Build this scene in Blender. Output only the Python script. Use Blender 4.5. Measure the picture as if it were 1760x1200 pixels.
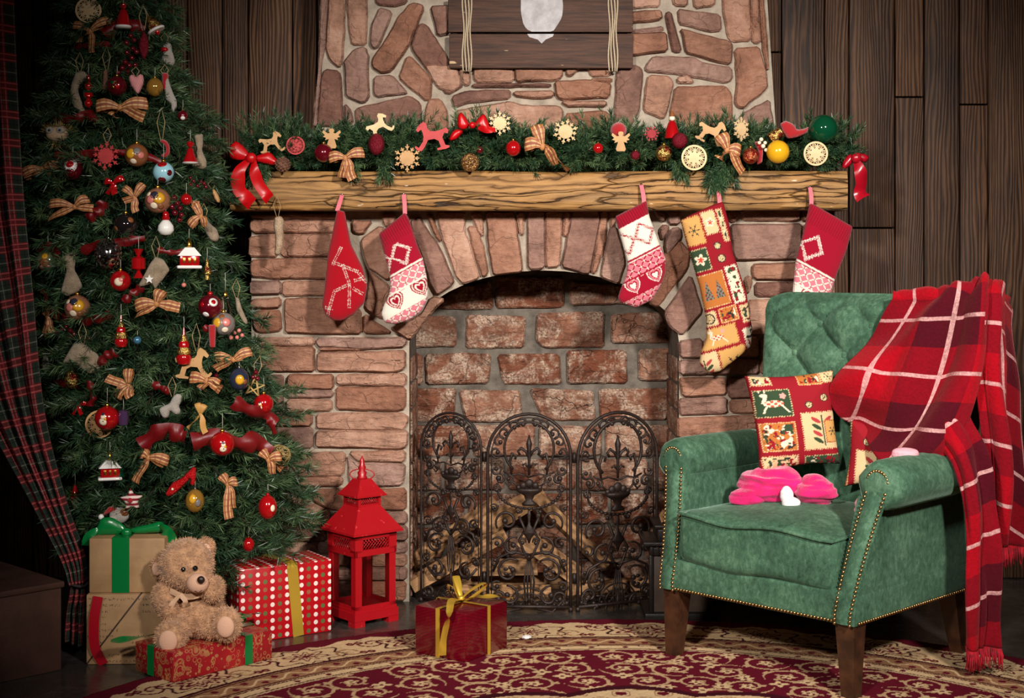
import bpy, bmesh, math, random
import numpy as np
from mathutils import Vector, Matrix, Euler, noise
from mathutils.geometry import delaunay_2d_cdt

for o in list(bpy.data.objects): bpy.data.objects.remove(o)
SC = bpy.context.scene
COL = SC.collection
random.seed(7); RNG = np.random.default_rng(7)
PI = math.pi

# ---------------------------------------------------------------- camera, light, exposure
F, HZ, CH, CX = 2500.0, 450.0, 1.045, 880.0        # focal length (pixels of a 1760 wide frame), eye level row, eye height, centre column
cam = bpy.data.objects.new('camera', bpy.data.cameras.new('camera')); COL.objects.link(cam)
cam.data.sensor_width = 36.0; cam.data.lens = F/1760*36; cam.data.shift_y = -150/1760
cam.location = (0, 0, CH); cam.rotation_euler = (PI/2, 0, 0); cam.data.clip_start = .05
SC.camera = cam

world = bpy.data.worlds.new('world'); SC.world = world; world.use_nodes = True
world.node_tree.nodes['Background'].inputs[0].default_value = (1, .9, .82, 1)
world.node_tree.nodes['Background'].inputs[1].default_value = 0.011
vs = SC.view_settings
vs.view_transform = 'Standard'; vs.look = 'None'; vs.gamma = 1; vs.use_curve_mapping = False
vs.exposure = 0.0

def spot(name, loc, target, watts, angle, blend, radius, color):
    l = bpy.data.lights.new(name, 'SPOT'); l.energy = watts; l.spot_size = math.radians(angle); l.spot_blend = blend
    l.shadow_soft_size = radius; l.color = color
    o = bpy.data.objects.new(name, l); COL.objects.link(o); o.location = loc
    o.rotation_euler = (Vector(target)-Vector(loc)).to_track_quat('-Z', 'Y').to_euler()
    return o
spot('studio_lamp_key', (1.35, .40, 2.30), (.24, 4.40, .72), 880, 51, 1.0, .14, (1, .94, .88))
spot('studio_lamp_fill', (-.95, .35, 2.10), (.46, 4.30, .60), 560, 54, 1.0, .14, (1, .94, .88))

# ---------------------------------------------------------------- helpers
def P(px, py, d):
    """point at depth d (metres in front of the viewpoint) that stands at column px, row py of the photograph"""
    return Vector(((px-CX)/F*d, d, CH-(py-HZ)/F*d))
def floor_pt(px, py):
    d = F*CH/(py-HZ); return Vector(((px-CX)/F*d, d, 0))
def lin(r, g, b, k=1.0):
    f = lambda c: ((c/255)/12.92 if c/255 <= .04045 else ((c/255+.055)/1.055)**2.4)*k
    return (f(r), f(g), f(b), 1.0)

def setkind(o, label=None, cat=None, group=None, kind=None):
    if label: o['label'] = label
    if cat: o['category'] = cat
    if group: o['group'] = group
    if kind: o['kind'] = kind
    return o
def thing(name, label, cat, loc=(0, 0, 0), rot=(0, 0, 0), scale=1.0, group=None):
    o = bpy.data.objects.new(name, None); COL.objects.link(o)
    o.location = loc; o.rotation_euler = rot; o.empty_display_size = .05
    o.scale = (scale,)*3 if not hasattr(scale, '__len__') else scale
    return setkind(o, label, cat, group)

class MB:
    """collects shapes; build() links them as one mesh object"""
    def __init__(s): s.v = []; s.f = []; s.uv = []; s.c = []; s.hasuv = False; s.hasc = False
    def add(s, vs, fs, uv=None, col=None):
        n = len(s.v); vs = [tuple(v) for v in vs]
        s.v += vs; s.f += [tuple(i+n for i in f) for f in fs]
        if uv is not None: s.hasuv = True
        s.uv += list(uv) if uv is not None else [(0, 0)]*len(vs)
        if col is not None: s.hasc = True
        s.c += list(col) if col is not None else [(1, 1, 1, 1)]*len(vs)
        return s
    def hexa(s, p):
        return s.add(p, [(0, 3, 2, 1), (4, 5, 6, 7), (0, 1, 5, 4), (1, 2, 6, 5), (2, 3, 7, 6), (3, 0, 4, 7)])
    def box(s, x0, x1, y0, y1, z0, z1):
        return s.hexa([(x0, y0, z0), (x1, y0, z0), (x1, y1, z0), (x0, y1, z0), (x0, y0, z1), (x1, y0, z1), (x1, y1, z1), (x0, y1, z1)])
    def bbox(s, x0, x1, y0, y1, z0, z1, b):
        """box with chamfered edges"""
        bm = bmesh.new(); bmesh.ops.create_cube(bm, size=1)
        for v in bm.verts: v.co = Vector(((x0+x1)/2+v.co.x*(x1-x0), (y0+y1)/2+v.co.y*(y1-y0), (z0+z1)/2+v.co.z*(z1-z0)))
        bmesh.ops.bevel(bm, geom=list(bm.edges), offset=b, segments=2, affect='EDGES', profile=.5)
        bm.verts.index_update(); s.add([v.co for v in bm.verts], [[v.index for v in f.verts] for f in bm.faces]); bm.free(); return s
    def tube(s, pts, r, n=6, closed=False, caps=True):
        pts = [Vector(p) for p in pts]; m = len(pts)
        rr = r if hasattr(r, '__len__') else [r]*m
        up = None; vs = []; fs = []; uv = []; L = 0
        for i, p in enumerate(pts):
            a = pts[i-1] if (i or closed) else p; b = pts[(i+1) % m] if (i < m-1 or closed) else p
            t = (b-a); t = t.normalized() if t.length > 1e-9 else Vector((0, 0, 1))
            if up is None: up = Vector((0, 1, 0)) if abs(t.y) < .9 else Vector((1, 0, 0))
            up = up-t*up.dot(t); up = up.normalized() if up.length > 1e-6 else t.orthogonal().normalized()
            sd = t.cross(up)
            if i: L += (p-pts[i-1]).length
            for k in range(n):
                q = 2*PI*k/n; vs.append(p+(up*math.cos(q)+sd*math.sin(q))*rr[i]); uv.append((L, k/n))
        for i in range(m if closed else m-1):
            j = (i+1) % m
            for k in range(n): fs.append((i*n+k, i*n+(k+1) % n, j*n+(k+1) % n, j*n+k))
        if caps and not closed: fs += [tuple(range(n))[::-1], tuple(range((m-1)*n, m*n))]
        return s.add(vs, fs, uv)
    def lathe(s, prof, n=16, mat=None):
        vs = []; fs = []; m = len(prof)
        for r, z in prof:
            for k in range(n): q = 2*PI*k/n; vs.append(Vector((r*math.cos(q), r*math.sin(q), z)))
        for i in range(m-1):
            for k in range(n): fs.append((i*n+k, i*n+(k+1) % n, (i+1)*n+(k+1) % n, (i+1)*n+k))
        fs += [tuple(range(n))[::-1], tuple(range((m-1)*n, m*n))]
        if mat is not None: vs = [mat @ v for v in vs]
        return s.add(vs, fs)
    def ell(s, c, r, nu=16, nv=10, mat=None):
        """ellipsoid"""
        r = r if hasattr(r, '__len__') else (r, r, r); c = Vector(c)
        vs = [Vector((0, 0, r[2]))]; fs = []
        for i in range(1, nv):
            a = PI*i/nv
            for k in range(nu):
                q = 2*PI*k/nu; vs.append(Vector((r[0]*math.sin(a)*math.cos(q), r[1]*math.sin(a)*math.sin(q), r[2]*math.cos(a))))
        vs.append(Vector((0, 0, -r[2]))); last = len(vs)-1
        for k in range(nu):
            fs.append((0, 1+k, 1+(k+1) % nu)); b = 1+(nv-2)*nu; fs.append((last, b+(k+1) % nu, b+k))
        for i in range(nv-2):
            for k in range(nu):
                a = 1+i*nu+k; b = 1+i*nu+(k+1) % nu; fs.append((a, a+nu, b+nu, b))
        if mat is not None: vs = [mat @ v for v in vs]
        return s.add([v+c for v in vs], fs)
    def prism(s, poly, y0, y1, mp=None):
        """flat cut-out in the x,z plane with thickness in y"""
        n = len(poly); vs = [Vector((x, y0, z)) for x, z in poly]+[Vector((x, y1, z)) for x, z in poly]
        area = sum(poly[i][0]*poly[(i+1) % n][1]-poly[(i+1) % n][0]*poly[i][1] for i in range(n))
        fr = tuple(range(n)); bk = tuple(range(2*n-1, n-1, -1))
        fs = [fr, bk]+[(i, i+n, (i+1) % n+n, (i+1) % n) for i in range(n)]
        if area < 0: fs = [f[::-1] for f in fs]
        if mp: vs = [mp @ v for v in vs]
        return s.add(vs, fs)
    def ring(s, r0, r1, y0, y1, n=28, c=(0, 0)):
        vs = []; fs = []
        for k in range(n):
            q = 2*PI*k/n
            for r, y in ((r0, y0), (r1, y0), (r1, y1), (r0, y1)): vs.append((c[0]+r*math.cos(q), y, c[1]+r*math.sin(q)))
        for k in range(n):
            j = (k+1) % n
            for a in range(4): b = (a+1) % 4; fs.append((k*4+a, k*4+b, j*4+b, j*4+a))
        return s.add(vs, fs)
    def ribbon(s, pts, wid, wdir, u0=0, crown=0.0):
        """band along pts; wid: width (number or list); wdir: width direction (vector or list)"""
        pts = [Vector(p) for p in pts]; m = len(pts); L = u0; vs = []; uv = []; fs = []
        for i, p in enumerate(pts):
            w = wid[i] if hasattr(wid, '__len__') else wid
            d = Vector(wdir[i]) if isinstance(wdir, list) else Vector(wdir)
            t = (pts[min(i+1, m-1)]-pts[max(i-1, 0)])
            d = d-t*(d.dot(t)/max(t.length_squared, 1e-12)); d.normalize()
            nn = t.cross(d); nn = nn.normalized() if nn.length > 1e-9 else Vector((0, -1, 0))
            if i: L += (p-pts[i-1]).length
            for k, q in enumerate((-1, -.5, 0, .5, 1)):
                vs.append(p+d*(w/2*q)+nn*(crown*w*(1-q*q))); uv.append((L, (q+1)/2))
        for i in range(m-1):
            for k in range(4): a = i*5+k; fs.append((a, a+1, a+6, a+5))
        return s.add(vs, fs, uv)
    def grid(s, pts, nu, nv, uv=None, col=None, wrap=False):
        fs = [(i*nu+k, i*nu+(k+1) % nu, (i+1)*nu+(k+1) % nu, (i+1)*nu+k) for i in range(nv-1) for k in range(nu if wrap else nu-1)]
        return s.add(pts, fs, uv, col)
    def build(s, name, mat, parent=None, smooth=True, auto=None):
        me = bpy.data.meshes.new(name); me.from_pydata(s.v, [], s.f)
        nl = len(me.loops)
        if s.hasuv or s.hasc:
            idx = np.empty(nl, dtype=np.int32); me.loops.foreach_get('vertex_index', idx)
        if s.hasuv:
            l = me.uv_layers.new(name='UVMap'); a = np.array(s.uv, dtype=np.float32)[idx]; l.data.foreach_set('uv', a.ravel())
        if s.hasc:
            c = me.color_attributes.new('Col', 'FLOAT_COLOR', 'POINT'); c.data.foreach_set('color', np.array(s.c, dtype=np.float32).ravel())
        if smooth: me.shade_smooth()
        if auto is not None: me.set_sharp_from_angle(angle=math.radians(auto))
        me.materials.append(mat); me.update()
        o = bpy.data.objects.new(name, me); COL.objects.link(o); o.parent = parent
        return o

def fast_mesh(name, V, Fc, mat, parent=None, col=None, smooth=False):
    """numpy vertices (n,3) and faces (m,k) to an object"""
    V = np.ascontiguousarray(V, dtype=np.float32); Fc = np.ascontiguousarray(Fc, dtype=np.int32)
    me = bpy.data.meshes.new(name); m, k = Fc.shape
    me.vertices.add(len(V)); me.vertices.foreach_set('co', V.ravel())
    me.loops.add(m*k); me.loops.foreach_set('vertex_index', Fc.ravel())
    me.polygons.add(m); me.polygons.foreach_set('loop_start', np.arange(0, m*k, k, dtype=np.int32))
    me.update(calc_edges=True)
    if col is not None:
        c = me.color_attributes.new('Col', 'FLOAT_COLOR', 'POINT')
        c.data.foreach_set('color', np.ascontiguousarray(col, dtype=np.float32).ravel())
    if smooth: me.shade_smooth()
    me.materials.append(mat)
    o = bpy.data.objects.new(name, me); COL.objects.link(o); o.parent = parent
    return o

def smoothpath(ctrl, n):
    """Catmull-Rom through control points, n samples"""
    c = [Vector(p) for p in ctrl]; c = [c[0]*2-c[1]]+c+[c[-1]*2-c[-2]]; out = []
    for i in range(n):
        t = i/(n-1)*(len(c)-3); k = min(int(t), len(c)-4); f = t-k
        a, b, d, e = c[k:k+4]
        out.append(.5*((2*b)+(d-a)*f+(2*a-5*b+4*d-e)*f*f+(3*b-a-3*d+e)*f*f*f))
    return out
def resample(poly, step):
    out = []
    for i in range(len(poly)):
        a = Vector(poly[i]); b = Vector(poly[(i+1) % len(poly)]); n = max(1, int(round((b-a).length/step)))
        out += [tuple(a.lerp(b, k/n)) for k in range(n)]
    return out
def rounded(poly, it=2):
    """corner cutting, keeps the outline"""
    for _ in range(it):
        q = []
        for i in range(len(poly)):
            a = Vector(poly[i]); b = Vector(poly[(i+1) % len(poly)]); q += [tuple(a.lerp(b, .22)), tuple(a.lerp(b, .78))]
        poly = q
    return poly
def chamfer(poly, c):
    q = []
    for i in range(len(poly)):
        a = Vector(poly[i]); b = Vector(poly[(i+1) % len(poly)]); f = min(.3, c/max((b-a).length, 1e-6)); q += [tuple(a.lerp(b, f)), tuple(a.lerp(b, 1-f))]
    return q
def inside(poly, X, Z):
    r = np.zeros(X.shape, bool); n = len(poly)
    for i in range(n):
        x1, z1 = poly[i]; x2, z2 = poly[(i+1) % n]
        if z1 == z2: continue
        c = ((z1 > Z) != (z2 > Z)) & (X < (x2-x1)*(Z-z1)/(z2-z1)+x1); r ^= c
    return r
def edgedist(poly, X, Z):
    d = np.full(X.shape, 1e9); n = len(poly)
    for i in range(n):
        x1, z1 = poly[i]; x2, z2 = poly[(i+1) % n]; dx, dz = x2-x1, z2-z1; L = dx*dx+dz*dz+1e-12
        t = np.clip(((X-x1)*dx+(Z-z1)*dz)/L, 0, 1); d = np.minimum(d, np.hypot(X-x1-t*dx, Z-z1-t*dz))
    return d
def puffy(name, poly, thick, mat, parent, step=.004, dmax=None, colf=None, bend=None, flat=.55, back=True):
    """stuffed shape: outline in the x,z plane swollen to both sides; colf(x,z) arrays -> colours"""
    poly = [tuple(p) for p in poly]
    ol = resample(poly, step); xs = [p[0] for p in ol]; zs = [p[1] for p in ol]
    gx, gz = np.meshgrid(np.arange(min(xs), max(xs)+step, step), np.arange(min(zs), max(zs)+step, step*.92))
    gx = gx.copy(); gx[1::2] += step/2; gx = gx.ravel(); gz = gz.ravel()
    ok = inside(ol, gx, gz); gx = gx[ok]; gz = gz[ok]
    if len(gx):
        d = edgedist(ol, gx, gz); ok = d > step*.55; gx = gx[ok]; gz = gz[ok]; d = d[ok]
    else: d = gx
    n = len(ol)
    pts = [Vector(p) for p in ol]+[Vector((a, b)) for a, b in zip(gx, gz)]
    r = delaunay_2d_cdt(pts, [(i, (i+1) % n) for i in range(n)], [], 1, 1e-7)
    X = np.array([p.x for p in r[0]]); Z = np.array([p.y for p in r[0]]); T = [tuple(f) for f in r[2]]
    D = edgedist(ol, X, Z); dm = dmax or max(D.max(), 1e-6); q = np.clip(D/dm, 0, 1)
    H = thick*np.power(np.clip(1-(1-q)**2, 0, 1), flat); H[D < 1e-6] = 0
    Y0 = bend(X, Z) if bend else np.zeros_like(X)
    m = len(X); V = np.stack([X, Y0-H, Z], 1); rim = D < 1e-6
    T0 = np.array([t for t in T if len(t) == 3])
    a = V[T0[0, 1]]-V[T0[0, 0]]; b = V[T0[0, 2]]-V[T0[0, 0]]
    if np.cross(a, b)[1] > 0: T0 = T0[:, ::-1]
    VB = np.stack([X, Y0+H, Z], 1)
    mp = np.arange(m)+m; mp[rim] = np.arange(m)[rim]
    FC = np.concatenate([T0, mp[T0][:, ::-1]]) if back else T0
    VV = np.concatenate([V, VB]) if back else V
    col = None
    if colf is not None:
        c = colf(X, Z); col = np.concatenate([c, c]) if back else c
    return fast_mesh(name, VV, FC, mat, parent, col, smooth=True)
def fbm(X, Y, scale, seed=0, octv=3):
    """cheap value noise on arrays, about -1..1"""
    r = np.random.default_rng(seed); out = np.zeros_like(X, dtype=float); amp = 1; tot = 0
    for o in range(octv):
        G = r.uniform(-1, 1, (64, 64)); x = X*scale*2**o+100.3; y = Y*scale*2**o+77.7
        i = np.floor(x).astype(int); j = np.floor(y).astype(int); fx = x-i; fy = y-j
        fx = fx*fx*(3-2*fx); fy = fy*fy*(3-2*fy); i %= 64; j %= 64; i1 = (i+1) % 64; j1 = (j+1) % 64
        out += amp*((G[i, j]*(1-fx)+G[i1, j]*fx)*(1-fy)+(G[i, j1]*(1-fx)+G[i1, j1]*fx)*fy); tot += amp; amp *= .5
    return out/tot

# ---------------------------------------------------------------- materials
class NT:
    """small wrapper for node trees"""
    def __init__(s, name):
        s.m = bpy.data.materials.new(name); s.m.use_nodes = True; s.t = s.m.node_tree
        s.b = s.t.nodes['Principled BSDF']
    def n(s, typ, ins=None, **kw):
        x = s.t.nodes.new(typ)
        for k, v in kw.items(): setattr(x, k, v)
        for k, v in (ins or {}).items(): s.put(x.inputs[k], v)
        return x
    def put(s, sock, v):
        if isinstance(v, bpy.types.NodeSocket): s.t.links.new(v, sock)
        elif isinstance(v, bpy.types.Node): s.t.links.new(v.outputs[0], sock)
        else: sock.default_value = v
    def set(s, **kw):
        for k, v in kw.items(): s.put(s.b.inputs[k.replace('_', ' ')], v)
        return s
    def math(s, op, a, b=0.0, c=None, clamp=False):
        x = s.n('ShaderNodeMath', operation=op, use_clamp=clamp); s.put(x.inputs[0], a); s.put(x.inputs[1], b)
        if c is not None: s.put(x.inputs[2], c)
        return x.outputs[0]
    def mix(s, f, a, b, typ='MIX'):
        x = s.n('ShaderNodeMix', data_type='RGBA', blend_type=typ); s.put(x.inputs[0], f); s.put(x.inputs[6], a); s.put(x.inputs[7], b)
        return x.outputs[2]
    def ramp(s, f, stops, interp='LINEAR'):
        x = s.n('ShaderNodeValToRGB'); x.color_ramp.interpolation = interp; e = x.color_ramp.elements
        while len(e) < len(stops): e.new(.5)
        for i, (p, c) in enumerate(stops): e[i].position = p; e[i].color = c if hasattr(c, '__len__') else (c, c, c, 1)
        s.put(x.inputs[0], f); return x.outputs[0]
    def noise(s, vec, scale, detail=4, rough=.55, dist=0.0, out=0):
        x = s.n('ShaderNodeTexNoise'); s.put(x.inputs['Scale'], scale); x.inputs['Detail'].default_value = detail
        x.inputs['Roughness'].default_value = rough; x.inputs['Distortion'].default_value = dist
        if vec is not None: s.put(x.inputs['Vector'], vec)
        return x.outputs[out]
    def coord(s, kind='Object', scale=(1, 1, 1), loc=None, rot=(0, 0, 0)):
        x = s.n('ShaderNodeTexCoord'); m = s.n('ShaderNodeMapping'); s.put(m.inputs[0], x.outputs[kind])
        m.inputs['Scale'].default_value = scale; m.inputs['Rotation'].default_value = rot
        if loc is not None: s.put(m.inputs['Location'], loc)
        return m.outputs[0]
    def bump(s, h, strength=.5, dist=.01, normal=None):
        x = s.n('ShaderNodeBump'); x.inputs['Strength'].default_value = strength; x.inputs['Distance'].default_value = dist
        s.put(x.inputs['Height'], h)
        if normal is not None: s.put(x.inputs['Normal'], normal)
        s.put(s.b.inputs['Normal'], x.outputs[0]); return x.outputs[0]
    def rnd(s): return s.n('ShaderNodeObjectInfo').outputs['Random']
    def sep(s, vec):
        x = s.n('ShaderNodeSeparateXYZ'); s.put(x.inputs[0], vec); return x.outputs

_MC = {}
def M(name, base=(.5, .5, .5, 1), rough=.6, metal=0.0, bump=None, var=None, sheen=0.0, coat=0.0, trans=0.0, attr=False, spec=.5, ior=1.45, alpha=1.0, sub=0.0, both=None):
    """general procedural material; bump=(scale,strength,dist); var=(scale,colour2,contrast lo,hi)"""
    if name in _MC: return _MC[name]
    t = NT(name); vec = t.coord('Object'); c = base
    if attr: c = t.n('ShaderNodeVertexColor', layer_name='Col').outputs[0]
    if var: c = t.mix(t.ramp(t.noise(vec, var[0], 5), [(var[2] if len(var) > 2 else .35, 0), (var[3] if len(var) > 3 else .65, 1)]), c, var[1])
    t.set(Base_Color=c, Roughness=rough, Metallic=metal, IOR=ior)
    t.b.inputs['Specular IOR Level'].default_value = spec
    if sheen: t.set(Sheen_Weight=sheen, Sheen_Roughness=.4)
    if coat: t.set(Coat_Weight=coat, Coat_Roughness=.08)
    if trans: t.set(Transmission_Weight=trans)
    if alpha < 1: t.set(Alpha=alpha)
    if sub: t.set(Subsurface_Weight=sub)
    if bump: t.bump(t.noise(vec, bump[0], 4), bump[1], bump[2])
    _MC[name] = t.m; return t.m
# ---------------------------------------------------------------- materials of the room
YW, YP, YC, YM, YB = 4.80, 4.46, 4.60, 4.34, 4.78     # wall, pier face, chimney face, mantel face, firebox back

def wood_wall_mat():
    t = NT('weathered_plank'); r = t.rnd()
    off = t.n('ShaderNodeCombineXYZ', {0: t.math('MULTIPLY', r, 37.0), 1: 0.0, 2: t.math('MULTIPLY', r, 91.0)}).outputs[0]
    v = t.coord('Object', (1, 1, .11), off)
    warp = t.noise(v, 5.5, 3, .5, 0, 1)
    vv = t.n('ShaderNodeVectorMath', {0: v, 1: t.n('ShaderNodeVectorMath', {0: warp, 3: .16}, operation='SCALE').outputs[0]}, operation='ADD').outputs[0]
    w = t.n('ShaderNodeTexWave', {'Vector': vv, 'Scale': 30.0, 'Distortion': 3.2, 'Detail': 3.0, 'Detail Scale': 1.6}, wave_type='BANDS', bands_direction='X').outputs[1]
    fine = t.noise(t.coord('Object', (1, 1, .025), off), 210, 3, .6)
    blot = t.noise(t.coord('Object', (1, 1, .35), off), 6.5, 4, .6)
    g = t.math('MULTIPLY_ADD', fine, .55, t.math('MULTIPLY', w, .42))
    c = t.ramp(g, [(.12, lin(30, 19, 12)), (.40, lin(86, 60, 42)), (.68, lin(128, 94, 66)), (1, lin(154, 118, 86))])
    c = t.mix(t.ramp(blot, [(.35, 0), (.68, .75)]), c, t.mix(1.0, c, lin(120, 100, 86), 'MULTIPLY'))
    tint = t.ramp(r, [(0, lin(190, 180, 172)), (.5, lin(226, 214, 202)), (1, lin(255, 240, 224))])
    c = t.mix(1.0, c, tint, 'MULTIPLY')
    t.set(Base_Color=c, Roughness=.62, Specular_IOR_Level=.35)
    t.bump(g, .55, .006); return t.m
def stone_mat(name, cols, pit=.6, white=0.0):
    t = NT(name); r = t.rnd()
    off = t.n('ShaderNodeCombineXYZ', {0: t.math('MULTIPLY', r, 19.0), 1: 0.0, 2: t.math('MULTIPLY', r, 53.0)}).outputs[0]
    v = t.coord('Object', (1, 1, 1), off)
    a = t.noise(v, 9, 6, .62, .4); b = t.noise(v, 70, 5, .65); s = t.noise(t.coord('Object', (1, 1, 3.5), off), 16, 5, .6, .6)
    c = t.ramp(t.math('MULTIPLY_ADD', a, .75, t.math('MULTIPLY', b, .3)), [(.3, cols[0]), (.52, cols[1]), (.72, cols[2])])
    c = t.mix(t.ramp(r, [(0, .0), (1, 1.0)]), c, t.mix(1.0, c, cols[3], 'MULTIPLY'))
    if white:
        wn = t.noise(v, 13, 8, .72, .5)
        k = t.math('MULTIPLY', t.ramp(wn, [(.46, 0), (.60, 1)]), t.math('MULTIPLY', t.ramp(t.noise(v, 150, 3, .6), [(.34, 0), (.6, 1)]), white))
        c = t.mix(k, c, lin(205, 182, 160))
        c = t.mix(t.ramp(t.noise(v, 21, 6, .7), [(.56, 0), (.74, .8)]), c, lin(58, 42, 36))
    t.set(Base_Color=c, Roughness=.85, Specular_IOR_Level=.25)
    ck = t.n('ShaderNodeTexVoronoi', {'Vector': t.n('ShaderNodeVectorMath', {0: v, 1: t.n('ShaderNodeVectorMath', {0: t.noise(v, 11, 3, .6, 0, 1), 3: .09}, operation='SCALE').outputs[0]}, operation='ADD').outputs[0], 'Scale': 8.0}, feature='DISTANCE_TO_EDGE').outputs[0]
    crk = t.math('MULTIPLY', t.ramp(ck, [(0, 1), (.018, 0)]), t.ramp(t.noise(v, 10, 2), [(.46, 0), (.56, 1)]))
    h = t.math('MULTIPLY_ADD', s, 1.0, t.math('MULTIPLY_ADD', b, .45, t.math('MULTIPLY_ADD', crk, -.5, t.math('MULTIPLY', a, .6))))
    t.bump(h, pit, .03); return t.m
def mortar_mat(name, c0, c1):
    t = NT(name); v = t.coord('Object'); a = t.noise(v, 18, 6, .65); b = t.noise(v, 140, 4, .6)
    t.set(Base_Color=t.ramp(a, [(.3, c0), (.7, c1)]), Roughness=.95, Specular_IOR_Level=.15)
    t.bump(t.math('MULTIPLY_ADD', b, .4, a), .6, .012); return t.m
MAT_PLANK = wood_wall_mat()
MAT_STONE = stone_mat('red_sandstone', [lin(112, 82, 68), lin(176, 134, 112), lin(208, 168, 146), lin(208, 186, 174)])
MAT_SLATE = stone_mat('brown_sandstone', [lin(98, 74, 66), lin(154, 120, 106), lin(186, 152, 136), lin(196, 174, 166)])
MAT_BRICK = stone_mat('old_fire_brick', [lin(88, 58, 46), lin(150, 104, 82), lin(190, 142, 116), lin(190, 150, 126)], .8, 1.0)
MAT_MORTAR = mortar_mat('pale_mortar', lin(140, 127, 112), lin(186, 172, 154))
MAT_GREY_MORTAR = mortar_mat('grey_mortar', lin(80, 73, 66), lin(126, 117, 106))  # darker grey than the pier mortar; firebox back and lining

# ---------------------------------------------------------------- floor
def floor_mat():
    t = NT('polished_dark_floor'); v = t.coord('Object')
    a = t.noise(v, 3.2, 6, .65, .8); b = t.noise(v, 26, 5, .6)
    c = t.ramp(t.math('MULTIPLY_ADD', b, .35, t.math('MULTIPLY', a, .7)), [(.3, lin(34, 31, 29)), (.55, lin(58, 54, 50)), (.8, lin(88, 83, 78))])
    t.set(Base_Color=c, Roughness=t.ramp(b, [(.3, .16), (.7, .34)]), Specular_IOR_Level=.5)
    t.bump(b, .08, .004); return t.m
fl = MB().box(-4, 4, -1.5, 5.2, -.06, 0).build('floor', floor_mat(), smooth=False); setkind(fl, kind='structure')

# ---------------------------------------------------------------- plank wall
wb = MB().box(-4, 4, YW+.02, YW+.12, 0, 3.2).build('wall_back', M('wall_backing', lin(22, 16, 12), .9), smooth=False); setkind(wb, kind='structure')
def plank(x0, x1, y0, y1):
    a = P(x0, y1, YW); b = P(x1, y0, YW); g = .0022
    MB().bbox(a.x+g, b.x-g, YW-.004+random.uniform(-.002, .002), YW+.02, max(0.001, a.z+g), b.z-g, .004).build('plank', MAT_PLANK, wb, auto=30)
TOPY, BOT = -420, 994.5
left = [-330, -270, -205, -150, -95, -40, 25, 57, 82, 113, 168, 222, 275, 322, 382, 427, 503, 545, 610]
right = [1290, 1343, 1417, 1459, 1538, 1588, 1649, 1698, 1772, 1830, 1902, 1960, 2030, 2095]
joints = {1290: 90, 1459: 392, 1538: 167, 1649: 180, 275: 146, 25: 44, 382: 520, 1772: 300, 1902: 520, -40: 300, 168: 610, 1588: 720}
for seq in (left, right):
    for a, b in zip(seq[:-1], seq[1:]):
        if a in joints: plank(a, b, TOPY, joints[a]); plank(a, b, joints[a], BOT)
        else: plank(a, b, TOPY, BOT)

# ---------------------------------------------------------------- stones
def stone(poly, ox, oy, k, Y, proud, parent, mat, name='stone', ext=None):
    """one rough stone from an outline; the face stands proud of the mortar at depth Y"""
    pts = []
    for x, y in poly:
        px = x/k+ox; py = y/k+oy
        if ext is not None and py <= 1: py = ext
        q = P(px, py, Y-proud); pts.append((q.x, q.z))
    area = sum(pts[i][0]*pts[(i+1) % len(pts)][1]-pts[(i+1) % len(pts)][0]*pts[i][1] for i in range(len(pts)))
    if area < 0: pts = pts[::-1]
    pts = chamfer(pts, .0075); pts = resample(pts, .024)
    sd = random.uniform(0, 100); n = len(pts)
    def nz(x, z, s): return noise.noise(Vector((x*s+sd, z*s, sd*.7)))
    cx = sum(p[0] for p in pts)/n; cz = sum(p[1] for p in pts)/n
    nrm = []
    for i in range(n):
        a = Vector(pts[i-1]); b = Vector(pts[(i+1) % n]); t = (b-a).normalized(); nrm.append(Vector((-t.y, t.x)))
    tilt = (random.uniform(-.03, .03), random.uniform(-.04, .04)); wide = (max(p[0] for p in pts)-min(p[0] for p in pts)) > (max(p[1] for p in pts)-min(p[1] for p in pts))
    def face(x, z, amp):
        st = nz(x*(.35 if wide else 1.6), z*(1.6 if wide else .35), 34)
        return Y-proud-amp*(.0055*nz(x, z, 17)+.006*st)-tilt[0]*(x-cx)-tilt[1]*(z-cz)
    V = []; 
    pts = [(p[0]-m_.x*.0016, p[1]-m_.y*.0016) for p, m_ in zip(pts, nrm)]
    j = [(p[0]+.0028*nz(p[0], p[1], 60), p[1]+.0028*nz(p[1], p[0], 55)) for p in pts]
    for x, z in j: V.append((x, Y+.03, z))
    for (x, z), m in zip(j, nrm): V.append((x, face(x, z, .5)+proud*.62, z))
    i2 = [(x+m.x*.0055, z+m.y*.0055) for (x, z), m in zip(j, nrm)]
    for x, z in i2: V.append((x, face(x, z, .8), z))
    for f in (.34, .68):
        for x, z in i2: 
            X = x+(cx-x)*f; Z = z+(cz-z)*f; V.append((X, face(X, Z, 1.0)-.002, Z))
    V.append((cx, face(cx, cz, 1)-.002, cz)); fs = []
    for r in range(4):
        for i in range(n): q = (i+1) % n; fs.append((r*n+i, r*n+q, (r+1)*n+q, (r+1)*n+i))
    c = len(V)-1
    for i in range(n): fs.append((4*n+i, 4*n+(i+1) % n, c))
    MB().add(V, fs).build(name, mat, parent, auto=24)

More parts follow.
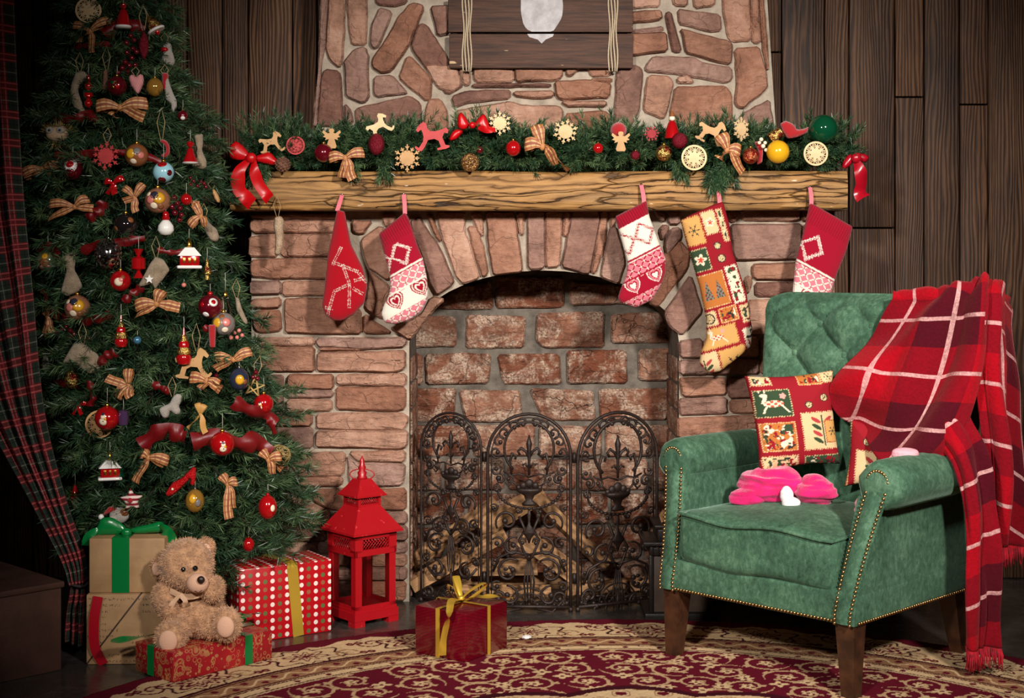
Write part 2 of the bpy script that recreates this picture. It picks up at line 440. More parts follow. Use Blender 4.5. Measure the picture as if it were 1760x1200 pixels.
fire = thing('fireplace', 'rough red stone fireplace with an arched brick firebox', 'fireplace', (0.093, YP, 0)); 
fire.location = (0, 0, 0)
def X_(px, d): return (px-CX)/F*d
xl, xli, xri, xr = X_(431, YP), X_(703, YP), X_(1168, YP), X_(1435, YP)
YF = YP+.012
zt = P(0, 352, YP).z; zs = P(0, 590, YP).z; xc = (xli+xri)/2; hw = (xri-xli)/2; ah = P(0, 465, YP).z-zs
m = MB(); m.box(xl, xli, YF, YW-.008, 0, zs); m.box(xri, xr, YF, YW-.008, 0, zs)
arc = [(xc-hw*math.cos(PI*i/20), zs+ah*math.sin(PI*i/20)) for i in range(21)]
m.prism([(xl, zt), (xl, zs)]+arc+[(xr, zs), (xr, zt)], YF, YW-.008)
m.build('mortar_body', MAT_MORTAR, fire, smooth=False)
m = MB(); V = []
for x, z in [(xli+.0015, 0.0)]+[(xc-(hw-.0015)*math.cos(PI*i/24), zs+(ah-.0015)*math.sin(PI*i/24)) for i in range(25)]+[(xri-.0015, 0.0)]: V += [(x, YF+.006, z), (x, YB+.004, z)]
m.add(V, [(i*2, i*2+1, i*2+3, i*2+2) for i in range(26)]); m.build('firebox_lining', MAT_GREY_MORTAR, fire)
MB().box(xli-.02, xri+.02, YB+.004, YB+.018, 0, zs+ah+.02).build('firebox_back', MAT_GREY_MORTAR, fire, smooth=False)

A = [  # (offset x, offset y, zoom, stones)
 (420, 350, 4.8, [[(40,90),(640,75),(780,85),(760,125),(60,122)], [(35,175),(60,137),(230,130),(760,140),(745,240),(60,237)], [(880,140),(1055,140),(965,265),(890,235)],
  [(30,270),(260,257),(270,440),(25,440)], [(282,257),(735,252),(700,435),(300,440),(270,300)], [(50,470),(160,457),(700,452),(690,618),(290,622),(45,608)],
  [(35,642),(290,637),(300,700),(300,745),(40,752)], [(308,640),(690,637),(680,758),(314,763)], [(40,800),(100,787),(295,778),(295,860),(45,865)],
  [(70,900),(100,880),(295,882),(305,1050),(110,1070),(70,1020)], [(325,785),(660,780),(960,885),(965,1075),(840,1080),(330,1070)],
  [(1120,180),(1190,260),(1210,600),(1180,640),(1010,520),(970,370),(960,290)], [(1030,550),(1200,690),(1190,760),(1150,940),(1130,950),(990,870),(1020,700)],
  [(980,910),(1215,1070),(975,1075)]]),
 (620, 350, 5.0, [[(185,95),(290,85),(300,150),(220,205),(180,140)], [(425,135),(500,110),(690,400),(800,660),(795,700),(650,795),(600,700),(520,440),(440,250)],
  [(560,85),(610,85),(690,330),(650,310)], [(650,70),(890,70),(900,240),(960,420),(1025,640),(880,695),(825,640),(700,300)], [(915,190),(990,195),(1060,370),(1098,605),(1045,638),(960,380)],
  [(945,85),(1050,80),(1055,290),(1010,260)], [(1075,70),(1320,70),(1350,250),(1393,560),(1380,588),(1140,618),(1095,380)], [(1340,80),(1410,70),(1398,275),(1370,265)],
  [(600,800),(665,805),(720,830),(610,930),(520,1060),(420,1180),(350,1130),(240,1075),(420,1010),(540,925)]]),
 (920, 350, 5.0, [[(-68,65),(80,62),(85,555),(0,570),(-62,560)], [(88,62),(225,60),(230,250),(208,545),(92,555)], [(248,60),(305,70),(280,275),(242,285)], [(320,60),(540,50),(560,150),(470,598),(430,608),(222,538),(252,400)],
  [(562,60),(630,60),(600,350),(518,605),(482,596)], [(640,205),(690,190),(780,500),(720,695),(562,635),(572,560)], [(642,60),(720,60),(690,170),(652,230)],
  [(1080,460),(1250,310),(1335,425),(1310,560),(1050,895),(970,850),(1080,700)], [(1060,225),(1110,172),(1165,212),(1090,325)], [(1172,205),(1250,200),(1268,295),(1130,455),(1112,350)],
  [(1110,940),(1260,725),(1340,610),(1440,930),(1260,1135),(1150,1050)], [(1010,55),(1125,55),(1120,165),(1060,130)], [(1140,55),(1250,55),(1250,175),(1142,178)]]),
 (1140, 350, 5.0, [[(670,45),(1180,42),(1185,148),(680,140)], [(1195,42),(1478,42),(1478,135),(1197,148)], [(580,178),(1195,172),(1190,478),(622,485),(600,400)], [(1210,178),(1478,180),(1478,478),(1205,478)],
  [(770,522),(1200,503),(1200,655),(790,655),(760,580)], [(790,682),(1200,672),(1200,798),(800,798)], [(1212,503),(1478,503),(1478,798),(1212,798)],
  [(730,832),(950,822),(1478,822),(1478,1140),(740,1128)], [(560,62),(640,52),(640,148),(580,158)], [(700,640),(752,612),(770,700),(730,785)]]),
 (1140, 560, 5.4545, [[(150,150),(370,118),(380,300),(160,303)], [(388,118),(900,105),(900,290),(388,300)], [(920,122),(1600,115),(1600,462),(930,470)], [(152,326),(900,312),(900,452),(157,458)],
  [(150,492),(590,488),(598,648),(180,668)], [(612,492),(1600,485),(1600,660),(622,685)], [(147,692),(595,668),(603,828),(152,838)], [(622,702),(1600,692),(1600,815),(632,820)], [(142,872),(870,842),(880,1000),(142,1058)], [(892,852),(1600,842),(1600,1045),(892,1045)]]),
 (460, 560, 5.4538, [[(-110,115),(430,112),(435,188),(-100,180)], [(452,117),(1250,112),(1310,132),(1290,198),(860,222),(462,198)], [(-100,202),(430,202),(433,433),(-80,433)], [(480,211),(850,211),(860,238),(482,236)],
  [(462,247),(860,247),(1290,232),(1290,400),(1200,437),(452,428)], [(-60,470),(140,462),(143,795),(0,795)], [(172,462),(610,457),(613,598),(380,602),(182,568)], [(182,590),(610,613),(608,678),(182,673)],
  [(172,692),(600,698),(600,796),(172,806)], [(640,462),(1300,452),(1293,568),(640,553)], [(637,573),(1293,583),(1288,780),(1220,803),(642,783)], [(60,832),(410,827),(413,943),(60,948)], [(60,962),(413,957),(418,1148),(90,1156)],
  [(452,832),(800,818),(1270,823),(1328,880),(1280,977),(780,982),(452,967)], [(447,992),(1318,988),(1308,1138),(1250,1162),(442,1138)]]),
 (460, 760, 4.0, [[(-40,80),(140,80),(140,310),(-20,310)], [(152,80),(530,72),(520,228),(220,246),(152,160)], [(110,254),(515,243),(510,303),(112,308)], [(552,70),(945,62),(940,138),(700,138),(600,130)], [(542,92),(600,147),(950,152),(930,298),(562,307)],
  [(-20,332),(280,332),(288,400),(240,488),(-20,480)], [(302,330),(690,322),(690,468),(420,465),(302,400)], [(702,332),(955,323),(950,468),(760,470)], [(300,430),(430,482),(400,570),(-20,570)], [(440,490),(955,487),(963,562),(440,570)],
  [(-20,590),(400,590),(400,682),(-20,690)], [(412,590),(700,590),(700,680),(412,682)], [(712,588),(960,585),(958,680),(712,680)], [(-20,700),(330,700),(330,770),(-20,770)], [(340,694),(960,692),(958,765),(340,768)],
  [(-20,785),(560,780),(560,850),(-20,850)], [(572,778),(957,775),(955,858),(572,858)], [(-20,865),(300,865),(300,960),(-20,960)], [(312,870),(955,870),(952,955),(312,955)], [(-20,975),(620,970),(620,1100),(-20,1100)], [(632,968),(950,965),(945,1095),(632,1100)]]),
 (1166, 760, 1.0, [[(2,2),(120,2),(120,40),(2,40)], [(124,2),(268,2),(268,44),(124,44)], [(2,45),(160,45),(160,92),(2,92)], [(164,48),(268,48),(268,92),(164,92)], [(2,97),(90,97),(90,150),(2,150)], [(95,97),(268,97),(268,150),(95,150)],
  [(2,155),(180,155),(180,205),(2,205)], [(185,155),(268,155),(268,205),(185,205)], [(2,210),(120,210),(120,275),(2,275)], [(125,210),(268,210),(268,275),(125,275)]]),
]
n_ = 0
for ox, oy, k, polys in A:
    for pl in polys:
        stone(pl, ox, oy, k, YP+.008, .016+random.uniform(-.004, .006), fire, MAT_STONE if random.random() < .72 else MAT_SLATE); n_ += 1
B = [[(180,250),(300,130),(530,80),(540,260),(380,265)], [(560,60),(990,60),(985,250),(560,255)], [(1020,90),(1340,110),(1500,240),(1340,228),(1030,235)],
 [(40,310),(300,310),(310,495),(40,500)], [(375,300),(745,310),(735,505),(370,510)], [(820,290),(1240,280),(1240,500),(860,505),(810,460)], [(1285,300),(1580,280),(1690,400),(1690,470),(1290,475)],
 [(-30,550),(95,550),(100,735),(-30,735)], [(112,550),(330,540),(530,550),(510,730),(122,735)], [(570,550),(955,545),(970,735),(600,735)], [(1010,525),(1380,520),(1390,730),(1010,730)], [(1460,520),(1720,510),(1720,710),(1460,710)],
 [(0,770),(305,765),(290,970),(0,970)], [(325,775),(710,780),(720,975),(370,970)], [(770,765),(1170,780),(1185,960),(860,965)], [(1210,770),(1650,765),(1640,960),(1220,960)]]
for r, y in enumerate((1000, 1215, 1430, 1645, 1850)):
    x = (-20, 10)[r % 2]-(0, 190)[r % 2]
    while x < 1680:
        w = random.uniform(360, 430); B.append([(max(x, 0), y), (min(x+w, 1700), y+random.uniform(-6, 6)), (min(x+w, 1700), y+185), (max(x, 0), y+190)]) if min(x+w, 1700)-max(x, 0) > 60 else None; x += w+32
for pl in B: stone(pl, 700, 460, 3.667, YB, .012+random.uniform(-.003, .004), fire, MAT_BRICK, 'brick')
# bricks lining the two cheeks of the firebox
for sd in (-1, 1):
    x = xli if sd < 0 else xri
    for r in range(9):
        z = .01+r*.083
        for y0, y1 in (((YF+.03, YF+.17), (YF+.18, YB-.01)) if r % 2 else ((YF+.03, YF+.10), (YF+.11, YB-.01))):
            MB().bbox(min(x, x-sd*.007), max(x, x-sd*.007), y0, y1, z, z+.073, .003).build('brick', MAT_BRICK, fire, auto=30)

# ---------------------------------------------------------------- chimney breast
chim = thing('chimney_breast', 'tapering chimney breast of irregular red stones above the mantel', 'chimney')
a0, a1, b0, b1 = P(541, 300, YC), P(578, -300, YC), P(1340, 300, YC), P(1300, -300, YC)
YQ = YC+.012
MB().hexa([(a0.x, YQ, a0.z), (b0.x, YQ, b0.z), (b0.x+.012, YW-.008, b0.z), (a0.x-.012, YW-.008, a0.z), (a1.x, YQ, a1.z), (b1.x, YQ, b1.z), (b1.x+.012, YW-.008, b1.z), (a1.x-.012, YW-.008, a1.z)]).build('mortar_body', MAT_MORTAR, chim, smooth=False)
Cc = [(530, 0, 5.4556, [[(200,0),(340,0),(335,250),(320,520),(285,640),(195,560),(158,450),(175,200)], [(356,0),(545,0),(545,170),(540,418),(400,418),(367,180)], [(570,5),(930,0),(920,30),(800,58),(640,38)],
  [(660,62),(782,97),(755,200),(640,458),(578,430),(592,230)], [(960,22),(1060,32),(1083,72),(1030,210),(940,420),(780,656),(690,686),(588,620),(592,552),(740,342),(832,162)],
  [(1050,212),(1110,232),(1308,540),(1315,620),(1438,780),(1438,818),(1300,888),(1172,740),(962,450),(1012,280)], [(925,522),(980,542),(1158,740),(1148,918),(1110,953),(842,730),(882,622)],
  [(612,712),(780,697),(928,860),(900,878),(632,908),(602,850)], [(430,452),(530,432),(558,500),(563,920),(510,968),(347,903),(337,600),(322,580)], [(150,645),(285,662),(308,760),(318,1180),(78,1180),(112,760)],
  [(337,962),(398,1040),(418,1150),(342,1160)], [(442,1012),(950,897),(1048,960),(1058,1140),(900,1250),(442,1250)], [(1140,922),(1240,922),(1308,1050),(1308,1250),(1062,1250),(1102,1000)], [(1142,50),(1320,40),(1310,310),(1212,338)],
  [(118,0),(188,0),(150,440),(112,640),(70,1180),(40,1180),(92,640)]]),
 (780, 100, 5.176, [[(180,60),(520,60),(538,208),(192,213),(172,170)], [(544,60),(972,60),(968,170),(880,198),(548,208)], [(162,226),(860,222),(868,250),(480,254),(162,258)], [(-20,342),(120,287),(508,277),(498,358),(130,393),(0,438)],
  [(532,291),(888,287),(893,343),(690,357),(532,329)], [(12,460),(500,382),(620,417),(930,422),(968,452),(968,640),(20,660)], [(892,202),(1190,187),(1408,222),(1388,348),(960,367),(912,340)], [(952,378),(1360,376),(1360,428),(990,428)],
  [(992,492),(1340,462),(1398,512),(1398,650),(992,640)], [(992,130),(1012,60),(1148,60),(1032,173)], [(1182,60),(1398,60),(1398,153),(1222,163)], [(1217,182),(1408,177),(1408,213),(1217,213)],
  [(1452,110),(1500,60),(1640,60),(1688,120),(1650,460),(1560,640),(1432,640),(1442,200)], [(42,60),(138,60),(148,230),(92,248)], [(-260,60),(20,60),(70,240),(-20,300),(-150,260)]]),
 (1080, 0, 5.456, [[(-60,0),(310,0),(300,58),(-60,83)], [(-60,110),(310,87),(323,178),(-60,222)], [(-30,285),(330,242),(330,288),(-30,308)], [(-40,320),(365,297),(373,478),(180,498),(-40,528)], [(342,122),(400,102),(430,222),(508,478),(422,493),(372,250)],
  [(362,0),(548,0),(558,53),(432,53)], [(582,0),(838,0),(808,53),(622,73)], [(462,82),(868,132),(878,288),(760,293),(472,218)], [(487,262),(948,382),(983,420),(968,598),(870,588),(542,493),(512,320)],
  [(162,602),(240,527),(610,532),(720,592),(968,627),(983,740),(920,778),(640,728),(400,688),(167,668)], [(452,722),(560,702),(618,760),(600,778),(462,768)], [(192,697),(390,717),(428,770),(370,1040),(330,1118),(142,1040),(162,800)],
  [(442,812),(910,802),(978,880),(983,1250),(402,1250),(392,1060)], [(862,0),(1128,0),(1153,378),(982,398),(932,330),(892,100)], [(1147,0),(1203,0),(1248,398),(1167,398)], [(1002,452),(1230,432),(1298,680),(1308,830),(1070,1018),(1002,980),(1022,800)],
  [(1062,1062),(1330,932),(1380,1250),(1052,1250)], [(1227,0),(1258,0),(1318,600),(1312,670),(1262,440)]])]
for ox, oy, k, polys in Cc:
    for pl in polys: stone(pl, ox, oy, k, YC+.008, .015+random.uniform(-.004, .006), chim, MAT_STONE if random.random() < (.35 if ox == 530 else .7) else MAT_SLATE, ext=-46)
for i in range(9):     # courses above the picture
    x0 = 583+i*79; stone([(x0, -140), (x0+74, -140), (x0+75, -52), (x0+1, -52)], 0, 0, 1, YC+.008, .015, chim, MAT_SLATE)

# ---------------------------------------------------------------- mantel beam
def mantel_mat():
    t = NT('aged_oak_beam'); v = t.coord('Object', (.16, 1, 1))
    warp = t.noise(v, 7, 4, .6, 0, 1)
    vv = t.n('ShaderNodeVectorMath', {0: v, 1: t.n('ShaderNodeVectorMath', {0: warp, 3: .14}, operation='SCALE').outputs[0]}, operation='ADD').outputs[0]
    w = t.n('ShaderNodeTexWave', {'Vector': vv, 'Scale': 15.0, 'Distortion': 7.5, 'Detail': 4.0, 'Detail Scale': 1.8}, wave_type='BANDS', bands_direction='Z').outputs[1]
    vo = t.n('ShaderNodeTexVoronoi', {'Vector': vv, 'Scale': 13.0}, feature='DISTANCE_TO_EDGE').outputs[0]
    fine = t.noise(t.coord('Object', (.05, 1, 1)), 170, 4, .6)
    c = t.ramp(t.math('MULTIPLY_ADD', w, .5, t.math('MULTIPLY', fine, .5)), [(.1, lin(104, 72, 38)), (.45, lin(146, 104, 56)), (.8, lin(172, 128, 74))])
    c = t.mix(t.ramp(t.noise(t.coord('Object', (.3, 1, 1)), 9, 5, .6), [(.45, 0), (.7, .7)]), c, lin(110, 88, 60))
    ck = t.math('MULTIPLY', t.ramp(w, [(.0, 1), (.075, 0)]), t.ramp(t.noise(v, 14, 3, .5), [(.42, 0), (.55, 1)]))
    ck = t.math('MAXIMUM', ck, t.ramp(vo, [(0, .85), (.022, 0)]))
    c = t.mix(ck, c, lin(46, 28, 12)); c = t.mix(t.ramp(t.noise(t.coord('Object', (.25, 1, 1)), 60, 2, .5), [(.73, 0), (.76, 1)]), c, lin(225, 205, 180))
    t.set(Base_Color=c, Roughness=.55, Specular_IOR_Level=.3)
    t.bump(t.math('MULTIPLY_ADD', ck, -.8, t.math('MULTIPLY', fine, .5)), .8, .008); return t.m
def mantel():
    x0, x1 = X_(395, YM), X_(1457, YM); z0, z1 = P(0, 361, YM).z, P(0, 294, YM).z; yb = YC+.015; N = 90
    prof = [(YM+.012, z0), (YM+.003, z0+.008), (YM, z0+.03), (YM-.001, z0+.06), (YM, z1-.03), (YM+.004, z1-.008), (YM+.014, z1), (yb, z1), (yb, z0)]
    V = []; k = len(prof)
    for i in range(N+1):
        x = x0+(x1-x0)*i/N
        for j, (y, z) in enumerate(prof):
            d = .004*noise.noise(Vector((x*4, j*.9, 0)))+.0025*noise.noise(Vector((x*17, j*2.3, 4)))
            V.append((x, y+(d if j < 7 else 0), z+(.004*noise.noise(Vector((x*3.1, 9, j*.2))) if j not in (7,) else 0)))
    fs = [(i*k+j, i*k+(j+1) % k, (i+1)*k+(j+1) % k, (i+1)*k+j) for i in range(N) for j in range(k)]+[tuple(range(k))[::-1], tuple(N*k+j for j in range(k))]
    o = MB().add(V, fs).build('mantel_beam', mantel_mat(), auto=50)
    setkind(o, 'long ochre wooden mantel beam with dark cracks across the fireplace', 'mantel')
mantel()

# ---------------------------------------------------------------- round rug, woven pattern as colours of its pile
def rug():
    cx, cy, R = .287, 2.704, 1.516
    def colour(X, Y):
        x = X-cx; y = Y-cy; r = np.hypot(x, y); th = np.arctan2(y, x); s = th*1.38
        mar = np.array(lin(92, 12, 30)[:3]); cream = np.array(lin(204, 172, 130)[:3]); tan = np.array(lin(150, 108, 76)[:3]); dk = np.array(lin(58, 10, 20)[:3])
        C = np.empty(X.shape+(3,)); C[:] = mar
        def put(mask, c, k=1.0): C[mask] = C[mask]*(1-k)+c*k
        # border: cream with toothed rim, lobed medallions and scrolls
        rim = 1.462+.014*np.abs(np.sin(th*62))*np.sign(np.sin(th*31))
        b = (r < rim) & (r > 1.318); put(b, cream)
        NB = 27; u = ((th/(2*PI)*NB) % 1)-.5; uu = u*2*PI*1.39/NB; v = r-1.385
        even = (np.floor(th/(2*PI)*NB) % 2) < 1
        q = np.hypot(uu/1.65, v); lob = q+.010*np.cos(8*np.arctan2(v, uu))
        put(b & (np.abs(lob-.062) < .0032), dk); put(b & even & (lob < .030), mar); put(b & even & (lob < .016), cream); put(b & ~even & (np.abs(lob-.03) < .0035), mar); put(b & ~even & (lob < .014), mar)
        put(b & even & (np.abs(lob-.042) < .004), mar)
        for sg in (-1, 1):
            ux = uu-sg*.118; vv = v-.028*sg; rr = np.hypot(ux, vv); an = np.arctan2(vv, ux)
            sp = np.abs(((rr-.006*an*sg/1.0) % .026)-.013); put(b & (rr < .045) & (sp < .0038), mar if sg > 0 else tan)
        fl_ = np.hypot(np.abs(uu)-.15, np.abs(v)-.045); put(b & (fl_ < .012), mar); put(b & (fl_ < .005), tan)
        put((r < 1.318) & (r > 1.306), dk)
        t_ = (r < 1.306) & (r > 1.226); put(t_, tan)
        w = np.sin(s*64)*.016; put(t_ & (np.abs(r-1.266-w) < .0045), cream); put(t_ & (np.hypot((s*64/PI % 1-.5)*.049, r-1.266+np.sign(w)*.013) < .0105), mar); put(t_ & (np.abs(np.abs(r-1.266)-.032) < .003), dk)
        g_ = (r < 1.226) & (r > 1.186); put(g_, cream); put(g_ & (np.hypot((s*30/PI % 1-.5)*.1, r-1.206) < .009), mar); put(g_ & (np.abs(np.abs(r-1.206)-.016) < .0025), dk)
        put((r < 1.186) & (r > 1.179), cream*.8)
        # field: spiralling vines with leaves and blossoms
        fmask = r < 1.178; rs = np.random.default_rng(5); best = np.zeros(X.shape, bool); flo = np.zeros(X.shape, bool); cen = np.zeros(X.shape, bool)
        lay = []
        for ring, rad in enumerate((1.115, 1.005, .895, .785, .67, .56)):
            n = int(2*PI*rad/.135)
            for i in range(n):
                a = 2*PI*(i+.5*(ring % 2))/n+rs.uniform(-.02, .02); lay.append((rad*math.cos(a), rad*math.sin(a), (-1)**i, rs.uniform(0, 6.28), ring))
        for gx, gy, sg, ph, ring in lay:
            bx = x-gx; by = y-gy; near = (np.abs(bx) < .1) & (np.abs(by) < .1) & fmask
            if not near.any(): continue
            ix = np.where(near); lx = bx[ix]; ly = by[ix]; rr = np.hypot(lx, ly); an = np.arctan2(ly, lx)*sg+ph
            spiral = np.abs(((rr-.0062*(an % (2*PI))/1.0) % .039)-.0195); m_ = (rr < .064) & (rr > .012) & (spiral < .0042)
            lf = (rr < .07) & (np.abs(((rr-.0062*(an % (2*PI))) % .039)-.029) < .0065) & (np.sin(an*5) > .7)
            best[ix] |= m_ | lf
            fm = rr < .015*(1+.32*np.cos(5*an)); flo[ix] |= fm; cen[ix] |= rr < .005
            r2 = np.hypot(lx-.068*math.cos(ph), ly-.068*math.sin(ph)); a2 = np.arctan2(ly-.068*math.sin(ph), lx-.068*math.cos(ph))
            flo[ix] |= r2 < .019*(1+.35*np.cos((4 if ring % 2 else 6)*a2)); cen[ix] |= r2 < .006
        put(best & fmask, tan*.45+cream*.55); put(flo & fmask, cream); put(cen & fmask, mar)
        # central medallion
        md = r < .80+.05*np.abs(np.cos(th*8)); put(md, cream)
        k = np.sin(x*62)*np.sin(y*62); put(md & (k > .62), mar); put(md & (np.abs(k-.25) < .09), tan); put(md & (r > .77+.05*np.abs(np.cos(th*8))), dk)
        C *= (1+.16*fbm(X, Y, 170, 3, 2))[..., None]*(1+.10*fbm(X, Y, 9, 4, 2))[..., None]
        return np.concatenate([np.clip(C, 0, 1), np.ones(X.shape+(1,))], -1)
    Vs = []; Fs = []; Cs = []; base = 0
    def patch(xa, xb, ya, yb, dx, dy):
        nonlocal base
        nx = int((xb-xa)/dx)+1; ny = int((yb-ya)/dy)+1
        X, Y = np.meshgrid(np.linspace(xa, xb, nx), np.linspace(ya, yb, ny)); C = colour(X, Y)
        Z = .009+.0006*fbm(X, Y, 300, 9, 1); r = np.hypot(X-cx, Y-cy); Z = np.where(r > R-.004, .001, Z)
        id_ = np.arange(nx*ny).reshape(ny, nx); ok = r <= R
        q = np.stack([id_[:-1, :-1], id_[:-1, 1:], id_[1:, 1:], id_[1:, :-1]], -1).reshape(-1, 4)
        q = q[ok.ravel()[q].all(1)]
        Vs.append(np.stack([X, Y, Z], -1).reshape(-1, 3)); Cs.append(C.reshape(-1, 4)); Fs.append(q+base); base += nx*ny
    patch(-1.02, 1.62, 3.36, 4.23, .0032, .0048); patch(-1.3, 1.85, 1.15, 3.36, .014, .014)
    t = NT('woven_pile'); c = t.n('ShaderNodeVertexColor', layer_name='Col').outputs[0]; v = t.coord('Object')
    t.set(Base_Color=c, Roughness=.95, Specular_IOR_Level=.1); t.bump(t.noise(v, 420, 3, .6), .5, .004)
    o = fast_mesh('rug', np.concatenate(Vs), np.concatenate(Fs), t.m, None, np.concatenate(Cs), smooth=True)
    setkind(o, 'large round maroon rug with cream floral scrolls and patterned border', 'rug')
rug()
# ---------------------------------------------------------------- needles
def needles(name, twigs, parent, mat, per, nlen, wid, shade=(1, 1), spread=(.55, 1.15)):
    """twigs: list of (base, tip) points; every needle is a slim blade"""
    A = np.array([t[0] for t in twigs], float); B = np.array([t[1] for t in twigs], float); n = len(A)
    ax = B-A; L = np.linalg.norm(ax, axis=1, keepdims=True); ax /= L
    tt = RNG.uniform(.0, 1.0, (n, per)); ph = RNG.uniform(0, 2*PI, (n, per)); sp = RNG.uniform(spread[0], spread[1], (n, per))*(1-.55*tt**3)
    ref = np.where(np.abs(ax[:, 2:3]) < .9, np.array([[0, 0, 1.]]), np.array([[1., 0, 0]])); e1 = np.cross(ax, ref); e1 /= np.linalg.norm(e1, axis=1, keepdims=True); e2 = np.cross(ax, e1)
    rad = e1[:, None]*np.cos(ph)[..., None]+e2[:, None]*np.sin(ph)[..., None]
    d = ax[:, None]*np.cos(sp)[..., None]+rad*np.sin(sp)[..., None]
    base = A[:, None]+ax[:, None]*(L[:, None]*tt[..., None]); ln = nlen*RNG.uniform(.7, 1.2, (n, per))[..., None]
    tip = base+d*ln; side = np.cross(d, RNG.normal(size=(n, per, 3))); side /= np.linalg.norm(side, axis=-1, keepdims=True)
    V = np.stack([base-side*wid/2, base+side*wid/2, base+d*ln*.55+side*wid*.5, tip, base+d*ln*.55-side*wid*.5], 2).reshape(-1, 3)
    k = n*per; i = np.arange(k)*5; Fc = np.concatenate([np.stack([i, i+1, i+2], 1), np.stack([i, i+2, i+4], 1), np.stack([i+4, i+2, i+3], 1)])
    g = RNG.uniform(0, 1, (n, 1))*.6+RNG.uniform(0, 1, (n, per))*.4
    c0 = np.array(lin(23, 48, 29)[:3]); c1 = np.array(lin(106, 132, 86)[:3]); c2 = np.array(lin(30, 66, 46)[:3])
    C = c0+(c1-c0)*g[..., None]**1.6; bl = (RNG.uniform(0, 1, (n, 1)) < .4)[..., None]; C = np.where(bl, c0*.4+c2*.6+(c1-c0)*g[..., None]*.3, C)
    C = np.repeat(np.concatenate([C, np.ones((n, per, 1))], -1)[:, :, None], 5, 2); C[:, :, :2, :3] *= .75; C[:, :, 3, :3] *= 1.35; C = np.clip(C, 0, 1).reshape(-1, 4)  # roots darkened, tips brightened: highlight contrast painted into the needle colour
    o = fast_mesh(name, V, Fc, mat, parent, C); o['kind'] = 'stuff'; return o
MAT_NEEDLE = M('pine_needle', rough=.36, attr=True, spec=.5)
MAT_BARK = M('brown_bark', lin(52, 36, 26), .9, bump=(40, .6, .01), var=(12, lin(30, 20, 15)))

TY = 4.16                                     # depth of the trunk
_ty = [-400, -160, 0, 100, 200, 300, 400, 500, 600, 700, 800, 900, 960, 1010]
_tc = [215, 205, 200, 200, 205, 208, 215, 235, 262, 287, 310, 328, 320, 310]
_tw = [3, 55, 86, 98, 142, 166, 170, 174, 188, 200, 208, 208, 165, 90]
def tree_c(py): return float(np.interp(py, _ty, _tc))
def tree_w(py): return float(np.interp(py, _ty, _tw))
def tree_depth(px, py, pad=0.0):
    """depth of the tree's front at a pixel"""
    w = tree_w(py); u = max(-1, min(1, (px-tree_c(py))/w)); return TY-.86*w*TY/F*math.sqrt(max(0, 1-u*u))-pad
tree = thing('christmas_tree', 'tall decorated artificial Christmas tree left of the fireplace', 'tree', (P(255, 0, TY).x, TY, 0))
def lay_tree():
    ox, oy = tree.location.x, tree.location.y; tw = []; woods = MB()
    def env(z, th):
        py = HZ+(CH-z)*F/TY; c = P(tree_c(py), 0, TY).x; w = tree_w(py)*TY/F
        return c+w*math.cos(th), oy+.86*w*math.sin(th), w
    zmax = CH+(HZ+300)/F*TY; z = .06
    lv = 0
    while z < zmax-.1:
        py = HZ+(CH-z)*F/TY; w = tree_w(py)*TY/F; nb = max(5, int(9+w*34))
        for i in range(nb):
            th = 2*PI*(i+.5*(lv % 2))/nb+random.uniform(-.12, .12)
            f = random.uniform(.82, 1.06); ex, ey, ww = env(z+random.uniform(-.03, .03), th); c = P(tree_c(py), 0, TY).x
            x = c+(ex-c)*f; y = oy+(ey-oy)*f
            if x > -.83: y = min(y, 4.36)
            y = min(y, YW-.06); tip = Vector((x, y, z+random.uniform(-.02, .02))); root = Vector((c, oy, z+.06+.10*ww))
            d = tip-root; L = d.length
            if L < .03: continue
            woods.tube([root, root.lerp(tip, .5)+Vector((0, 0, .02)), tip], [.004, .003, .0015], 4)
            dn = d.normalized(); sd = dn.cross(Vector((0, 0, 1))).normalized()
            k = max(3, int(L/.046))
            for j in range(k):
                q = .18+.82*(j+1)/k; p = root.lerp(tip, q)+Vector((0, 0, .02*math.sin(PI*q)))
                for s in (-1, 1):
                    l = random.uniform(.055, .095)*(1.15-.45*q); dr = (dn*random.uniform(.55, .95)+sd*s*random.uniform(.5, 1.0)+Vector((0, 0, random.uniform(-.3, .45)))).normalized()
                    b = p+dr*l
                    if b.x > -.83: b.y = min(b.y, 4.40)
                    b.y = min(b.y, YW-.03); tw.append((p-tree.location, b-tree.location))
            tw.append((tip-dn*.07-tree.location, tip+dn*.02-tree.location))
        z += .066; lv += 1
    woods.v = [tuple(Vector(v)-tree.location) for v in woods.v]; woods.build('branches', MAT_BARK, tree)['kind'] = 'stuff'
    t = MB(); t.tube([(0, 0, .0), (-.02, 0, .4), (-.08, 0, zmax-.05)], [.022, .02, .006], 8); t.build('trunk', MAT_BARK, tree)
    s = MB()
    for i in range(4): a = i*PI/2+.6; s.tube([(0, 0, .05), (.16*math.cos(a), .16*math.sin(a), .01)], .009, 6)
    s.build('stand', M('dark_metal_stand', lin(28, 30, 28), .5, .6), tree)
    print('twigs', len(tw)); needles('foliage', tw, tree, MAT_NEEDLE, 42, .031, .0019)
lay_tree()

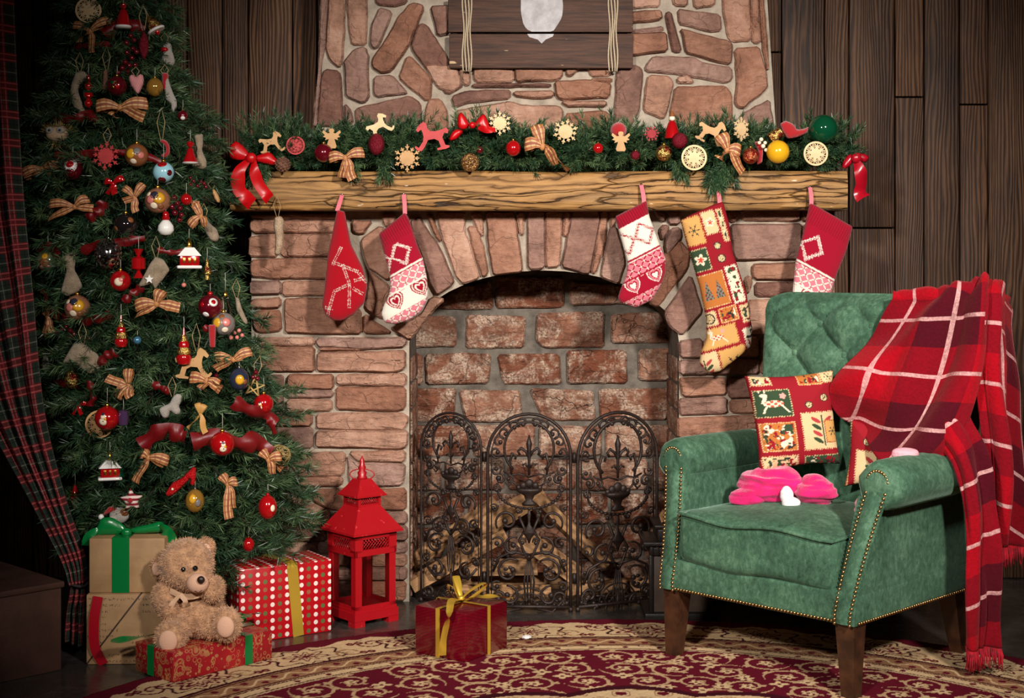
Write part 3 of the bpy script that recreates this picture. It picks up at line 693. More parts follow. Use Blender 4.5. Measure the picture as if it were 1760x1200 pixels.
# ---------------------------------------------------------------- garland along the mantel
GZ = P(0, 294, YM).z
garl = thing('pine_garland', 'bushy green pine garland lying along the mantel beam', 'garland', (0, 4.43, GZ))
def lay_garland():
    tw = []; core = []
    for i in range(61):
        px = 440+(1452-440)*i/60; X = X_(px, 4.43)
        core.append((X, .02*math.sin(i*1.3), .054+.012*math.sin(i*.9)))
    for k in range(2500):
        i = random.uniform(0, 60); a = Vector(core[int(i)]); b = Vector(core[min(60, int(i)+1)]); p = a.lerp(b, i-int(i))
        env = 1.0+.28*math.sin(i*.55+1)+.18*math.sin(i*1.7)
        if i > 55: env *= .85
        th = random.uniform(-.5, PI+.9); dr = Vector((random.uniform(-.75, .75), -math.cos(th)*.9, math.sin(th))).normalized()
        l = random.uniform(.05, .092)*env; q = p+dr*random.uniform(.0, .045); e = q+dr*l
        e.z = max(e.z, .014 if e.y > -.10 else -.03); q.z = max(q.z, .012)
        if e.y > .15: e.y = .15
        tw.append((q, e))
    for px, py in ((1240, 300), (1225, 312), (1255, 308), (1235, 326), (440, 305), (455, 300), (660, 298), (1170, 300), (600, 297)):   # sprigs hanging over the edge
        for j in range(7):
            a = P(px+random.uniform(-14, 14), py-24, 4.325)-garl.location; b = P(px+random.uniform(-18, 18), py+random.uniform(0, 14), 4.318)-garl.location; tw.append((a, b))
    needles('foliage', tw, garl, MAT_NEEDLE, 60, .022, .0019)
    MB().tube(core, .006, 6).build('wire_stem', MAT_BARK, garl)
lay_garland()
# ---------------------------------------------------------------- ornament kit
RED = M('red_glass', lin(176, 14, 20), .14, .25, coat=.6); DRED = M('burgundy_glass', lin(100, 12, 26), .16, .3, coat=.6)
RUBY = M('ruby_glitter', lin(120, 14, 34), .35, .5, bump=(420, .9, .004)); GOLD = M('gold_metal', lin(214, 164, 70), .25, 1.0)
GOLDG = M('gold_mosaic', lin(206, 168, 92), .2, .9, bump=(150, 1, .006), var=(70, lin(130, 40, 30), .5, .56)); SILV = M('silver_glass', lin(205, 200, 196), .12, 1.0)
YEL = M('yellow_glass', lin(226, 168, 30), .18, .1, coat=.5); GRNB = M('emerald_glass', lin(12, 78, 48), .07, .35, coat=.8); NAVY = M('navy_paint', lin(40, 44, 62), .2, 0, coat=.5)
CREAM = M('cream_paint', lin(232, 214, 186), .4); WHITE = M('white_paint', lin(232, 228, 222), .35, coat=.3); ORANGE = M('orange_paint', lin(226, 130, 40), .3)
MUST = M('mustard_paint', lin(212, 156, 40), .2, coat=.5); GREY = M('grey_paint', lin(120, 112, 108), .3, coat=.3); BLACK = M('black_paint', lin(24, 22, 22), .3)
SKYB = M('light_blue_paint', lin(150, 200, 214), .2, coat=.4); TEAL = M('teal_glass', lin(70, 120, 150), .2, .3, coat=.5); CLEAR = M('clear_glass', lin(240, 236, 230), .03, 0, trans=1.0)
SMOKE = M('dark_mirror_glass', lin(88, 78, 80), .06, .9); AMBER = M('amber_glass', lin(200, 150, 64), .06, .2, trans=.55); BRNG = M('brown_gold_glitter', lin(120, 82, 50), .3, .8, bump=(260, 1, .006), var=(190, lin(222, 176, 110), .5, .56))
PURP = M('violet_glass', lin(96, 66, 106), .1, .5, coat=.5); OLIVE = M('olive_paint', lin(96, 104, 76), .2, coat=.5); BROWNP = M('brown_paint', lin(132, 78, 44), .3, coat=.3); BRONZE = M('bronze_paint', lin(150, 100, 74), .18, .1, coat=.5); PINKP = M('rose_paint', lin(206, 120, 110), .3, coat=.3)
FELT = M('grey_beige_felt', lin(178, 156, 128), .95, sheen=.2, bump=(420, 1, .006), var=(60, lin(146, 126, 102))); FELTW = M('pale_felt', lin(184, 174, 162), .95, sheen=.3, bump=(420, 1, .006))
PLY = M('plywood', lin(196, 152, 98), .6, bump=(120, .2, .002), var=(14, lin(174, 130, 82))); PLYL = M('pale_plywood', lin(226, 196, 150), .6, var=(14, lin(206, 172, 124)))
REDWOOD = M('red_painted_wood', lin(188, 46, 46), .55, var=(30, lin(168, 36, 38))); TWINE = M('twine', lin(176, 150, 108), .9, bump=(600, .8, .003)); THREAD = M('thread', lin(190, 182, 170), .7)
REDFELT = M('red_felt', lin(170, 22, 28), .9, sheen=.4, bump=(380, .8, .005)); STRAW = M('straw', lin(178, 148, 90), .8); CONE = M('pine_cone', lin(120, 82, 62), .8, var=(60, lin(90, 58, 44)))
REDSAT = None
def ribbon_mat(name, base, stripes=None, rough=.45, sat=0.0, alpha=1.0):
    t = NT(name); c = base
    if stripes:
        uv = t.sep(t.coord('UV')); u, v = uv[0], uv[1]
        for axis, freq, pos, w, colr, mixf in stripes:
            x = t.math('FRACT', t.math('MULTIPLY', u if axis == 'u' else v, freq)); d = t.math('ABSOLUTE', t.math('SUBTRACT', x, pos))
            c = t.mix(t.math('MULTIPLY', t.math('LESS_THAN', d, w), mixf), c, colr)
        t.bump(t.noise(t.coord('UV', (1, .05, 1)), 1500, 2), .2, .002)
    t.set(Base_Color=c, Roughness=rough)
    if alpha < 1: t.set(Alpha=alpha, Transmission_Weight=.0)
    return t.m
PLAID = ribbon_mat('plaid_ribbon', lin(176, 118, 66), [('v', 1, .5, .10, lin(120, 50, 40), .75), ('v', 1, .14, .045, lin(130, 60, 44), .7), ('v', 1, .86, .045, lin(130, 60, 44), .7), ('v', 1, .32, .025, lin(238, 210, 150), .9), ('v', 1, .68, .025, lin(238, 210, 150), .9), ('u', 62, .5, .16, lin(128, 56, 40), .45)], .6)
ORG = ribbon_mat('red_organza', lin(112, 6, 14), None, .4, 0, .9); REDSAT = ribbon_mat('red_satin', lin(186, 8, 16), None, .34); GRNSAT = ribbon_mat('green_satin', lin(8, 112, 52), None, .24)
DRSAT = ribbon_mat('crimson_satin', lin(160, 12, 30), None, .26); GOLDRIB = ribbon_mat('gold_ribbon', lin(222, 182, 66), None, .3)
for mm in (GOLDRIB,): mm.node_tree.nodes['Principled BSDF'].inputs['Metallic'].default_value = .6

def px2m(d): return d/F
def orn(name, label, cat, px, py, d, rot=(0, 0, 0), group=None): return thing(name, label, cat, P(px, py, d), rot, 1.0, group)
def cap(o, z, r, mat=GOLD, string=.03):
    MB().lathe([(r*.9, 0), (r, .002), (r, r*.9), (r*.5, r*1.3), (0.0005, r*1.4)], 10, Matrix.Translation((0, 0, z))).build('cap', mat, o)
    if string: MB().tube([(0, 0, z+r*1.2), (.0012, -.002, z+string*.5), (0, .002, z+string)], .0007, 4).build('hanging_thread', THREAD, o)
def patchmesh(R, ax, az, rad, stretch=1.0, lift=1.012, n=14, rz=1.0):
    """round painted patch lying on the front of a ball; ax, az in units of the radius"""
    m = MB(); y = -math.sqrt(max(.02, 1-ax*ax-az*az)); N = Vector((ax, y, az)).normalized(); e = N.cross(Vector((0, 0, 1))).normalized(); f = e.cross(N)
    V = [N*R*lift]; fs = []
    for k, q in enumerate((.5, 1.0)):
        for i in range(n):
            a = 2*PI*i/n; w = (N+e*(rad*q*math.cos(a)*stretch)+f*(rad*q*rz*math.sin(a))).normalized(); V.append(w*R*lift)
    fs += [(0, 1+i, 1+(i+1) % n) for i in range(n)]+[(1+i, 1+n+i, 1+n+(i+1) % n, 1+(i+1) % n) for i in range(n)]
    V += [Vector(v)*.985 for v in V[1+n:1+2*n]]; b = 1+2*n; fs += [(1+n+i, b+i, b+(i+1) % n, 1+n+(i+1) % n) for i in range(n)]
    return m.add(V, fs)
def ball(px, py, r, mat, label, d=None, prints=(), tall=1.0, cap_mat=GOLD, string=.03, name='ball_ornament', cat='ornament', group=None, seg=22, rot=0):
    d = d if d is not None else tree_depth(px, py, .02); R = r*px2m(d); o = orn(name, label, cat, px, py, d, (0, rot, 0), group)
    MB().ell((0, 0, 0), (R, R, R*tall), seg, seg*2//3).build('bulb', mat, o)
    if cap_mat: cap(o, R*tall*.97, R*.2, cap_mat, string)
    for pn, ax, az, rad, pm in prints:
        p = patchmesh(R, ax, az, rad).build(pn, pm, o)
        if tall != 1: p.scale = (1, 1, tall)
    return o
def snowman_print(x=.1, z=-.15, s=1.0):
    return [('painted_snowman_body', x, z-.12*s, .34*s, CREAM), ('painted_snowman_head', x+.04, z+.32*s, .22*s, CREAM), ('painted_scarf', x+.2*s, z+.14*s, .12*s, MUST), ('painted_button', x+.05, z-.05, .05, BLACK), ('painted_hat', x+.02, z+.52*s, .14*s, NAVY)]
def bear_print(seed):
    r = random.Random(seed); return [('painted_panel', .38+r.uniform(-.08, .08), .22, .55, MUST), ('painted_panel', -.05, .42+r.uniform(-.1, .1), .34, NAVY), ('painted_panel', -.42, .05, .36, PINKP), ('painted_panel', -.1, -.45, .3, CREAM), ('painted_panel', -.55, .5, .2, CREAM), ('painted_panel', .45, -.5, .24, BROWNP)]
def bow(px, py, w, mat, label, d=None, tails=((-.2, -.55), (.35, -.75)), rw=.2, loops=((-1, .25), (1, .3)), name='ribbon_bow', group=None, knot=1.0, tilt=0.0, cat='bow'):
    """bow about w pixels wide: two pinched loops, hanging tails, a knot"""
    d = d if d is not None else tree_depth(px, py, .03); o = orn(name, label, cat, px, py, d, (0, tilt, 0), group); W = w/2*px2m(d); RW = rw*W*2
    for lx, lz in loops:
        L = math.hypot(lx, lz); ux, uz = lx/L, lz/L; n = 22; pts = []; wd = []; wv = []
        for i in range(n):
            a = i/(n-1); ang = a*2*PI; q = (1-math.cos(ang))/2
            pts.append((ux*W*L*q, -.004-.17*W*math.sin(ang)-.02*W, uz*W*L*q+.10*W*math.sin(PI*q)*(1 if i < n/2 else .5))); wd.append(RW*(.34+.66*min(1, q*1.7))); wv.append((-uz, 0, ux))
        MB().ribbon(pts, wd, wv, crown=.08).build('loop', mat, o)
    for k, (tx, tz) in enumerate(tails):
        n = 16; pts = []; wd = []; wv = []
        for i in range(n):
            a = i/(n-1); wob = math.sin(a*PI*1.6+k)*.10*W
            pts.append((tx*W*(a**.8)+wob*.5, -.006-.10*W*math.sin(a*2.4+k*.7), tz*W*a)); wd.append(RW*(.4+.6*min(1, a*3))); L = math.hypot(tx, tz); sgn = 1 if tx >= 0 else -1; q = a*1.1*(1 if k else -1)
            wv.append((abs(tz)/L, .55*math.sin(q*2), -tx/L*(-1 if tz < 0 else 1)*-1))
        MB().ribbon(pts, wd, wv, crown=.05).build('tail', mat, o)
    MB().ell((0, -.07*W-.003, 0), (RW*.26*knot, .10*W, RW*.33*knot), 12, 8).build('knot', mat, o)
    return o
def strings(o, x, z, h, mat=TWINE, r=.0011, spread=.012):
    MB().tube([(x-spread*.2, -.002, z), (x-spread, -.004, z+h*.55), (x-.001, 0, z+h), (x+spread*.8, -.004, z+h*.55), (x+spread*.2, -.002, z)], r, 5).build('hanging_loop', mat, o)
def cut(px, py, d, poly, s, mat, label, name, cat='ornament', thick=.004, rot=(0, 0, 0), loop=None, group=None, pname=None):
    """flat wooden cut-out; poly in pixels around px,py (y up)"""
    o = orn(name, label, cat, px, py, d, rot, group); k = px2m(d)*s
    MB().prism([(x*k, y*k) for x, y in poly], -thick/2, thick/2).build(pname or 'panel', mat, o, smooth=False)
    if loop: strings(o, loop[0]*k, loop[1]*k, loop[2]*k)
    return o
def felt(px, py, d, poly, label, name, mat=FELT, cat='ornament', thick=7, s=1.0, rot=(0, 0, 0), loop=None, group=None, step=2.2, flat=.5, dmax=None):
    """stuffed felt shape; poly in pixels around px,py (y up)"""
    o = orn(name, label, cat, px, py, d, rot, group); k = px2m(d)*s
    puffy('body', [(x*k, y*k) for x, y in chamfer(poly, 2.2)], thick*k, mat, o, step*k, flat=flat, dmax=dmax*k if dmax else None)
    if loop: strings(o, loop[0]*k, loop[1]*k, loop[2]*k)
    return o
def flake(px, py, r, mat, label, d, rot=(0, 0, 0), loop=None, name='snowflake_ornament', group=None):
    o = orn(name, label, 'ornament', px, py, d, rot, group); R = r*px2m(d); m = MB(); t = .002
    m.prism([(R*.56*math.cos(2*PI*i/30), R*.56*math.sin(2*PI*i/30)) for i in range(30)], -t, t)
    def bar(x0, z0, x1, z1, w, y): L = math.hypot(x1-x0, z1-z0); ux, uz = (x1-x0)/L*w, (z1-z0)/L*w; m.prism([(x0-uz, z0+ux), (x0+uz, z0-ux), (x1+uz, z1-ux), (x1-uz, z1+ux)], -y, y)
    for i in range(12):
        a = 2*PI*i/12+PI/2; c, s = math.cos(a), math.sin(a); q = R if i % 2 == 0 else R*.86; bar(R*.5*c, R*.5*s, q*c, q*s, R*.042, t)
        for sg in (-1, 1): b = a+sg*.72; z = q*.70; bar(z*c, z*s, z*c+R*.20*math.cos(b), z*s+R*.20*math.sin(b), R*.036, t*.97)
    m.build('snowflake', mat, o, smooth=False)
    if loop: strings(o, loop[0]*px2m(d), loop[1]*px2m(d), loop[2]*px2m(d))
    return o
def disc(px, py, r, mat, label, d, rot=(0, 0, 0), group=None, name='fretwork_disc'):
    """pierced round disc: rim, eight-pointed star, small scrolls"""
    o = orn(name, label, 'ornament', px, py, d, rot, group); R = r*px2m(d); t = .002
    MB().ring(R*.84, R, -t, t).build('rim', mat, o, auto=40)
    st = []
    for i in range(16): a = 2*PI*i/16+PI/2; q = R*.86 if i % 2 == 0 else R*.40; st.append((q*math.cos(a), q*math.sin(a)))
    MB().prism(st, -t, t).build('star', mat, o, smooth=False)
    m = MB()
    for i in range(8):
        a = 2*PI*(i+.5)/8+PI/2; c = (R*.67*math.cos(a), R*.67*math.sin(a)); m.ring(R*.10, R*.165, -t*.9, t*.9, 12, c); m.ring(0.0004, R*.05, -t*.9, t*.9, 8, c)
        e = (R*.80*math.cos(a), R*.80*math.sin(a)); m.ring(R*.02, R*.06, -t*.9, t*.9, 8, e)
    m.build('scrolls', mat, o, auto=40); return o
HORSE = [(-20,-24),(-26,-22),(-27,-19),(-20,-17),(-16,-4),(-20,4),(-26,2),(-28,8),(-24,12),(-16,10),(-6,8),(4,9),(8,14),(9,22),(14,26),(22,21),(28,13),(25,9),(19,13),(17,8),(16,0),(18,-8),(26,-18),(31,-14),(33,-17),(29,-22),(22,-24),(16,-18),(9,-6),(-2,-5),(-9,-9),(-12,-20),(-5,-22),(-6,-25)]
ANGEL = [(0,18),(4,17),(5,13),(3,10),(7,9),(15,15),(17,11),(12,6),(16,3),(10,1),(12,-3),(5,-1),(9,-14),(7,-18),(-7,-18),(-9,-14),(-5,-1),(-12,-3),(-10,1),(-16,3),(-12,6),(-17,11),(-15,15),(-7,9),(-3,10),(-5,13),(-4,17)]
SOCK = [(-14,30),(12,34),(14,10),(12,-2),(24,-14),(27,-24),(20,-32),(4,-33),(-8,-26),(-10,-12),(-12,8)]
def berries(pts, d, label, mat, r=5, group=None):
    o = orn('berry_cluster', label, 'berries', pts[0][0], pts[0][1], d, (0, 0, 0), group); k = px2m(d); x0, y0 = pts[0]; st = MB()
    for i, (x, y) in enumerate(pts):
        q = Vector(((x-x0)*k, -.004-(i % 3)*.006, -(y-y0)*k)); MB().ell(q, r*k*random.uniform(.85, 1.1), 10, 8).build('berry', mat, o); st.tube([q, q+Vector((random.uniform(-.004, .004), .012, .012))], .0009, 4)
    st.build('stems', MAT_BARK, o); return o
def lathe_orn(px, py, d, parts, label, name, cat='ornament', string=.03, group=None, rot=0):
    """turned glass ornament; parts: (part name, [(radius px, height px)...], material)"""
    o = orn(name, label, cat, px, py, d, (0, rot, 0), group); k = px2m(d); top = -99
    for pn, prof, mt in parts:
        MB().lathe([(max(r, .05)*k, z*k) for r, z in prof], 14).build(pn, mt, o, auto=50); top = max(top, max(z for r, z in prof))
    MB().tube([(0, 0, top*k), (.001, -.002, top*k+string/2), (0, 0, top*k+string)], .0007, 4).build('hanging_thread', THREAD, o); return o
def swag(pts, w, label, mat=ORG, dpad=.012, name='ribbon_swag', group='red sheer ribbon swags on the tree'):
    """sheer ribbon draped along the tree's front through pixel points"""
    c = [P(x, y, tree_depth(x, y, dpad)) for x, y in pts]; path = smoothpath(c, 26); m = MB(); n = len(path); wd = []; wv = []
    for i in range(n): a = i/(n-1); wd.append(w*px2m(4)*(.7+.4*math.sin(a*9+len(pts))**2)); wv.append((.15*math.sin(a*7), -.35+.45*math.sin(a*11), 1))
    o = m.ribbon([p-c[0] for p in path], wd, wv, crown=.34).build(name, mat); o.location = c[0]
    return setkind(o, label, 'ribbon', group)
# ---------------------------------------------------------------- ornaments on the tree
TD = lambda x, y, p=.02: tree_depth(x, y, p)
BT = 'plaid ribbon bows on the tree'; BL = 'painted balls on the tree'; FE = 'felt ornaments on the tree'; GL = 'blown glass ornaments on the tree'; WO = 'wooden cut-outs on the tree'
for pts, w, lb in [
 ([(122, 78), (150, 80), (190, 76)], 13, 'short dark red sheer ribbon under the topmost plaid bow on the tree'),
 ([(180, 60), (205, 40), (225, 42), (248, 52)], 22, 'red sheer ribbon behind the red glass bell near the tree top'),
 ([(92, 200), (130, 205), (150, 196), (170, 210)], 18, 'red sheer ribbon right above the straw owl face on the tree'),
 ([(98, 268), (140, 266), (200, 262), (255, 270), (282, 284)], 15, 'red sheer ribbon passing behind the red snowflake on the tree'),
 ([(150, 372), (168, 366), (178, 345)], 22, 'twisted red sheer ribbon end beside the plaid bow left of the dark mirror ball'),
 ([(142, 432), (170, 420), (205, 416), (250, 410)], 17, 'red sheer ribbon behind the silver glass cone on the tree'),
 ([(270, 428), (290, 434), (320, 432)], 10, 'small red sheer ribbon between mitten and glass house'),
 ([(58, 435), (85, 425), (105, 440)], 20, 'dark red sheer ribbon behind the olive ball on the tree left edge'),
 ([(60, 490), (80, 510), (90, 535), (120, 550)], 20, 'red sheer ribbon left of the gold and navy ball in the tree middle'),
 ([(142, 552), (165, 550), (195, 538)], 16, 'red sheer ribbon right of the gold and navy ball in the tree middle'),
 ([(212, 518), (228, 506), (246, 492)], 16, 'short red sheer ribbon under the knitted mitten'),
 ([(78, 652), (105, 660), (135, 660)], 18, 'red sheer ribbon under the grey felt boot on the tree'),
 ([(152, 655), (160, 680), (155, 700)], 14, 'hanging red sheer ribbon end above the wooden disc low on the tree'),
 ([(170, 625), (185, 612), (200, 605)], 18, 'red sheer ribbon piece right of the grey felt boot'),
 ([(262, 660), (280, 668), (292, 676)], 14, 'small red sheer ribbon left of the felt dog'),
 ([(245, 765), (268, 745), (290, 735), (308, 748), (320, 752)], 30, 'wide red sheer ribbon bulge below the felt dog'),
 ([(330, 760), (365, 752), (410, 762), (440, 760), (460, 776)], 34, 'wide red sheer ribbon behind the red snowman ball at the tree bottom'),
 ([(400, 690), (430, 705), (462, 715), (474, 745)], 24, 'dark red sheer ribbon below the twig star on the tree right side'),
 ([(350, 560), (364, 575), (365, 600)], 12, 'red sheer ribbon tail under the red and white ball on the tree'),
]: swag(pts, w, lb)

bow(156, 54, 68, PLAID, 'topmost plaid ribbon bow under the round wooden disc on the tree', loops=((-.85, .3), (.95, .55)), tails=((.15, -1.1), (-.55, -.55)), group=BT, tilt=0)
bow(208, 186, 92, PLAID, 'wide plaid ribbon bow below the pink heart', loops=((-.9, .05), (1.0, .15)), tails=((-.2, -.3), (.9, -.35)), rw=.22, group=BT)
bow(74, 290, 76, PLAID, 'plaid ribbon bow on the far left branch of the tree', loops=((-.9, -.25), (.75, .1)), tails=((.85, -1.05), (-.6, -.5)), rw=.2, group=BT)
bow(232, 340, 62, PLAID, 'plaid ribbon bow above the dark mirror ball', loops=((-.6, .55), (.5, .75)), tails=((-.55, -.2), (.1, -.8)), rw=.2, group=BT)
bow(130, 356, 92, PLAID, 'curled plaid ribbon bow on the left middle of the tree', loops=((-.95, .1), (.5, .3)), tails=((.75, -.05), (-1.0, -.5)), rw=.16, group=BT)
bow(346, 372, 60, PLAID, 'plaid ribbon bow next to the grey felt bell', loops=((-.4, .75), (-.65, -.55)), tails=((.3, -.6), (-.3, .9)), rw=.24, group=BT)
bow(270, 522, 90, PLAID, 'plaid ribbon bow in the tree middle under the knitted mitten', loops=((-.8, -.1), (.2, .5)), tails=((.95, -.15), (-.85, -.55)), rw=.22, group=BT)
bow(402, 618, 80, PLAID, 'plaid ribbon bow right of the wooden rocking horse on the tree', loops=((-.85, .1), (.75, .35)), tails=((-.75, -.4), (.7, .35)), rw=.2, group=BT)
bow(356, 655, 66, PLAID, 'plaid ribbon bow below the wooden rocking horse on the tree', loops=((-.85, .2), (.6, -.25)), tails=((-.2, -.4), (.75, -.45)), rw=.3, group=BT)
bow(222, 662, 74, PLAID, 'plaid ribbon bow with a long twisted tail left of the felt dog', loops=((-.55, -.55), (.0, .75)), tails=((-.95, .35), (.1, -.55)), rw=.22, group=BT)
bow(256, 786, 80, PLAID, 'plaid ribbon bow above the striped star', loops=((.85, -.15), (-.25, .15)), tails=((-.5, -1.05), (.7, -.25)), rw=.22, group=BT)
bow(392, 832, 62, PLAID, 'plaid ribbon bow with a long curled tail low on the tree', loops=((-.35, .5), (.5, .15)), tails=((.35, -1.3), (.1, -1.9)), rw=.26, group=BT)
bow(462, 790, 60, PLAID, 'plaid ribbon bow beside the straw ball', loops=((-.4, .5), (.7, .2)), tails=((.3, -.8), (.8, -.55)), rw=.28, group=BT)
bow(82, 545, 60, PLAID, 'narrow plaid ribbon bow at the tree left edge by the curtain', loops=((-.35, .6), (.3, .65)), tails=((-.1, -1.1), (.35, -.9)), rw=.2, group=BT)
bow(345, 712, 64, GOLDRIB if False else ribbon_mat('mustard_ribbon', lin(186, 136, 70), None, .6), 'plain mustard ribbon bow above the large red sheer ribbon', loops=((.25, .5), (-.15, .6)), tails=((-.6, -.75), (.3, -1.0)), rw=.16)
bow(135, 697, 34, RED, 'tiny shiny red bow beside the silver wire leaf', loops=((-.9, .3), (.9, .2)), tails=((-.4, -.9), (.4, -.9)), rw=.2)
bow(195, 316, 40, RED, 'small glossy red bow below the red snowflake', loops=((-.7, .2), (.9, .5)), tails=((-.4, -.9), (.2, -.9)), rw=.26)

disc(152, 18, 22, PLYL, 'pierced round wooden disc with a star at the tree top', TD(152, 18, .03), (0, .1, .15), WO)
disc(171, 729, 24, PLY, 'pierced round wooden disc half hidden by a red snowman ball', TD(171, 729, .016), (0, .3, .1), WO)
lathe_orn(212, 27, TD(212, 27, .03), [('bell_body', [(13, -20), (12, -16), (9, 0), (6, 9), (1, 12)], RED), ('bell_rim', [(12, -22), (14, -20), (13, -17), (11, -17)], WHITE), ('bell_top', [(3, 12), (5, 15), (5, 19), (1, 22)], RED)], 'red glass bell with white snow pattern near the tree top', 'bell_ornament', group=GL)
lathe_orn(261, 38, TD(261, 38, .02), [('bell_body', [(15, -16), (14, -12), (9, 2), (4, 10), (1, 12)], GOLDG), ('bell_rim', [(15, -18), (16, -15), (14, -13)], WHITE), ('clapper', [(1, -25), (4, -22), (4, -18), (1, -16)], RED)], 'gold glass bell with white rim near the tree top', 'bell_ornament', group=GL, rot=-.5)
felt(247, 78, TD(247, 78, .03), [(0, 26), (7, 14), (9, 0), (7, -14), (0, -27), (-7, -14), (-10, 0), (-7, 14)], 'dark red glitter pod hanging on a twine loop near the tree top', 'pod_ornament', RUBY, thick=6, loop=(0, 25, 45))
o = felt(288, 96, TD(288, 96, .0), [(-8, 20), (0, 24), (7, 20), (7, 10), (11, 0), (13, -12), (7, -19), (0, -14), (-8, -18), (-12, -8), (-8, 4), (-9, 12)], 'small white teddy ornament with a red scarf at the tree upper right edge', 'bear_ornament', FELTW, thick=8, loop=(-4, 20, 20), group=FE)
MB().ell((-.006, -.012, .016), (.011, .008, .007), 12, 8).build('scarf', RED, o)
berries([(225, 62), (232, 70), (220, 75), (229, 84), (236, 90), (221, 92), (227, 100), (217, 108), (225, 114), (233, 112), (212, 118), (206, 126), (220, 124)], TD(225, 90, .025), 'dark red berry spray in the tree top above the pink heart', DRED, 5)
felt(136, 160, TD(136, 160, .025), [(-6, 36), (8, 38), (16, 30), (12, 20), (2, 16), (-2, 4), (4, -14), (12, -32), (2, -36), (-8, -28), (-16, -6), (-14, 14)], 'grey felt goose ornament on the tree upper left', 'goose_ornament', FELT, thick=8, loop=(2, 36, 34), group=FE)
lathe_orn(152, 158, TD(152, 158, .03), [('spindle', [(1, -28), (6, -24), (7, -18), (3, -12), (8, -8), (8, -2), (3, 3), (6, 7), (6, 13), (2, 18), (4, 22), (1, 30)], RED), ('band', [(7.5, -2), (8.8, 0), (7.5, 2)], GRNB)], 'red glass icicle ornament next to the grey felt goose', 'icicle_ornament', group=GL)
felt(181, 138, TD(181, 138, .015), [(-4, 18), (5, 19), (4, -18), (-6, -18)], 'short brown cinnamon stick on a twine loop', 'cinnamon_stick', CONE, thick=4, loop=(3, 17, 42))
ball(201, 148, 17, DRED, 'burgundy ball with green and gold flecks beside the cinnamon stick', prints=[('painted_fleck', .1, .25, .25, GOLDG), ('painted_fleck', -.3, .3, .2, GRNB), ('painted_fleck', .3, -.2, .22, RED), ('painted_fleck', -.2, -.25, .2, GOLD)], group=BL)
heart = [(0, 10), (4, 15), (10, 16), (13, 10), (13, 0), (8, -12), (3, -20), (-3, -14), (-9, -4), (-13, 6), (-12, 13), (-6, 16)]
HM = NT('pink_striped_cloth'); _u = HM.sep(HM.coord('Object'))
HM.set(Base_Color=HM.mix(HM.math('GREATER_THAN', HM.math('FRACT', HM.math('MULTIPLY', HM.math('ADD', _u[0], HM.math('MULTIPLY', _u[2], .25)), 260)), .5), lin(196, 96, 100), lin(226, 172, 168)), Roughness=.9)
felt(234, 143, TD(234, 143, .035), heart, 'pink and white striped fabric heart on the tree', 'heart_ornament', HM.m, thick=7, loop=(0, 12, 16))
ball(266, 150, 14, AMBER, 'clear golden ball right of the pink heart', tall=1.15, group=BL)
felt(290, 165, TD(290, 165, .005), [(-8, 34), (-2, 36), (2, 20), (8, 4), (14, -8), (14, -20), (8, -30), (4, -26), (4, -14), (-6, -6), (-8, 10)], 'long pale felt boot with red cuff on the tree upper right', 'felt_boot', FELTW, thick=6, loop=(-6, 32, 22), group=FE)
felt(283, 138, TD(283, 140, .02), [(-5, 14), (7, 12), (5, -16), (-4, -18)], 'red felt cuff piece tied above the long pale felt boot', 'felt_cuff', REDFELT, thick=5, group=FE)
# straw owl
o = felt(98, 230, TD(98, 230, .015), [(-20, 8), (-12, 14), (0, 12), (12, 14), (20, 6), (20, -6), (12, -14), (-6, -14), (-18, -8)], 'beige burlap owl face with straw tufts on the tree left side', 'owl_ornament', thick=12, group=FE, mat=M('burlap', lin(196, 164, 130), .95, bump=(300, .6, .004)))
k = px2m(o.location.y); m = MB()
for i in range(90):
    a = random.uniform(.15, PI-.15) if i < 60 else random.uniform(PI+.9, 2*PI-.9); r0 = random.uniform(10, 15); r1 = r0+random.uniform(8, 16); ex = 1.35
    m.tube([(r0*math.cos(a)*ex*k, random.uniform(-.004, .006), r0*math.sin(a)*.9*k), (r1*math.cos(a+random.uniform(-.15, .15))*ex*k*.9, random.uniform(-.006, .006), r1*math.sin(a)*k)], .0007, 4)
q = m.build('straw_tufts', STRAW, o); q['kind'] = 'stuff'
for s in (-1, 1):
    e = MB().ell((s*9*k, -11*k, 5*k), (7*k, 3*k, 6*k), 12, 8).build('eye_patch', FELTW, o); MB().ell((s*9*k, -14*k, 5*k), 2.2*k, 8, 6).build('bead_eye', NAVY, e)
ball(314, 199, 9, DRED, 'small rose red ball under the long pale felt boot', prints=[('white_rim', .2, -.6, .5, WHITE)], group=BL)
flake(182, 268, 25, REDWOOD, 'red wooden snowflake on the upper tree', TD(182, 268, .04), (0, .1, 0), (0, 22, 26), group=WO)
ball(235, 267, 20, BROWNP, 'ball painted mustard, grey and rose right of the red snowflake', prints=[('painted_panel', -.4, .1, .5, MUST), ('painted_panel', .25, .35, .34, GREY), ('painted_panel', .6, -.05, .32, PINKP), ('painted_panel', -.1, -.6, .3, CREAM)], group=BL, string=.04)
felt(282, 255, TD(282, 255, .02), [(-6, 16), (4, 14), (10, 4), (10, -10), (2, -17), (-8, -14), (-2, -9), (3, -6), (3, 2), (-2, 8), (-8, 10)], 'dark red felt hook shaped ornament on a long twine loop', 'felt_hook', REDFELT, thick=4, loop=(-4, 14, 56), group=FE)
lathe_orn(327, 262, TD(327, 262, .03), [('bell_body', [(13, -18), (12, -14), (7, -2), (5, 6), (1, 8)], RED), ('bell_rim', [(12, -20), (14, -18), (12, -16)], WHITE), ('bell_top', [(2, 8), (6, 12), (6, 17), (1, 20)], RED)], 'red glass bell hanging before the grey felt stocking on the right branch', 'bell_ornament', group=GL)
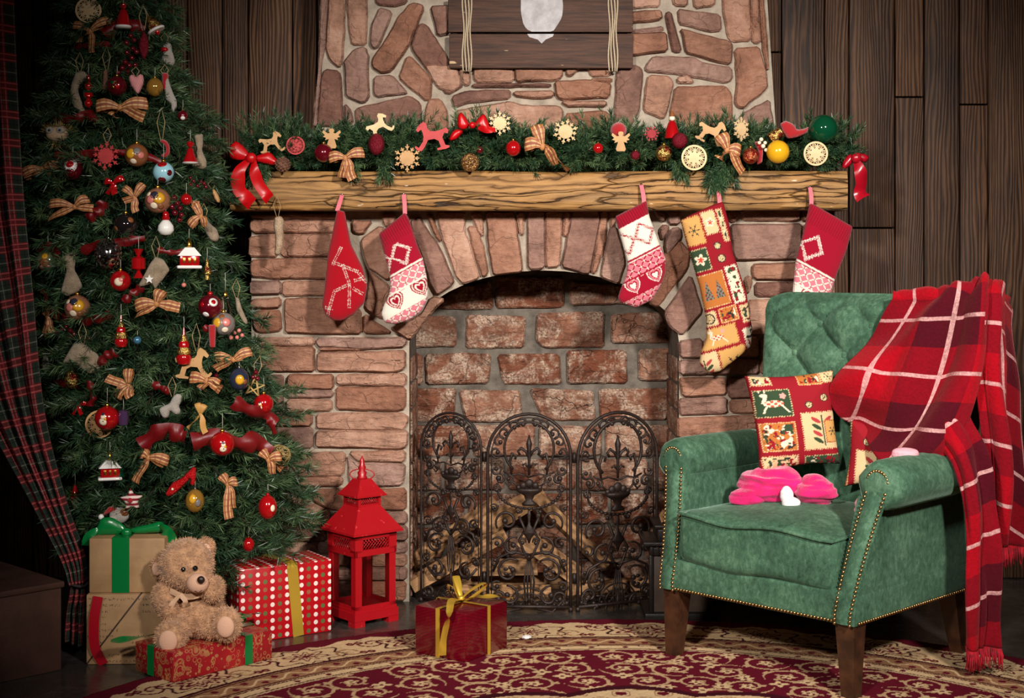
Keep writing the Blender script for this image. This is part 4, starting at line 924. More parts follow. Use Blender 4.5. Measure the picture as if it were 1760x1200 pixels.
felt(341, 262, TD(341, 262, .005), [(-8, 30), (8, 32), (8, 12), (6, 4), (14, -14), (14, -26), (6, -30), (-8, -26), (-12, -22), (-4, -10), (-4, 10)], 'grey felt stocking behind a red glass bell on the right branch', 'felt_stocking', FELT, thick=6, group=FE)
# santa face
o = ball(125, 290, 18, DRED, 'round white and burgundy ornament with a white fur hood on the tree left', prints=[('painted_hood', 0, .3, .85, WHITE), ('painted_face', -.05, .45, .45, RED), ('painted_body', 0, -.5, .55, DRED)], tall=1.1, group=BL, cap_mat=RED)
ball(281, 296, 18, SKYB, 'light blue ball with a red top right of the burgundy hooded ornament', prints=[('painted_cap', 0, .8, .5, RED), ('painted_stripe', .75, -.1, .3, DRED), ('painted_bottom', 0, -.8, .4, DRED)], cap_mat=GOLD, string=.05, group=BL)
ball(271, 345, 22, BRONZE, 'large ball painted mustard and navy above the white snowman bell', prints=bear_print(3), group=BL)
ball(320, 343, 10, RED, 'small bright red apple ball right of the mustard and navy ball', group=BL)
berries([(300, 340), (306, 350), (298, 356), (310, 358), (302, 366), (314, 370), (309, 378)], TD(304, 355, .02), 'burgundy berry bunch right of the mustard and navy ball', DRED, 5)
berries([(328, 306), (334, 312), (330, 318), (346, 312), (352, 316), (356, 322), (340, 320)], TD(340, 314, .0), 'tiny red berries on the right branch above the almond shaped ornament', DRED, 3.2)
o = lathe_orn(285, 385, TD(285, 385, .03), [('snowman_body', [(1, -20), (9, -18), (14, -11), (13, -3), (8, 4), (5, 7)], WHITE), ('scarf', [(5, 6), (7, 8), (7, 12), (5, 13)], RED), ('hat', [(5, 12), (6, 16), (4, 21), (1, 22)], RED)], 'white snowman bell with red scarf below the mustard and navy ball', 'snowman_ornament', group=GL)
ball(216, 387, 20, SMOKE, 'dark mirror ball with orange sides in the tree middle', prints=[('painted_panel', .62, .45, .28, BROWNP), ('painted_panel', -.7, -.35, .28, BROWNP)], group=BL)
o = ball(186, 437, 21, SILV, 'silver faceted glass pine cone in the tree middle', tall=1.25, group=GL, name='glass_cone', cap_mat=SILV)
k = px2m(o.location.y)
m = MB()
for i in range(70):
    z = 1-2*(i+.5)/70; a = i*2.39996; r = math.sqrt(1-z*z); m.ell((21*k*r*math.cos(a), 21*k*r*math.sin(a), 26*k*z), (3.2*k, 3.2*k, 4*k), 6, 4)
m.build('scales', SILV, o, smooth=False)['kind'] = 'stuff'
ball(82, 449, 20, OLIVE, 'olive ball with a brown bear painting on the tree left edge', prints=[('painted_bear', .0, -.2, .5, BROWNP), ('painted_ribbon', .0, .45, .3, MUST), ('painted_paw', -.3, -.55, .22, PINKP), ('painted_paw', .3, -.55, .22, PINKP)], string=.05, group=BL)
felt(122, 472, TD(122, 472, .03), [(-18, 28), (-6, 36), (6, 40), (8, 24), (6, 8), (14, -6), (20, -20), (12, -30), (-8, -38), (-18, -30), (-12, -8), (-8, 8)], 'grey knitted stocking between the olive ball and the silver cone', 'felt_stocking', FELT, thick=8, group=FE)
ball(207, 483, 18, RED, 'red ball with a painted santa face under the silver cone', prints=[('painted_beard', .05, -.1, .45, CREAM), ('painted_face', .3, .15, .22, PINKP), ('painted_hat', .45, .4, .2, BROWNP)], group=BL)
o = lathe_orn(238, 452, TD(238, 452, .03), [('wrapper', [(9, 24), (3, 12), (12, 8), (12, -10), (3, -14), (9, -26)], RED)], 'red wrapped candy ornament left of the knitted mitten', 'candy_ornament', group=GL)
o = felt(265, 468, TD(265, 468, .035), [(2, 27), (16, 22), (27, 4), (14, -14), (8, -20), (2, -30), (-4, -20), (-24, -26), (-27, -22), (-16, -2), (-8, 14)], 'knitted beige mitten with a white star', 'mitten_ornament', FELT, thick=8, loop=(4, 24, 38), group=FE)
k = px2m(o.location.y); st = [(((8 if i % 2 == 0 else 3.5)*math.cos(i*PI/5+.3)-6)*k, ((8 if i % 2 == 0 else 3.5)*math.sin(i*PI/5+.3)-12)*k) for i in range(10)]
MB().prism(st, -.0165, -.012).build('star_patch', WHITE, o, smooth=False)
# glass house
def house(px, py, d, s, label, tree_side=False):
    o = orn('house_ornament', label, 'ornament', px, py, d, (0, 0, .3), GL); k = px2m(d)*s
    MB().bbox(-15*k, 15*k, -9*k, 9*k, -14*k, 3*k, 1.5*k).build('walls', RED, o)
    MB().prism([(-18*k, 2*k), (18*k, 2*k), (7*k, 15*k), (-7*k, 15*k)], -11*k, 11*k).build('roof', WHITE, o, smooth=False)
    MB().bbox(-19*k, 19*k, -12*k, 12*k, -18*k, -13*k, 2*k).build('snowy_base', WHITE, o)
    MB().lathe([(4*k, 14*k), (4*k, 20*k), (1*k, 30*k)], 8).build('spire', GOLD, o)
    for x in (-8, 0, 8): MB().bbox((x-2)*k, (x+2)*k, -10*k, -8.5*k, -9*k, -1*k, .4*k).build('window', GOLD, o)
    if tree_side: MB().lathe([(8*k, -12*k), (3*k, -2*k), (6*k, -2*k), (2*k, 7*k), (4*k, 7*k), (.5*k, 16*k)], 10, Matrix.Translation((17*k, -3*k, 0))).build('fir', GRNB, o)
    MB().tube([(0, 0, 29*k), (0, 0, 44*k)], .0007, 4).build('hanging_thread', THREAD, o)
house(325, 442, TD(325, 442, .03), 1.1, 'red and white glass house with a snowy roof on the tree right side')
house(189, 806, TD(189, 806, .03), 1.05, 'red glass house with a green fir beside it low on the tree', True)
felt(365, 400, TD(365, 400, .01), [(-18, 22), (-10, 24), (-2, 14), (8, 6), (12, -8), (8, -16), (-2, -15), (-10, -4), (-14, 8)], 'grey felt bell on the right edge of the tree', 'felt_bell', FELT, thick=9, loop=(-14, 22, 28), group=FE)
felt(370, 336, TD(370, 336, .0), [(-6, 12), (0, 10), (6, 0), (9, -10), (5, -14), (-1, -8), (-6, 2)], 'gold almond shaped ornament on the right branch tip', 'almond_ornament', PLY, thick=5, loop=(-5, 11, 16))
lathe_orn(356, 463, TD(356, 463, .01), [('tower', [(4, -18), (3, -8), (8, -8), (3, 6), (2, 14), (1, 18)], GOLDG)], 'tiny gold glass lantern tower right of the glass house', 'tower_ornament', group=GL)
ball(133, 529, 22, BRONZE, 'large ball painted gold and navy in the tree lower left', prints=bear_print(8), group=BL)
ball(361, 527, 21, DRED, 'shiny red ball with white painted squares right of the tree middle', prints=[('painted_square', .45, .4, .4, WHITE), ('painted_square', .45, .4, .2, RED), ('painted_square', -.2, -.65, .28, WHITE), ('painted_shine', -.5, .2, .2, RED)], cap_mat=RED, group=BL)
lathe_orn(387, 522, TD(387, 522, .02), [('bell_body', [(1, -20), (10, -18), (9, -8), (6, 0), (5, 8), (7, 11), (2, 14)], CLEAR), ('gold_top', [(4, 12), (5, 16), (2, 20), (1, 22)], GOLD)], 'clear glass bell with a gold top beside the red and white ball', 'bell_ornament', group=GL, string=.05)
felt(412, 535, TD(408, 535, -.01), [(-8, 24), (-2, 24), (4, 4), (14, -18), (12, -24), (6, -20), (-6, 2)], 'long grey felt twig ornament at the right edge of the tree', 'felt_twig', FELT, thick=4, loop=(-5, 22, 34), group=FE)
ball(384, 557, 20, GREY, 'ball painted mustard and rose under the clear glass bell', prints=[('painted_panel', -.5, .15, .48, MUST), ('painted_panel', .45, .2, .42, PINKP), ('painted_panel', .3, -.5, .3, CREAM), ('painted_panel', .0, .7, .24, BROWNP)], group=BL)
berries([(404, 572), (412, 568), (418, 576), (408, 580), (398, 580)], TD(404, 574, .0), 'small pale pink berry sprig at the right edge of the tree', PINKP, 4)
def glasstree(px, py, s, label):
    lathe_orn(px, py, TD(px, py, .03), [('bottom_tier', [(1, -26*s), (9*s, -24*s), (12*s, -14*s), (8*s, -8*s)], RED), ('gold_tier', [(10*s, -10*s), (11*s, -4*s), (7*s, 3*s)], GOLDG), ('middle_tier', [(8*s, 1*s), (8*s, 6*s), (5*s, 12*s)], RED), ('upper_tier', [(6*s, 10*s), (5*s, 16*s), (3*s, 20*s)], GOLDG), ('tip', [(3*s, 19*s), (1, 30*s)], RED)], label, 'glass_tree', group=GL)
glasstree(208, 572, 1.0, 'red and gold glass fir ornament above the small blue ball')
glasstree(316, 598, 1.15, 'red and gold glass fir ornament in front of the wooden rocking horse')
ball(236, 585, 7, TEAL, 'tiny blue ball right of the red and gold glass fir', group=BL, string=.015)
ball(316, 490, 4, PINKP, 'tiny pink ball on the tree below the glass house', group=BL, string=.01)
cut(330, 625, TD(330, 625, .022), HORSE, 1.05, PLY, 'plain wooden rocking horse hanging on the tree', 'rocking_horse', loop=(8, 20, 46), group=WO)
felt(364, 578, TD(364, 578, .03), [(-6, 20), (7, 20), (6, -20), (-4, -20)], 'flat red felt strip hanging under the mustard and rose ball', 'felt_strip', REDFELT, thick=3, group=FE)
felt(141, 618, TD(141, 618, .035), [(-14, 28), (6, 28), (16, 16), (26, 10), (34, -4), (30, -20), (14, -26), (2, -18), (-10, -10), (-34, -6), (-28, 6)], 'grey felt boot with a turned up toe on the tree lower left', 'felt_boot', FELT, thick=10, loop=(2, 26, 38), group=FE)
ball(124, 652, 13, GOLDG, 'glittering gold cone peeking out under the grey felt boot', tall=1.3, group=BL, name='glass_cone', cap_mat=None)
ball(411, 652, 17, NAVY, 'navy and mustard egg shaped ball on the tree right side', prints=[('painted_panel', .25, .0, .5, MUST), ('painted_panel', .75, -.2, .25, BROWNP)], tall=1.15, cap_mat=SILV, group=BL)
# twig star
o = orn('twig_star', 'star woven from pale twigs beside the navy and mustard ball', 'ornament', 437, 664, TD(437, 664, .02), (0, .2, 0)); k = px2m(o.location.y); 
for i in range(5):
    a = PI/2+i*2*PI/5; b = PI/2+(i+2)*2*PI/5; m = MB()
    for j in (-1, 0, 1): m.tube([(18*k*math.cos(a)+j*k, -.002-j*.001, 18*k*math.sin(a)), (18*k*math.cos(b)+j*k, -.004+j*.001, 18*k*math.sin(b))], .0011, 5)
    m.build('twig', STRAW, o)
strings(o, 0, 17*k, 36*k)
ball(453, 694, 17, RED, 'red snowman ball at the right edge of the tree before the stones', prints=snowman_print(-.25, -.2, .8), string=.045, group=BL)
ball(184, 719, 21, RED, 'red snowman ball in front of the pierced wooden disc', d=TD(184, 719, .05), prints=snowman_print(-.1, -.1, 1.0), string=.05, group=BL)
ball(382, 763, 21, RED, 'red snowman ball on the wide sheer ribbon at the tree bottom', d=TD(382, 763, .045), prints=snowman_print(.25, -.25, .85), string=.05, group=BL)
lathe_orn(212, 718, TD(212, 718, .03), [('bulb', [(1, -14), (8, -12), (9, 0), (8, 12), (1, 14)], PURP)], 'violet glass bulb touching the red snowman ball', 'bulb_ornament', group=GL)
o = orn('wire_leaf', 'silver wire leaf by the curtain low on the tree', 'ornament', 103, 700, TD(103, 700, .0)); k = px2m(o.location.y)
for j in range(5):
    m = MB(); m.tube([((-10+j*2+6*math.sin(i*.5+j))*k, .004*math.sin(i+j), (28-i*5)*k) for i in range(12)], .0008, 4); m.build('wire', SILV, o)
o = felt(297, 700, TD(297, 700, .035), [(0, 18), (8, 24), (16, 20), (14, 8), (10, 2), (14, -6), (10, -14), (2, -12), (-4, -6), (-8, -18), (-16, -20), (-22, -10), (-24, -2), (-16, 2), (-6, 6)], 'small pale felt dog hanging by a thread loop', 'dog_ornament', FELTW, thick=9, loop=(0, 18, 34), group=FE)
# straw ball
o = orn('straw_ball', 'ball of tangled straw at the right edge of the tree bottom', 'ornament', 482, 782, TD(478, 782, .0)); k = px2m(o.location.y)
m = MB()
for j in range(16):
    q = Matrix.Rotation(random.uniform(0, PI), 4, Vector((random.gauss(0, 1), random.gauss(0, 1), random.gauss(0, 1))).normalized()); r = 17*k*random.uniform(.85, 1.1)
    m.tube([q @ Vector((r*math.cos(i*2*PI/18), r*math.sin(i*2*PI/18), .002*math.sin(i*2))) for i in range(18)], .0008, 4, closed=True)
m.build('straw_coils', STRAW, o)['kind'] = 'stuff'; MB().ell((0, 0, 0), 9*k, 10, 8).build('core', CONE, o)
shoe = [(27, 24), (22, 26), (14, 18), (2, 6), (-14, -2), (-24, -16), (-26, -24), (-18, -26), (-8, -20), (2, -10), (12, 0), (18, 6), (16, -6), (24, -7), (27, 8)]
o = felt(310, 828, TD(310, 828, .04), shoe, 'bright red sequined high heel shoe ornament', 'shoe_ornament', M('red_sequins', lin(204, 14, 20), .3, .3, bump=(260, 1, .008)), thick=7)
MB().ell((-.018, -.012, -.018), .0035, 8, 6).build('pearl', CREAM, o)
ball(335, 861, 16, AMBER, 'golden egg shaped ball right of the red shoe', prints=[('painted_panel', -.1, .3, .45, MUST), ('painted_panel', .55, -.1, .35, GREY)], tall=1.25, cap_mat=SILV, group=BL)
sp = [((22 if i % 2 == 0 else 11)*math.cos(PI/2+i*PI/5+.1), (22 if i % 2 == 0 else 11)*math.sin(PI/2+i*PI/5+.1)) for i in range(10)]
SM = NT('red_white_striped_knit'); _u = SM.sep(SM.coord('Object'))
SM.set(Base_Color=SM.mix(SM.math('GREATER_THAN', SM.math('FRACT', SM.math('MULTIPLY', _u[2], 78)), .5), lin(128, 16, 30), lin(222, 200, 190)), Roughness=.9)
o = felt(226, 860, TD(226, 860, .045), sp, 'red and white striped star cushion ornament', 'star_ornament', SM.m, thick=8)
MB().ell((0, -.0155, .002), (.007, .003, .007), 10, 6).build('button', REDFELT, o)
o = ball(460, 872, 16, RED, 'red ball with a red string bow at the lower right of the tree', prints=[('painted_curl', .7, .0, .3, CREAM)], tall=1.3, cap_mat=RED, group=BL)
lathe_orn(129, 855, TD(129, 855, .0), [('nut', [(1, -22), (7, -10), (9, 2), (5, 12), (1, 22)], RED), ('gold_cap', [(9, 2), (10, 5), (7, 9)], GOLD)], 'red glass acorn with gold cap by the curtain', 'acorn_ornament', group=GL)
# dog in santa hat
o = orn('dog_ornament', 'small plush dog head with a red hat above the green gift bow', 'ornament', 205, 886, TD(205, 886, .03), group=FE); k = px2m(o.location.y)
MB().ell((0, 0, 0), (17*k, 12*k, 14*k), 16, 10).build('head', FELTW, o); MB().ell((-8*k, -11*k, -4*k), (7*k, 5*k, 5*k), 12, 8).build('muzzle', FELTW, o); MB().ell((-12*k, -15*k, -4*k), 2.4*k, 8, 6).build('nose', BLACK, o)
MB().ell((10*k, -6*k, 6*k), (8*k, 6*k, 7*k), 10, 8).build('ear', BROWNP, o); MB().ell((-2*k, -10*k, 4*k), 1.6*k, 8, 6).build('eye', BLACK, o)
MB().tube([(-6*k, 0, 10*k), (-16*k, -2*k, 10*k), (-26*k, -4*k, 2*k)], [8*k, 5*k, 2*k], 10).build('hat', REDFELT, o); MB().ell((-30*k, -4*k, -2*k), 5*k, 10, 8).build('pompom', WHITE, o)
ball(427, 936, 10, RED, 'dark red twisted glass drop above the dotted gift', tall=1.2, group=BL, string=.03)
felt(78, 628, TD(84, 628, .0), [(-4, 20), (4, 16), (6, 4), (12, -8), (8, -16), (-4, -12), (-7, 2)], 'tiny cream felt sock beside the curtain', 'felt_sock', FELTW, thick=5, loop=(0, 18, 24), group=FE)
berries([(108, 566), (116, 562), (124, 568), (112, 572), (100, 572), (130, 574), (140, 580), (148, 586), (156, 582), (122, 580)], TD(125, 574, .01), 'red bead strand under the gold and navy ball on the tree', DRED, 4)
berries([(440, 640), (436, 648), (444, 650), (372, 646), (378, 654), (368, 654)], TD(400, 648, .0), 'sparse burgundy berries around the twig star', DRED, 4)
# ---------------------------------------------------------------- decorations in the garland
GD = 4.315; GB = 'balls in the mantel garland'; GW = 'wooden cut-outs in the mantel garland'; GP = 'plaid bows in the mantel garland'
def satin_bow(px, py, d, label, mat, loops, tails, name='satin_bow', cat='bow', knot=(9, 9), rot=0):
    """soft satin bow from outlined loops (pixels, y up): each loop is a swollen fold, each tail a twisted band"""
    o = orn(name, label, cat, px, py, d, (0, rot, 0)); k = px2m(d)
    satin_parts(o, (0, 0, 0), k, mat, loops, tails, knot); return o
def satin_parts(o, org, k, mat, loops, tails, knot=(9, 9)):
    q0 = Vector(org)
    for i, pl in enumerate(loops): puffy('loop', [(x*k, y*k) for x, y in rounded(pl, 1)], 5.5*k, mat, o, 2.4*k, flat=.8).location = q0+Vector((0, i*4*k, 0))
    for pts, w in tails:
        n = 26; path = smoothpath([Vector((x*k, (-4-6*math.sin(i*1.7))*k, y*k)) for i, (x, y) in enumerate(pts)], n); m = MB(); wv = []
        for i in range(n): a = i/(n-1); t = path[min(i+1, n-1)]-path[max(i-1, 0)]; wv.append((-t.z, .55*math.sin(a*5+len(pts))*t.length, t.x))
        m.ribbon(path, [w*k*(.45+.55*min(1, 3*i/(n-1))) for i in range(n)], wv, crown=.10).build('tail', mat, o).location = q0
    MB().ell((0, -8*k, 0), (knot[0]*k, 7*k, knot[1]*k), 14, 10).build('knot', mat, o).location = q0
satin_bow(433, 272, 4.30, 'large glossy red satin bow at the left end of the mantel', REDSAT, [[(-2, 4), (-12, 18), (-26, 30), (-36, 26), (-41, 10), (-36, -2), (-20, -4), (-6, -3)], [(2, 3), (16, 8), (30, 12), (44, -4), (45, -10), (34, -12), (16, -8), (2, -4)]],
  [([(-4, -2), (-20, -24), (-22, -52), (-12, -66), (2, -80)], 24), ([(4, -3), (6, -22), (12, -44), (24, -62), (32, -72)], 20)])
satin_bow(1470, 272, 4.34, 'crimson satin bow hanging off the right end of the mantel', DRSAT, [[(-2, 6), (-10, 8), (-20, -2), (-24, -18), (-14, -18), (-2, -6)], [(0, 8), (10, 10), (22, 6), (26, 0), (18, -8), (2, -4)]], [([(0, -4), (6, -22), (10, -42), (8, -58), (12, -70)], 24)])
satin_bow(812, 216, 4.318, 'bright red velvet bow standing behind the garland', REDSAT, [[(-4, 0), (-14, 18), (-20, 24), (-26, 16), (-26, -4), (-14, -8)], [(0, 0), (10, 14), (20, 22), (26, 10), (32, -6), (18, -10)], [(-26, -4), (-36, -10), (-42, -26), (-28, -24), (-14, -8)]], [([(10, -4), (24, -8), (38, -6)], 12)], knot=(6, 6))
cut(465, 245, GD, HORSE, .72, PLY, 'carved wooden horse beside the large red satin bow', 'rocking_horse', rot=(0, -.15, .2), group=GW)
disc(508, 250, 16, REDWOOD, 'red pierced wooden disc sunk in the garland left of the angel', GD+.02, (0, .2, 0), GW)
cut(570, 238, GD-.004, ANGEL, .95, PLY, 'wooden angel above the dark red ball at the left of the garland', 'angel_ornament', group=GW)
ball(556, 263, 16, DRED, 'dark red ball under the left wooden angel', GD-.012, group=GB, string=0)
bow(594, 272, 74, PLAID, 'plaid bow right of the dark red ball on the garland', d=GD-.02, loops=((-.75, .0), (.85, .25)), tails=((-.1, -.9), (.35, -1.0)), rw=.24, group=GP)
o = ball(486, 283, 11, CONE, 'small brown pine cone below the large red satin bow', GD-.03, cap_mat=None, name='pine_cone', cat='pine cone'); k = px2m(o.location.y); m = MB()
for i in range(60): z = 1-2*(i+.5)/60; a = i*2.39996; r = math.sqrt(1-z*z); m.ell((12*k*r*math.cos(a), 12*k*r*math.sin(a), 12*k*z), (2.3*k, 2.3*k, 1.6*k), 6, 4)
m.build('scales', CONE, o, smooth=False)['kind'] = 'stuff'
cut(650, 217, 4.325, HORSE, .75, PLYL, 'pale carved wooden horse leaping out of the garland', 'rocking_horse', rot=(0, -.5, .1), group=GW)
ball(647, 248, 14, RUBY, 'burgundy glitter drop under the pale carved horse', GD, tall=1.35, cap_mat=None, group=GB)
cut(744, 234, GD-.004, [(-x, y) for x, y in HORSE], 1.0, REDWOOD, 'red wooden rocking horse on the garland', 'rocking_horse', rot=(0, -.1, 0), group=GW)
flake(700, 272, 24, PLY, 'tan wooden snowflake left of the brown glitter ball', GD-.02, group=GW)
flake(859, 212, 21, PLYL, 'pale wooden snowflake beside the bright red velvet bow', GD, group=GW)
flake(972, 226, 22, PLYL, 'pale wooden snowflake in the middle of the garland', GD, (.3, .2, 0), group=GW)
flake(1274, 222, 21, PLYL, 'pale wooden snowflake turned sideways right of the tan horse', GD+.01, (0, 0, .7), group=GW)
ball(882, 255, 13, RED, 'shiny red ball between a pale snowflake and the long plaid bow', GD-.02, group=GB, string=0, tall=1.05)
ball(824, 258, 6, DRED, 'tiny red ball above the brown glitter ball', GD-.02, group=GB, string=0)
ball(808, 279, 16, BRNG, 'brown and gold glitter ball resting on the mantel edge', GD-.03, group=GB, cap_mat=None)
bow(932, 252, 84, PLAID, 'long plaid bow left of the middle snowflake on the garland', d=GD-.02, loops=((-.25, .85), (-.7, .05)), tails=((.6, -.75), (1.1, -1.0)), rw=.26, group=GP)
ball(1028, 255, 9, RED, 'small red ball between middle snowflake and right angel', GD-.02, group=GB, string=0)
ball(1063, 224, 14, REDFELT, 'red felt ball behind the right wooden angel', GD+.01, cap_mat=None, group=GB)
cut(1067, 243, GD-.02, ANGEL, .95, PLY, 'wooden angel in front of a red felt ball', 'angel_ornament', group=GW)
ball(1092, 267, 8, RUBY, 'tiny pink glitter ball right of the wooden angel', GD-.02, group=GB, string=0)
flake(1120, 230, 14, M('red_glitter_wood', lin(150, 22, 30), .5, bump=(300, .6, .004)), 'small red glitter snowflake left of the santa figure', GD-.005, (0, .4, 0), group=GW)
o = lathe_orn(1155, 218, GD+.01, [('robe', [(1, -22), (13, -20), (11, -6), (7, 6), (4, 10)], RED), ('head', [(1, 9), (5, 12), (5, 17), (2, 20)], CREAM), ('hat', [(5, 16), (4, 22), (1, 28)], BROWNP)], 'small red robed santa figure standing in the garland', 'santa_figure', string=0.001)
ball(1168, 242, 14, RUBY, 'burgundy glitter ball before the red robed figure', GD-.01, group=GB, cap_mat=None)
ball(1141, 263, 14, GOLDG, 'gold mosaic ball left of the pierced wooden disc', GD-.02, group=GB, string=0)
disc(1193, 271, 22, PLYL, 'pale pierced disc with star left of the hanging sprig', GD-.035, (0, .1, 0), GW)
cut(1222, 226, GD, HORSE, .85, PLY, 'tan wooden rocking horse lying above the right plaid bow', 'rocking_horse', rot=(0, .35, 0), group=GW)
bow(1250, 258, 70, PLAID, 'plaid bow on the sprig hanging over the mantel', d=GD-.02, loops=((-.35, .75), (.6, -.1)), tails=((-.35, -.45), (.75, -1.1)), rw=.32, group=GP)
ball(1290, 268, 14, M('copper_mosaic', lin(190, 110, 70), .2, .8, bump=(160, 1, .006), var=(80, lin(150, 30, 30), .45, .55)), 'copper mosaic ball left of the yellow ball', GD-.02, group=GB, string=0)
felt(1304, 258, GD, [(-8, 14), (4, 16), (8, 0), (6, -22), (-4, -26), (0, -4)], 'folded red velvet ribbon piece left of the yellow ball', 'ribbon_piece', REDFELT, thick=5)
berries([(1308, 240), (1314, 246), (1310, 252), (1316, 258), (1304, 246)], GD-.01, 'cream berry sprig beside the yellow ball', CREAM, 3.6)
ball(1337, 261, 20, YEL, 'large yellow ball on the right of the garland', GD-.02, group=GB, cap_mat=None)
lathe_orn(1333, 233, GD+.01, [('drum', [(9, -12), (10, -11), (10, 11), (9, 12)], GOLDG)], 'small gold glitter drum behind the yellow ball', 'drum_ornament', rot=1.0, string=.001)
felt(1360, 225, GD+.015, [(-20, 12), (-10, 18), (4, 12), (10, 2), (24, 4), (30, 8), (28, -4), (8, -12), (-6, -14), (-14, -2)], 'red felt bird between gold drum and green ball', 'felt_bird', REDFELT, thick=7)
ball(1415, 222, 25, GRNB, 'large dark green ball at the right end of the garland', GD+.02, group=GB, cap_mat=None, prints=[])
disc(1402, 264, 21, PLYL, 'pale pierced disc with star under the green ball', GD-.02, (0, .2, 0), GW)

# ---------------------------------------------------------------- stockings on the mantel
HD = YM-.012; MAT_KNIT = None
def knit_mat():
    t = NT('knitted_wool'); c = t.n('ShaderNodeVertexColor', layer_name='Col').outputs[0]; v = t.coord('Object')
    w = t.n('ShaderNodeTexWave', {'Vector': v, 'Scale': 90.0, 'Distortion': 1.0}, bands_direction='X').outputs[1]
    t.set(Base_Color=c, Roughness=.9, Specular_IOR_Level=.15, Sheen_Weight=.15); t.bump(t.math('ADD', w, t.noise(v, 500, 2)), .35, .003); return t.m
MAT_KNIT = knit_mat(); PINKTAPE = ribbon_mat('pink_gingham_tape', lin(226, 130, 140), [('u', 300, .5, .22, lin(200, 40, 60), .5), ('v', 3, .5, .25, lin(200, 40, 60), .4)], .7)
RD, WH, PK = [np.array(lin(*c)[:3]) for c in ((150, 8, 36), (226, 214, 198), (206, 116, 128))]
def rgba(C): return np.concatenate([C, np.ones(C.shape[:-1]+(1,))], -1)
def stocking(label, nail, poly, colf, name='stocking', thick=13, hook=None, tape=PINKTAPE, mat=None, d=HD, tapew=7):
    """hanging stocking outlined in photo pixels; colf(px,py) gives colours"""
    loc = P(nail[0], nail[1], d); o = thing(name, label, 'stocking', loc, group='stockings hanging from the mantel'); k = px2m(d)
    top = hook or min(poly, key=lambda p: p[1])
    pl = chamfer([((x-nail[0])*k, -(y-nail[1])*k) for x, y in poly], .004)
    f = lambda X, Z: rgba(colf(X/k+nail[0], nail[1]-Z/k))
    bodyY = lambda X, Z: -thick*k*.9+0*X
    puffy('body', pl, thick*k, mat or MAT_KNIT, o, 1.25*k, colf=f, flat=.42, dmax=24*k, bend=bodyY)
    a = Vector((0, -.002, -.002)); b = Vector(((top[0]-nail[0])*k, -thick*k*.95, -(top[1]-nail[1])*k-.004))
    MB().ribbon(smoothpath([a, a.lerp(b, .5)+Vector((.001, -.004, 0)), b], 8), tapew*k, (1, 0, 0)).build('hanging_loop', tape, o)
    MB().lathe([(.0012, 0), (.0012, .010), (.0032, .011), (.0032, .013), (.0005, .0135)], 8, Matrix.Translation((0, .010, 0)) @ Matrix.Rotation(PI/2, 4, 'X')).build('nail', SILV, o)
    return o
def frame(o, eu): n = math.hypot(*eu); eu = (eu[0]/n, eu[1]/n); ev = (-eu[1], eu[0]); return lambda X, Y: ((X-o[0])*eu[0]+(Y-o[1])*eu[1], (X-o[0])*ev[0]+(Y-o[1])*ev[1])
def nordic(o, eu, cuff, wre, lat, hrt, inv, wx):
    """knitted bands: ribbed cuff, wreath, lattice, hearts, lattice; inv swaps red and white"""
    fr = frame(o, eu); A, B = (WH, RD) if inv else (RD, WH)
    def f(X, Y):
        u, v = fr(X, Y); C = np.empty(X.shape+(3,)); C[:] = A
        def put(m, c): C[m] = c
        put(v < cuff, RD); rib = (v < cuff) & ((u % 4.4) < 1.5); C[rib] = RD*.62
        # wreath of sprigs
        cx, cy, r0 = wx; qx = np.abs(u-cx); qy = np.abs(v-cy); dd = (qx+qy*.9); ring = np.abs(dd-r0); jag = 3.2+2.2*np.sin(u*2.1)*np.sin(v*1.9)
        z = (v > cuff+4) & (v < wre); put(z & (ring < jag) & ((np.floor(u*.9)+np.floor(v*.9)) % 3 != 0), B)
        qx2 = np.abs(u-cx+r0*2.15); dd2 = qx2+qy*.9; put(z & (np.abs(dd2-r0) < jag) & ((np.floor(u*.9)+np.floor(v*.9)) % 3 != 0), B)
        def lattice(m, hi, lo):
            p = 17.0; a = ((u+v*1.15) % p)-p/2; b = ((u-v*1.15) % p)-p/2; C[m] = PK
            put(m & ((np.abs(a) < 1.7) | (np.abs(b) < 1.7)), hi); put(m & (np.abs(a) < 3.4) & (np.abs(b) < 3.4) & (np.abs(np.abs(a)-np.abs(b)) < 1.0), lo)
        L = (v >= wre) & (v < lat); lattice(L, RD if inv else WH, WH if inv else RD)
        for q in (wre, lat, hrt): put(np.abs(v-q) < 1.6, B if q != hrt else (WH if not inv else RD)); put(np.abs(v-q-2.6) < .8, RD if not inv else WH)
        H = (v >= lat+2) & (v < hrt); hb, hc = (RD, WH) if inv else (WH, RD); put(H, hb)
        hh = hrt-lat; pu = hh*1.5; a = ((u+6) % pu)-pu/2; b = (v-(lat+hrt)/2)/(hh*.44); a = a/(hh*.5); hd = (a*a+(b*-1.0-.62*np.sqrt(np.abs(a)))**2)
        put(H & (hd < .95), hc); put(H & (hd < .70), hb); put(H & (hd < .52), hc if inv is False else PK); put(H & (hd < .30), hb); put(H & (hd < .14), hc)
        T = v >= hrt+2; lattice(T, RD if inv else WH, WH if inv else RD); put(v > hrt+26, RD)
        return C
    return f
S2 = [(581,361),(594,364),(605,420),(625,460),(633,490),(628,520),(610,540),(590,551),(575,551),(560,540),(555,525),(560,490),(565,440),(575,390)]
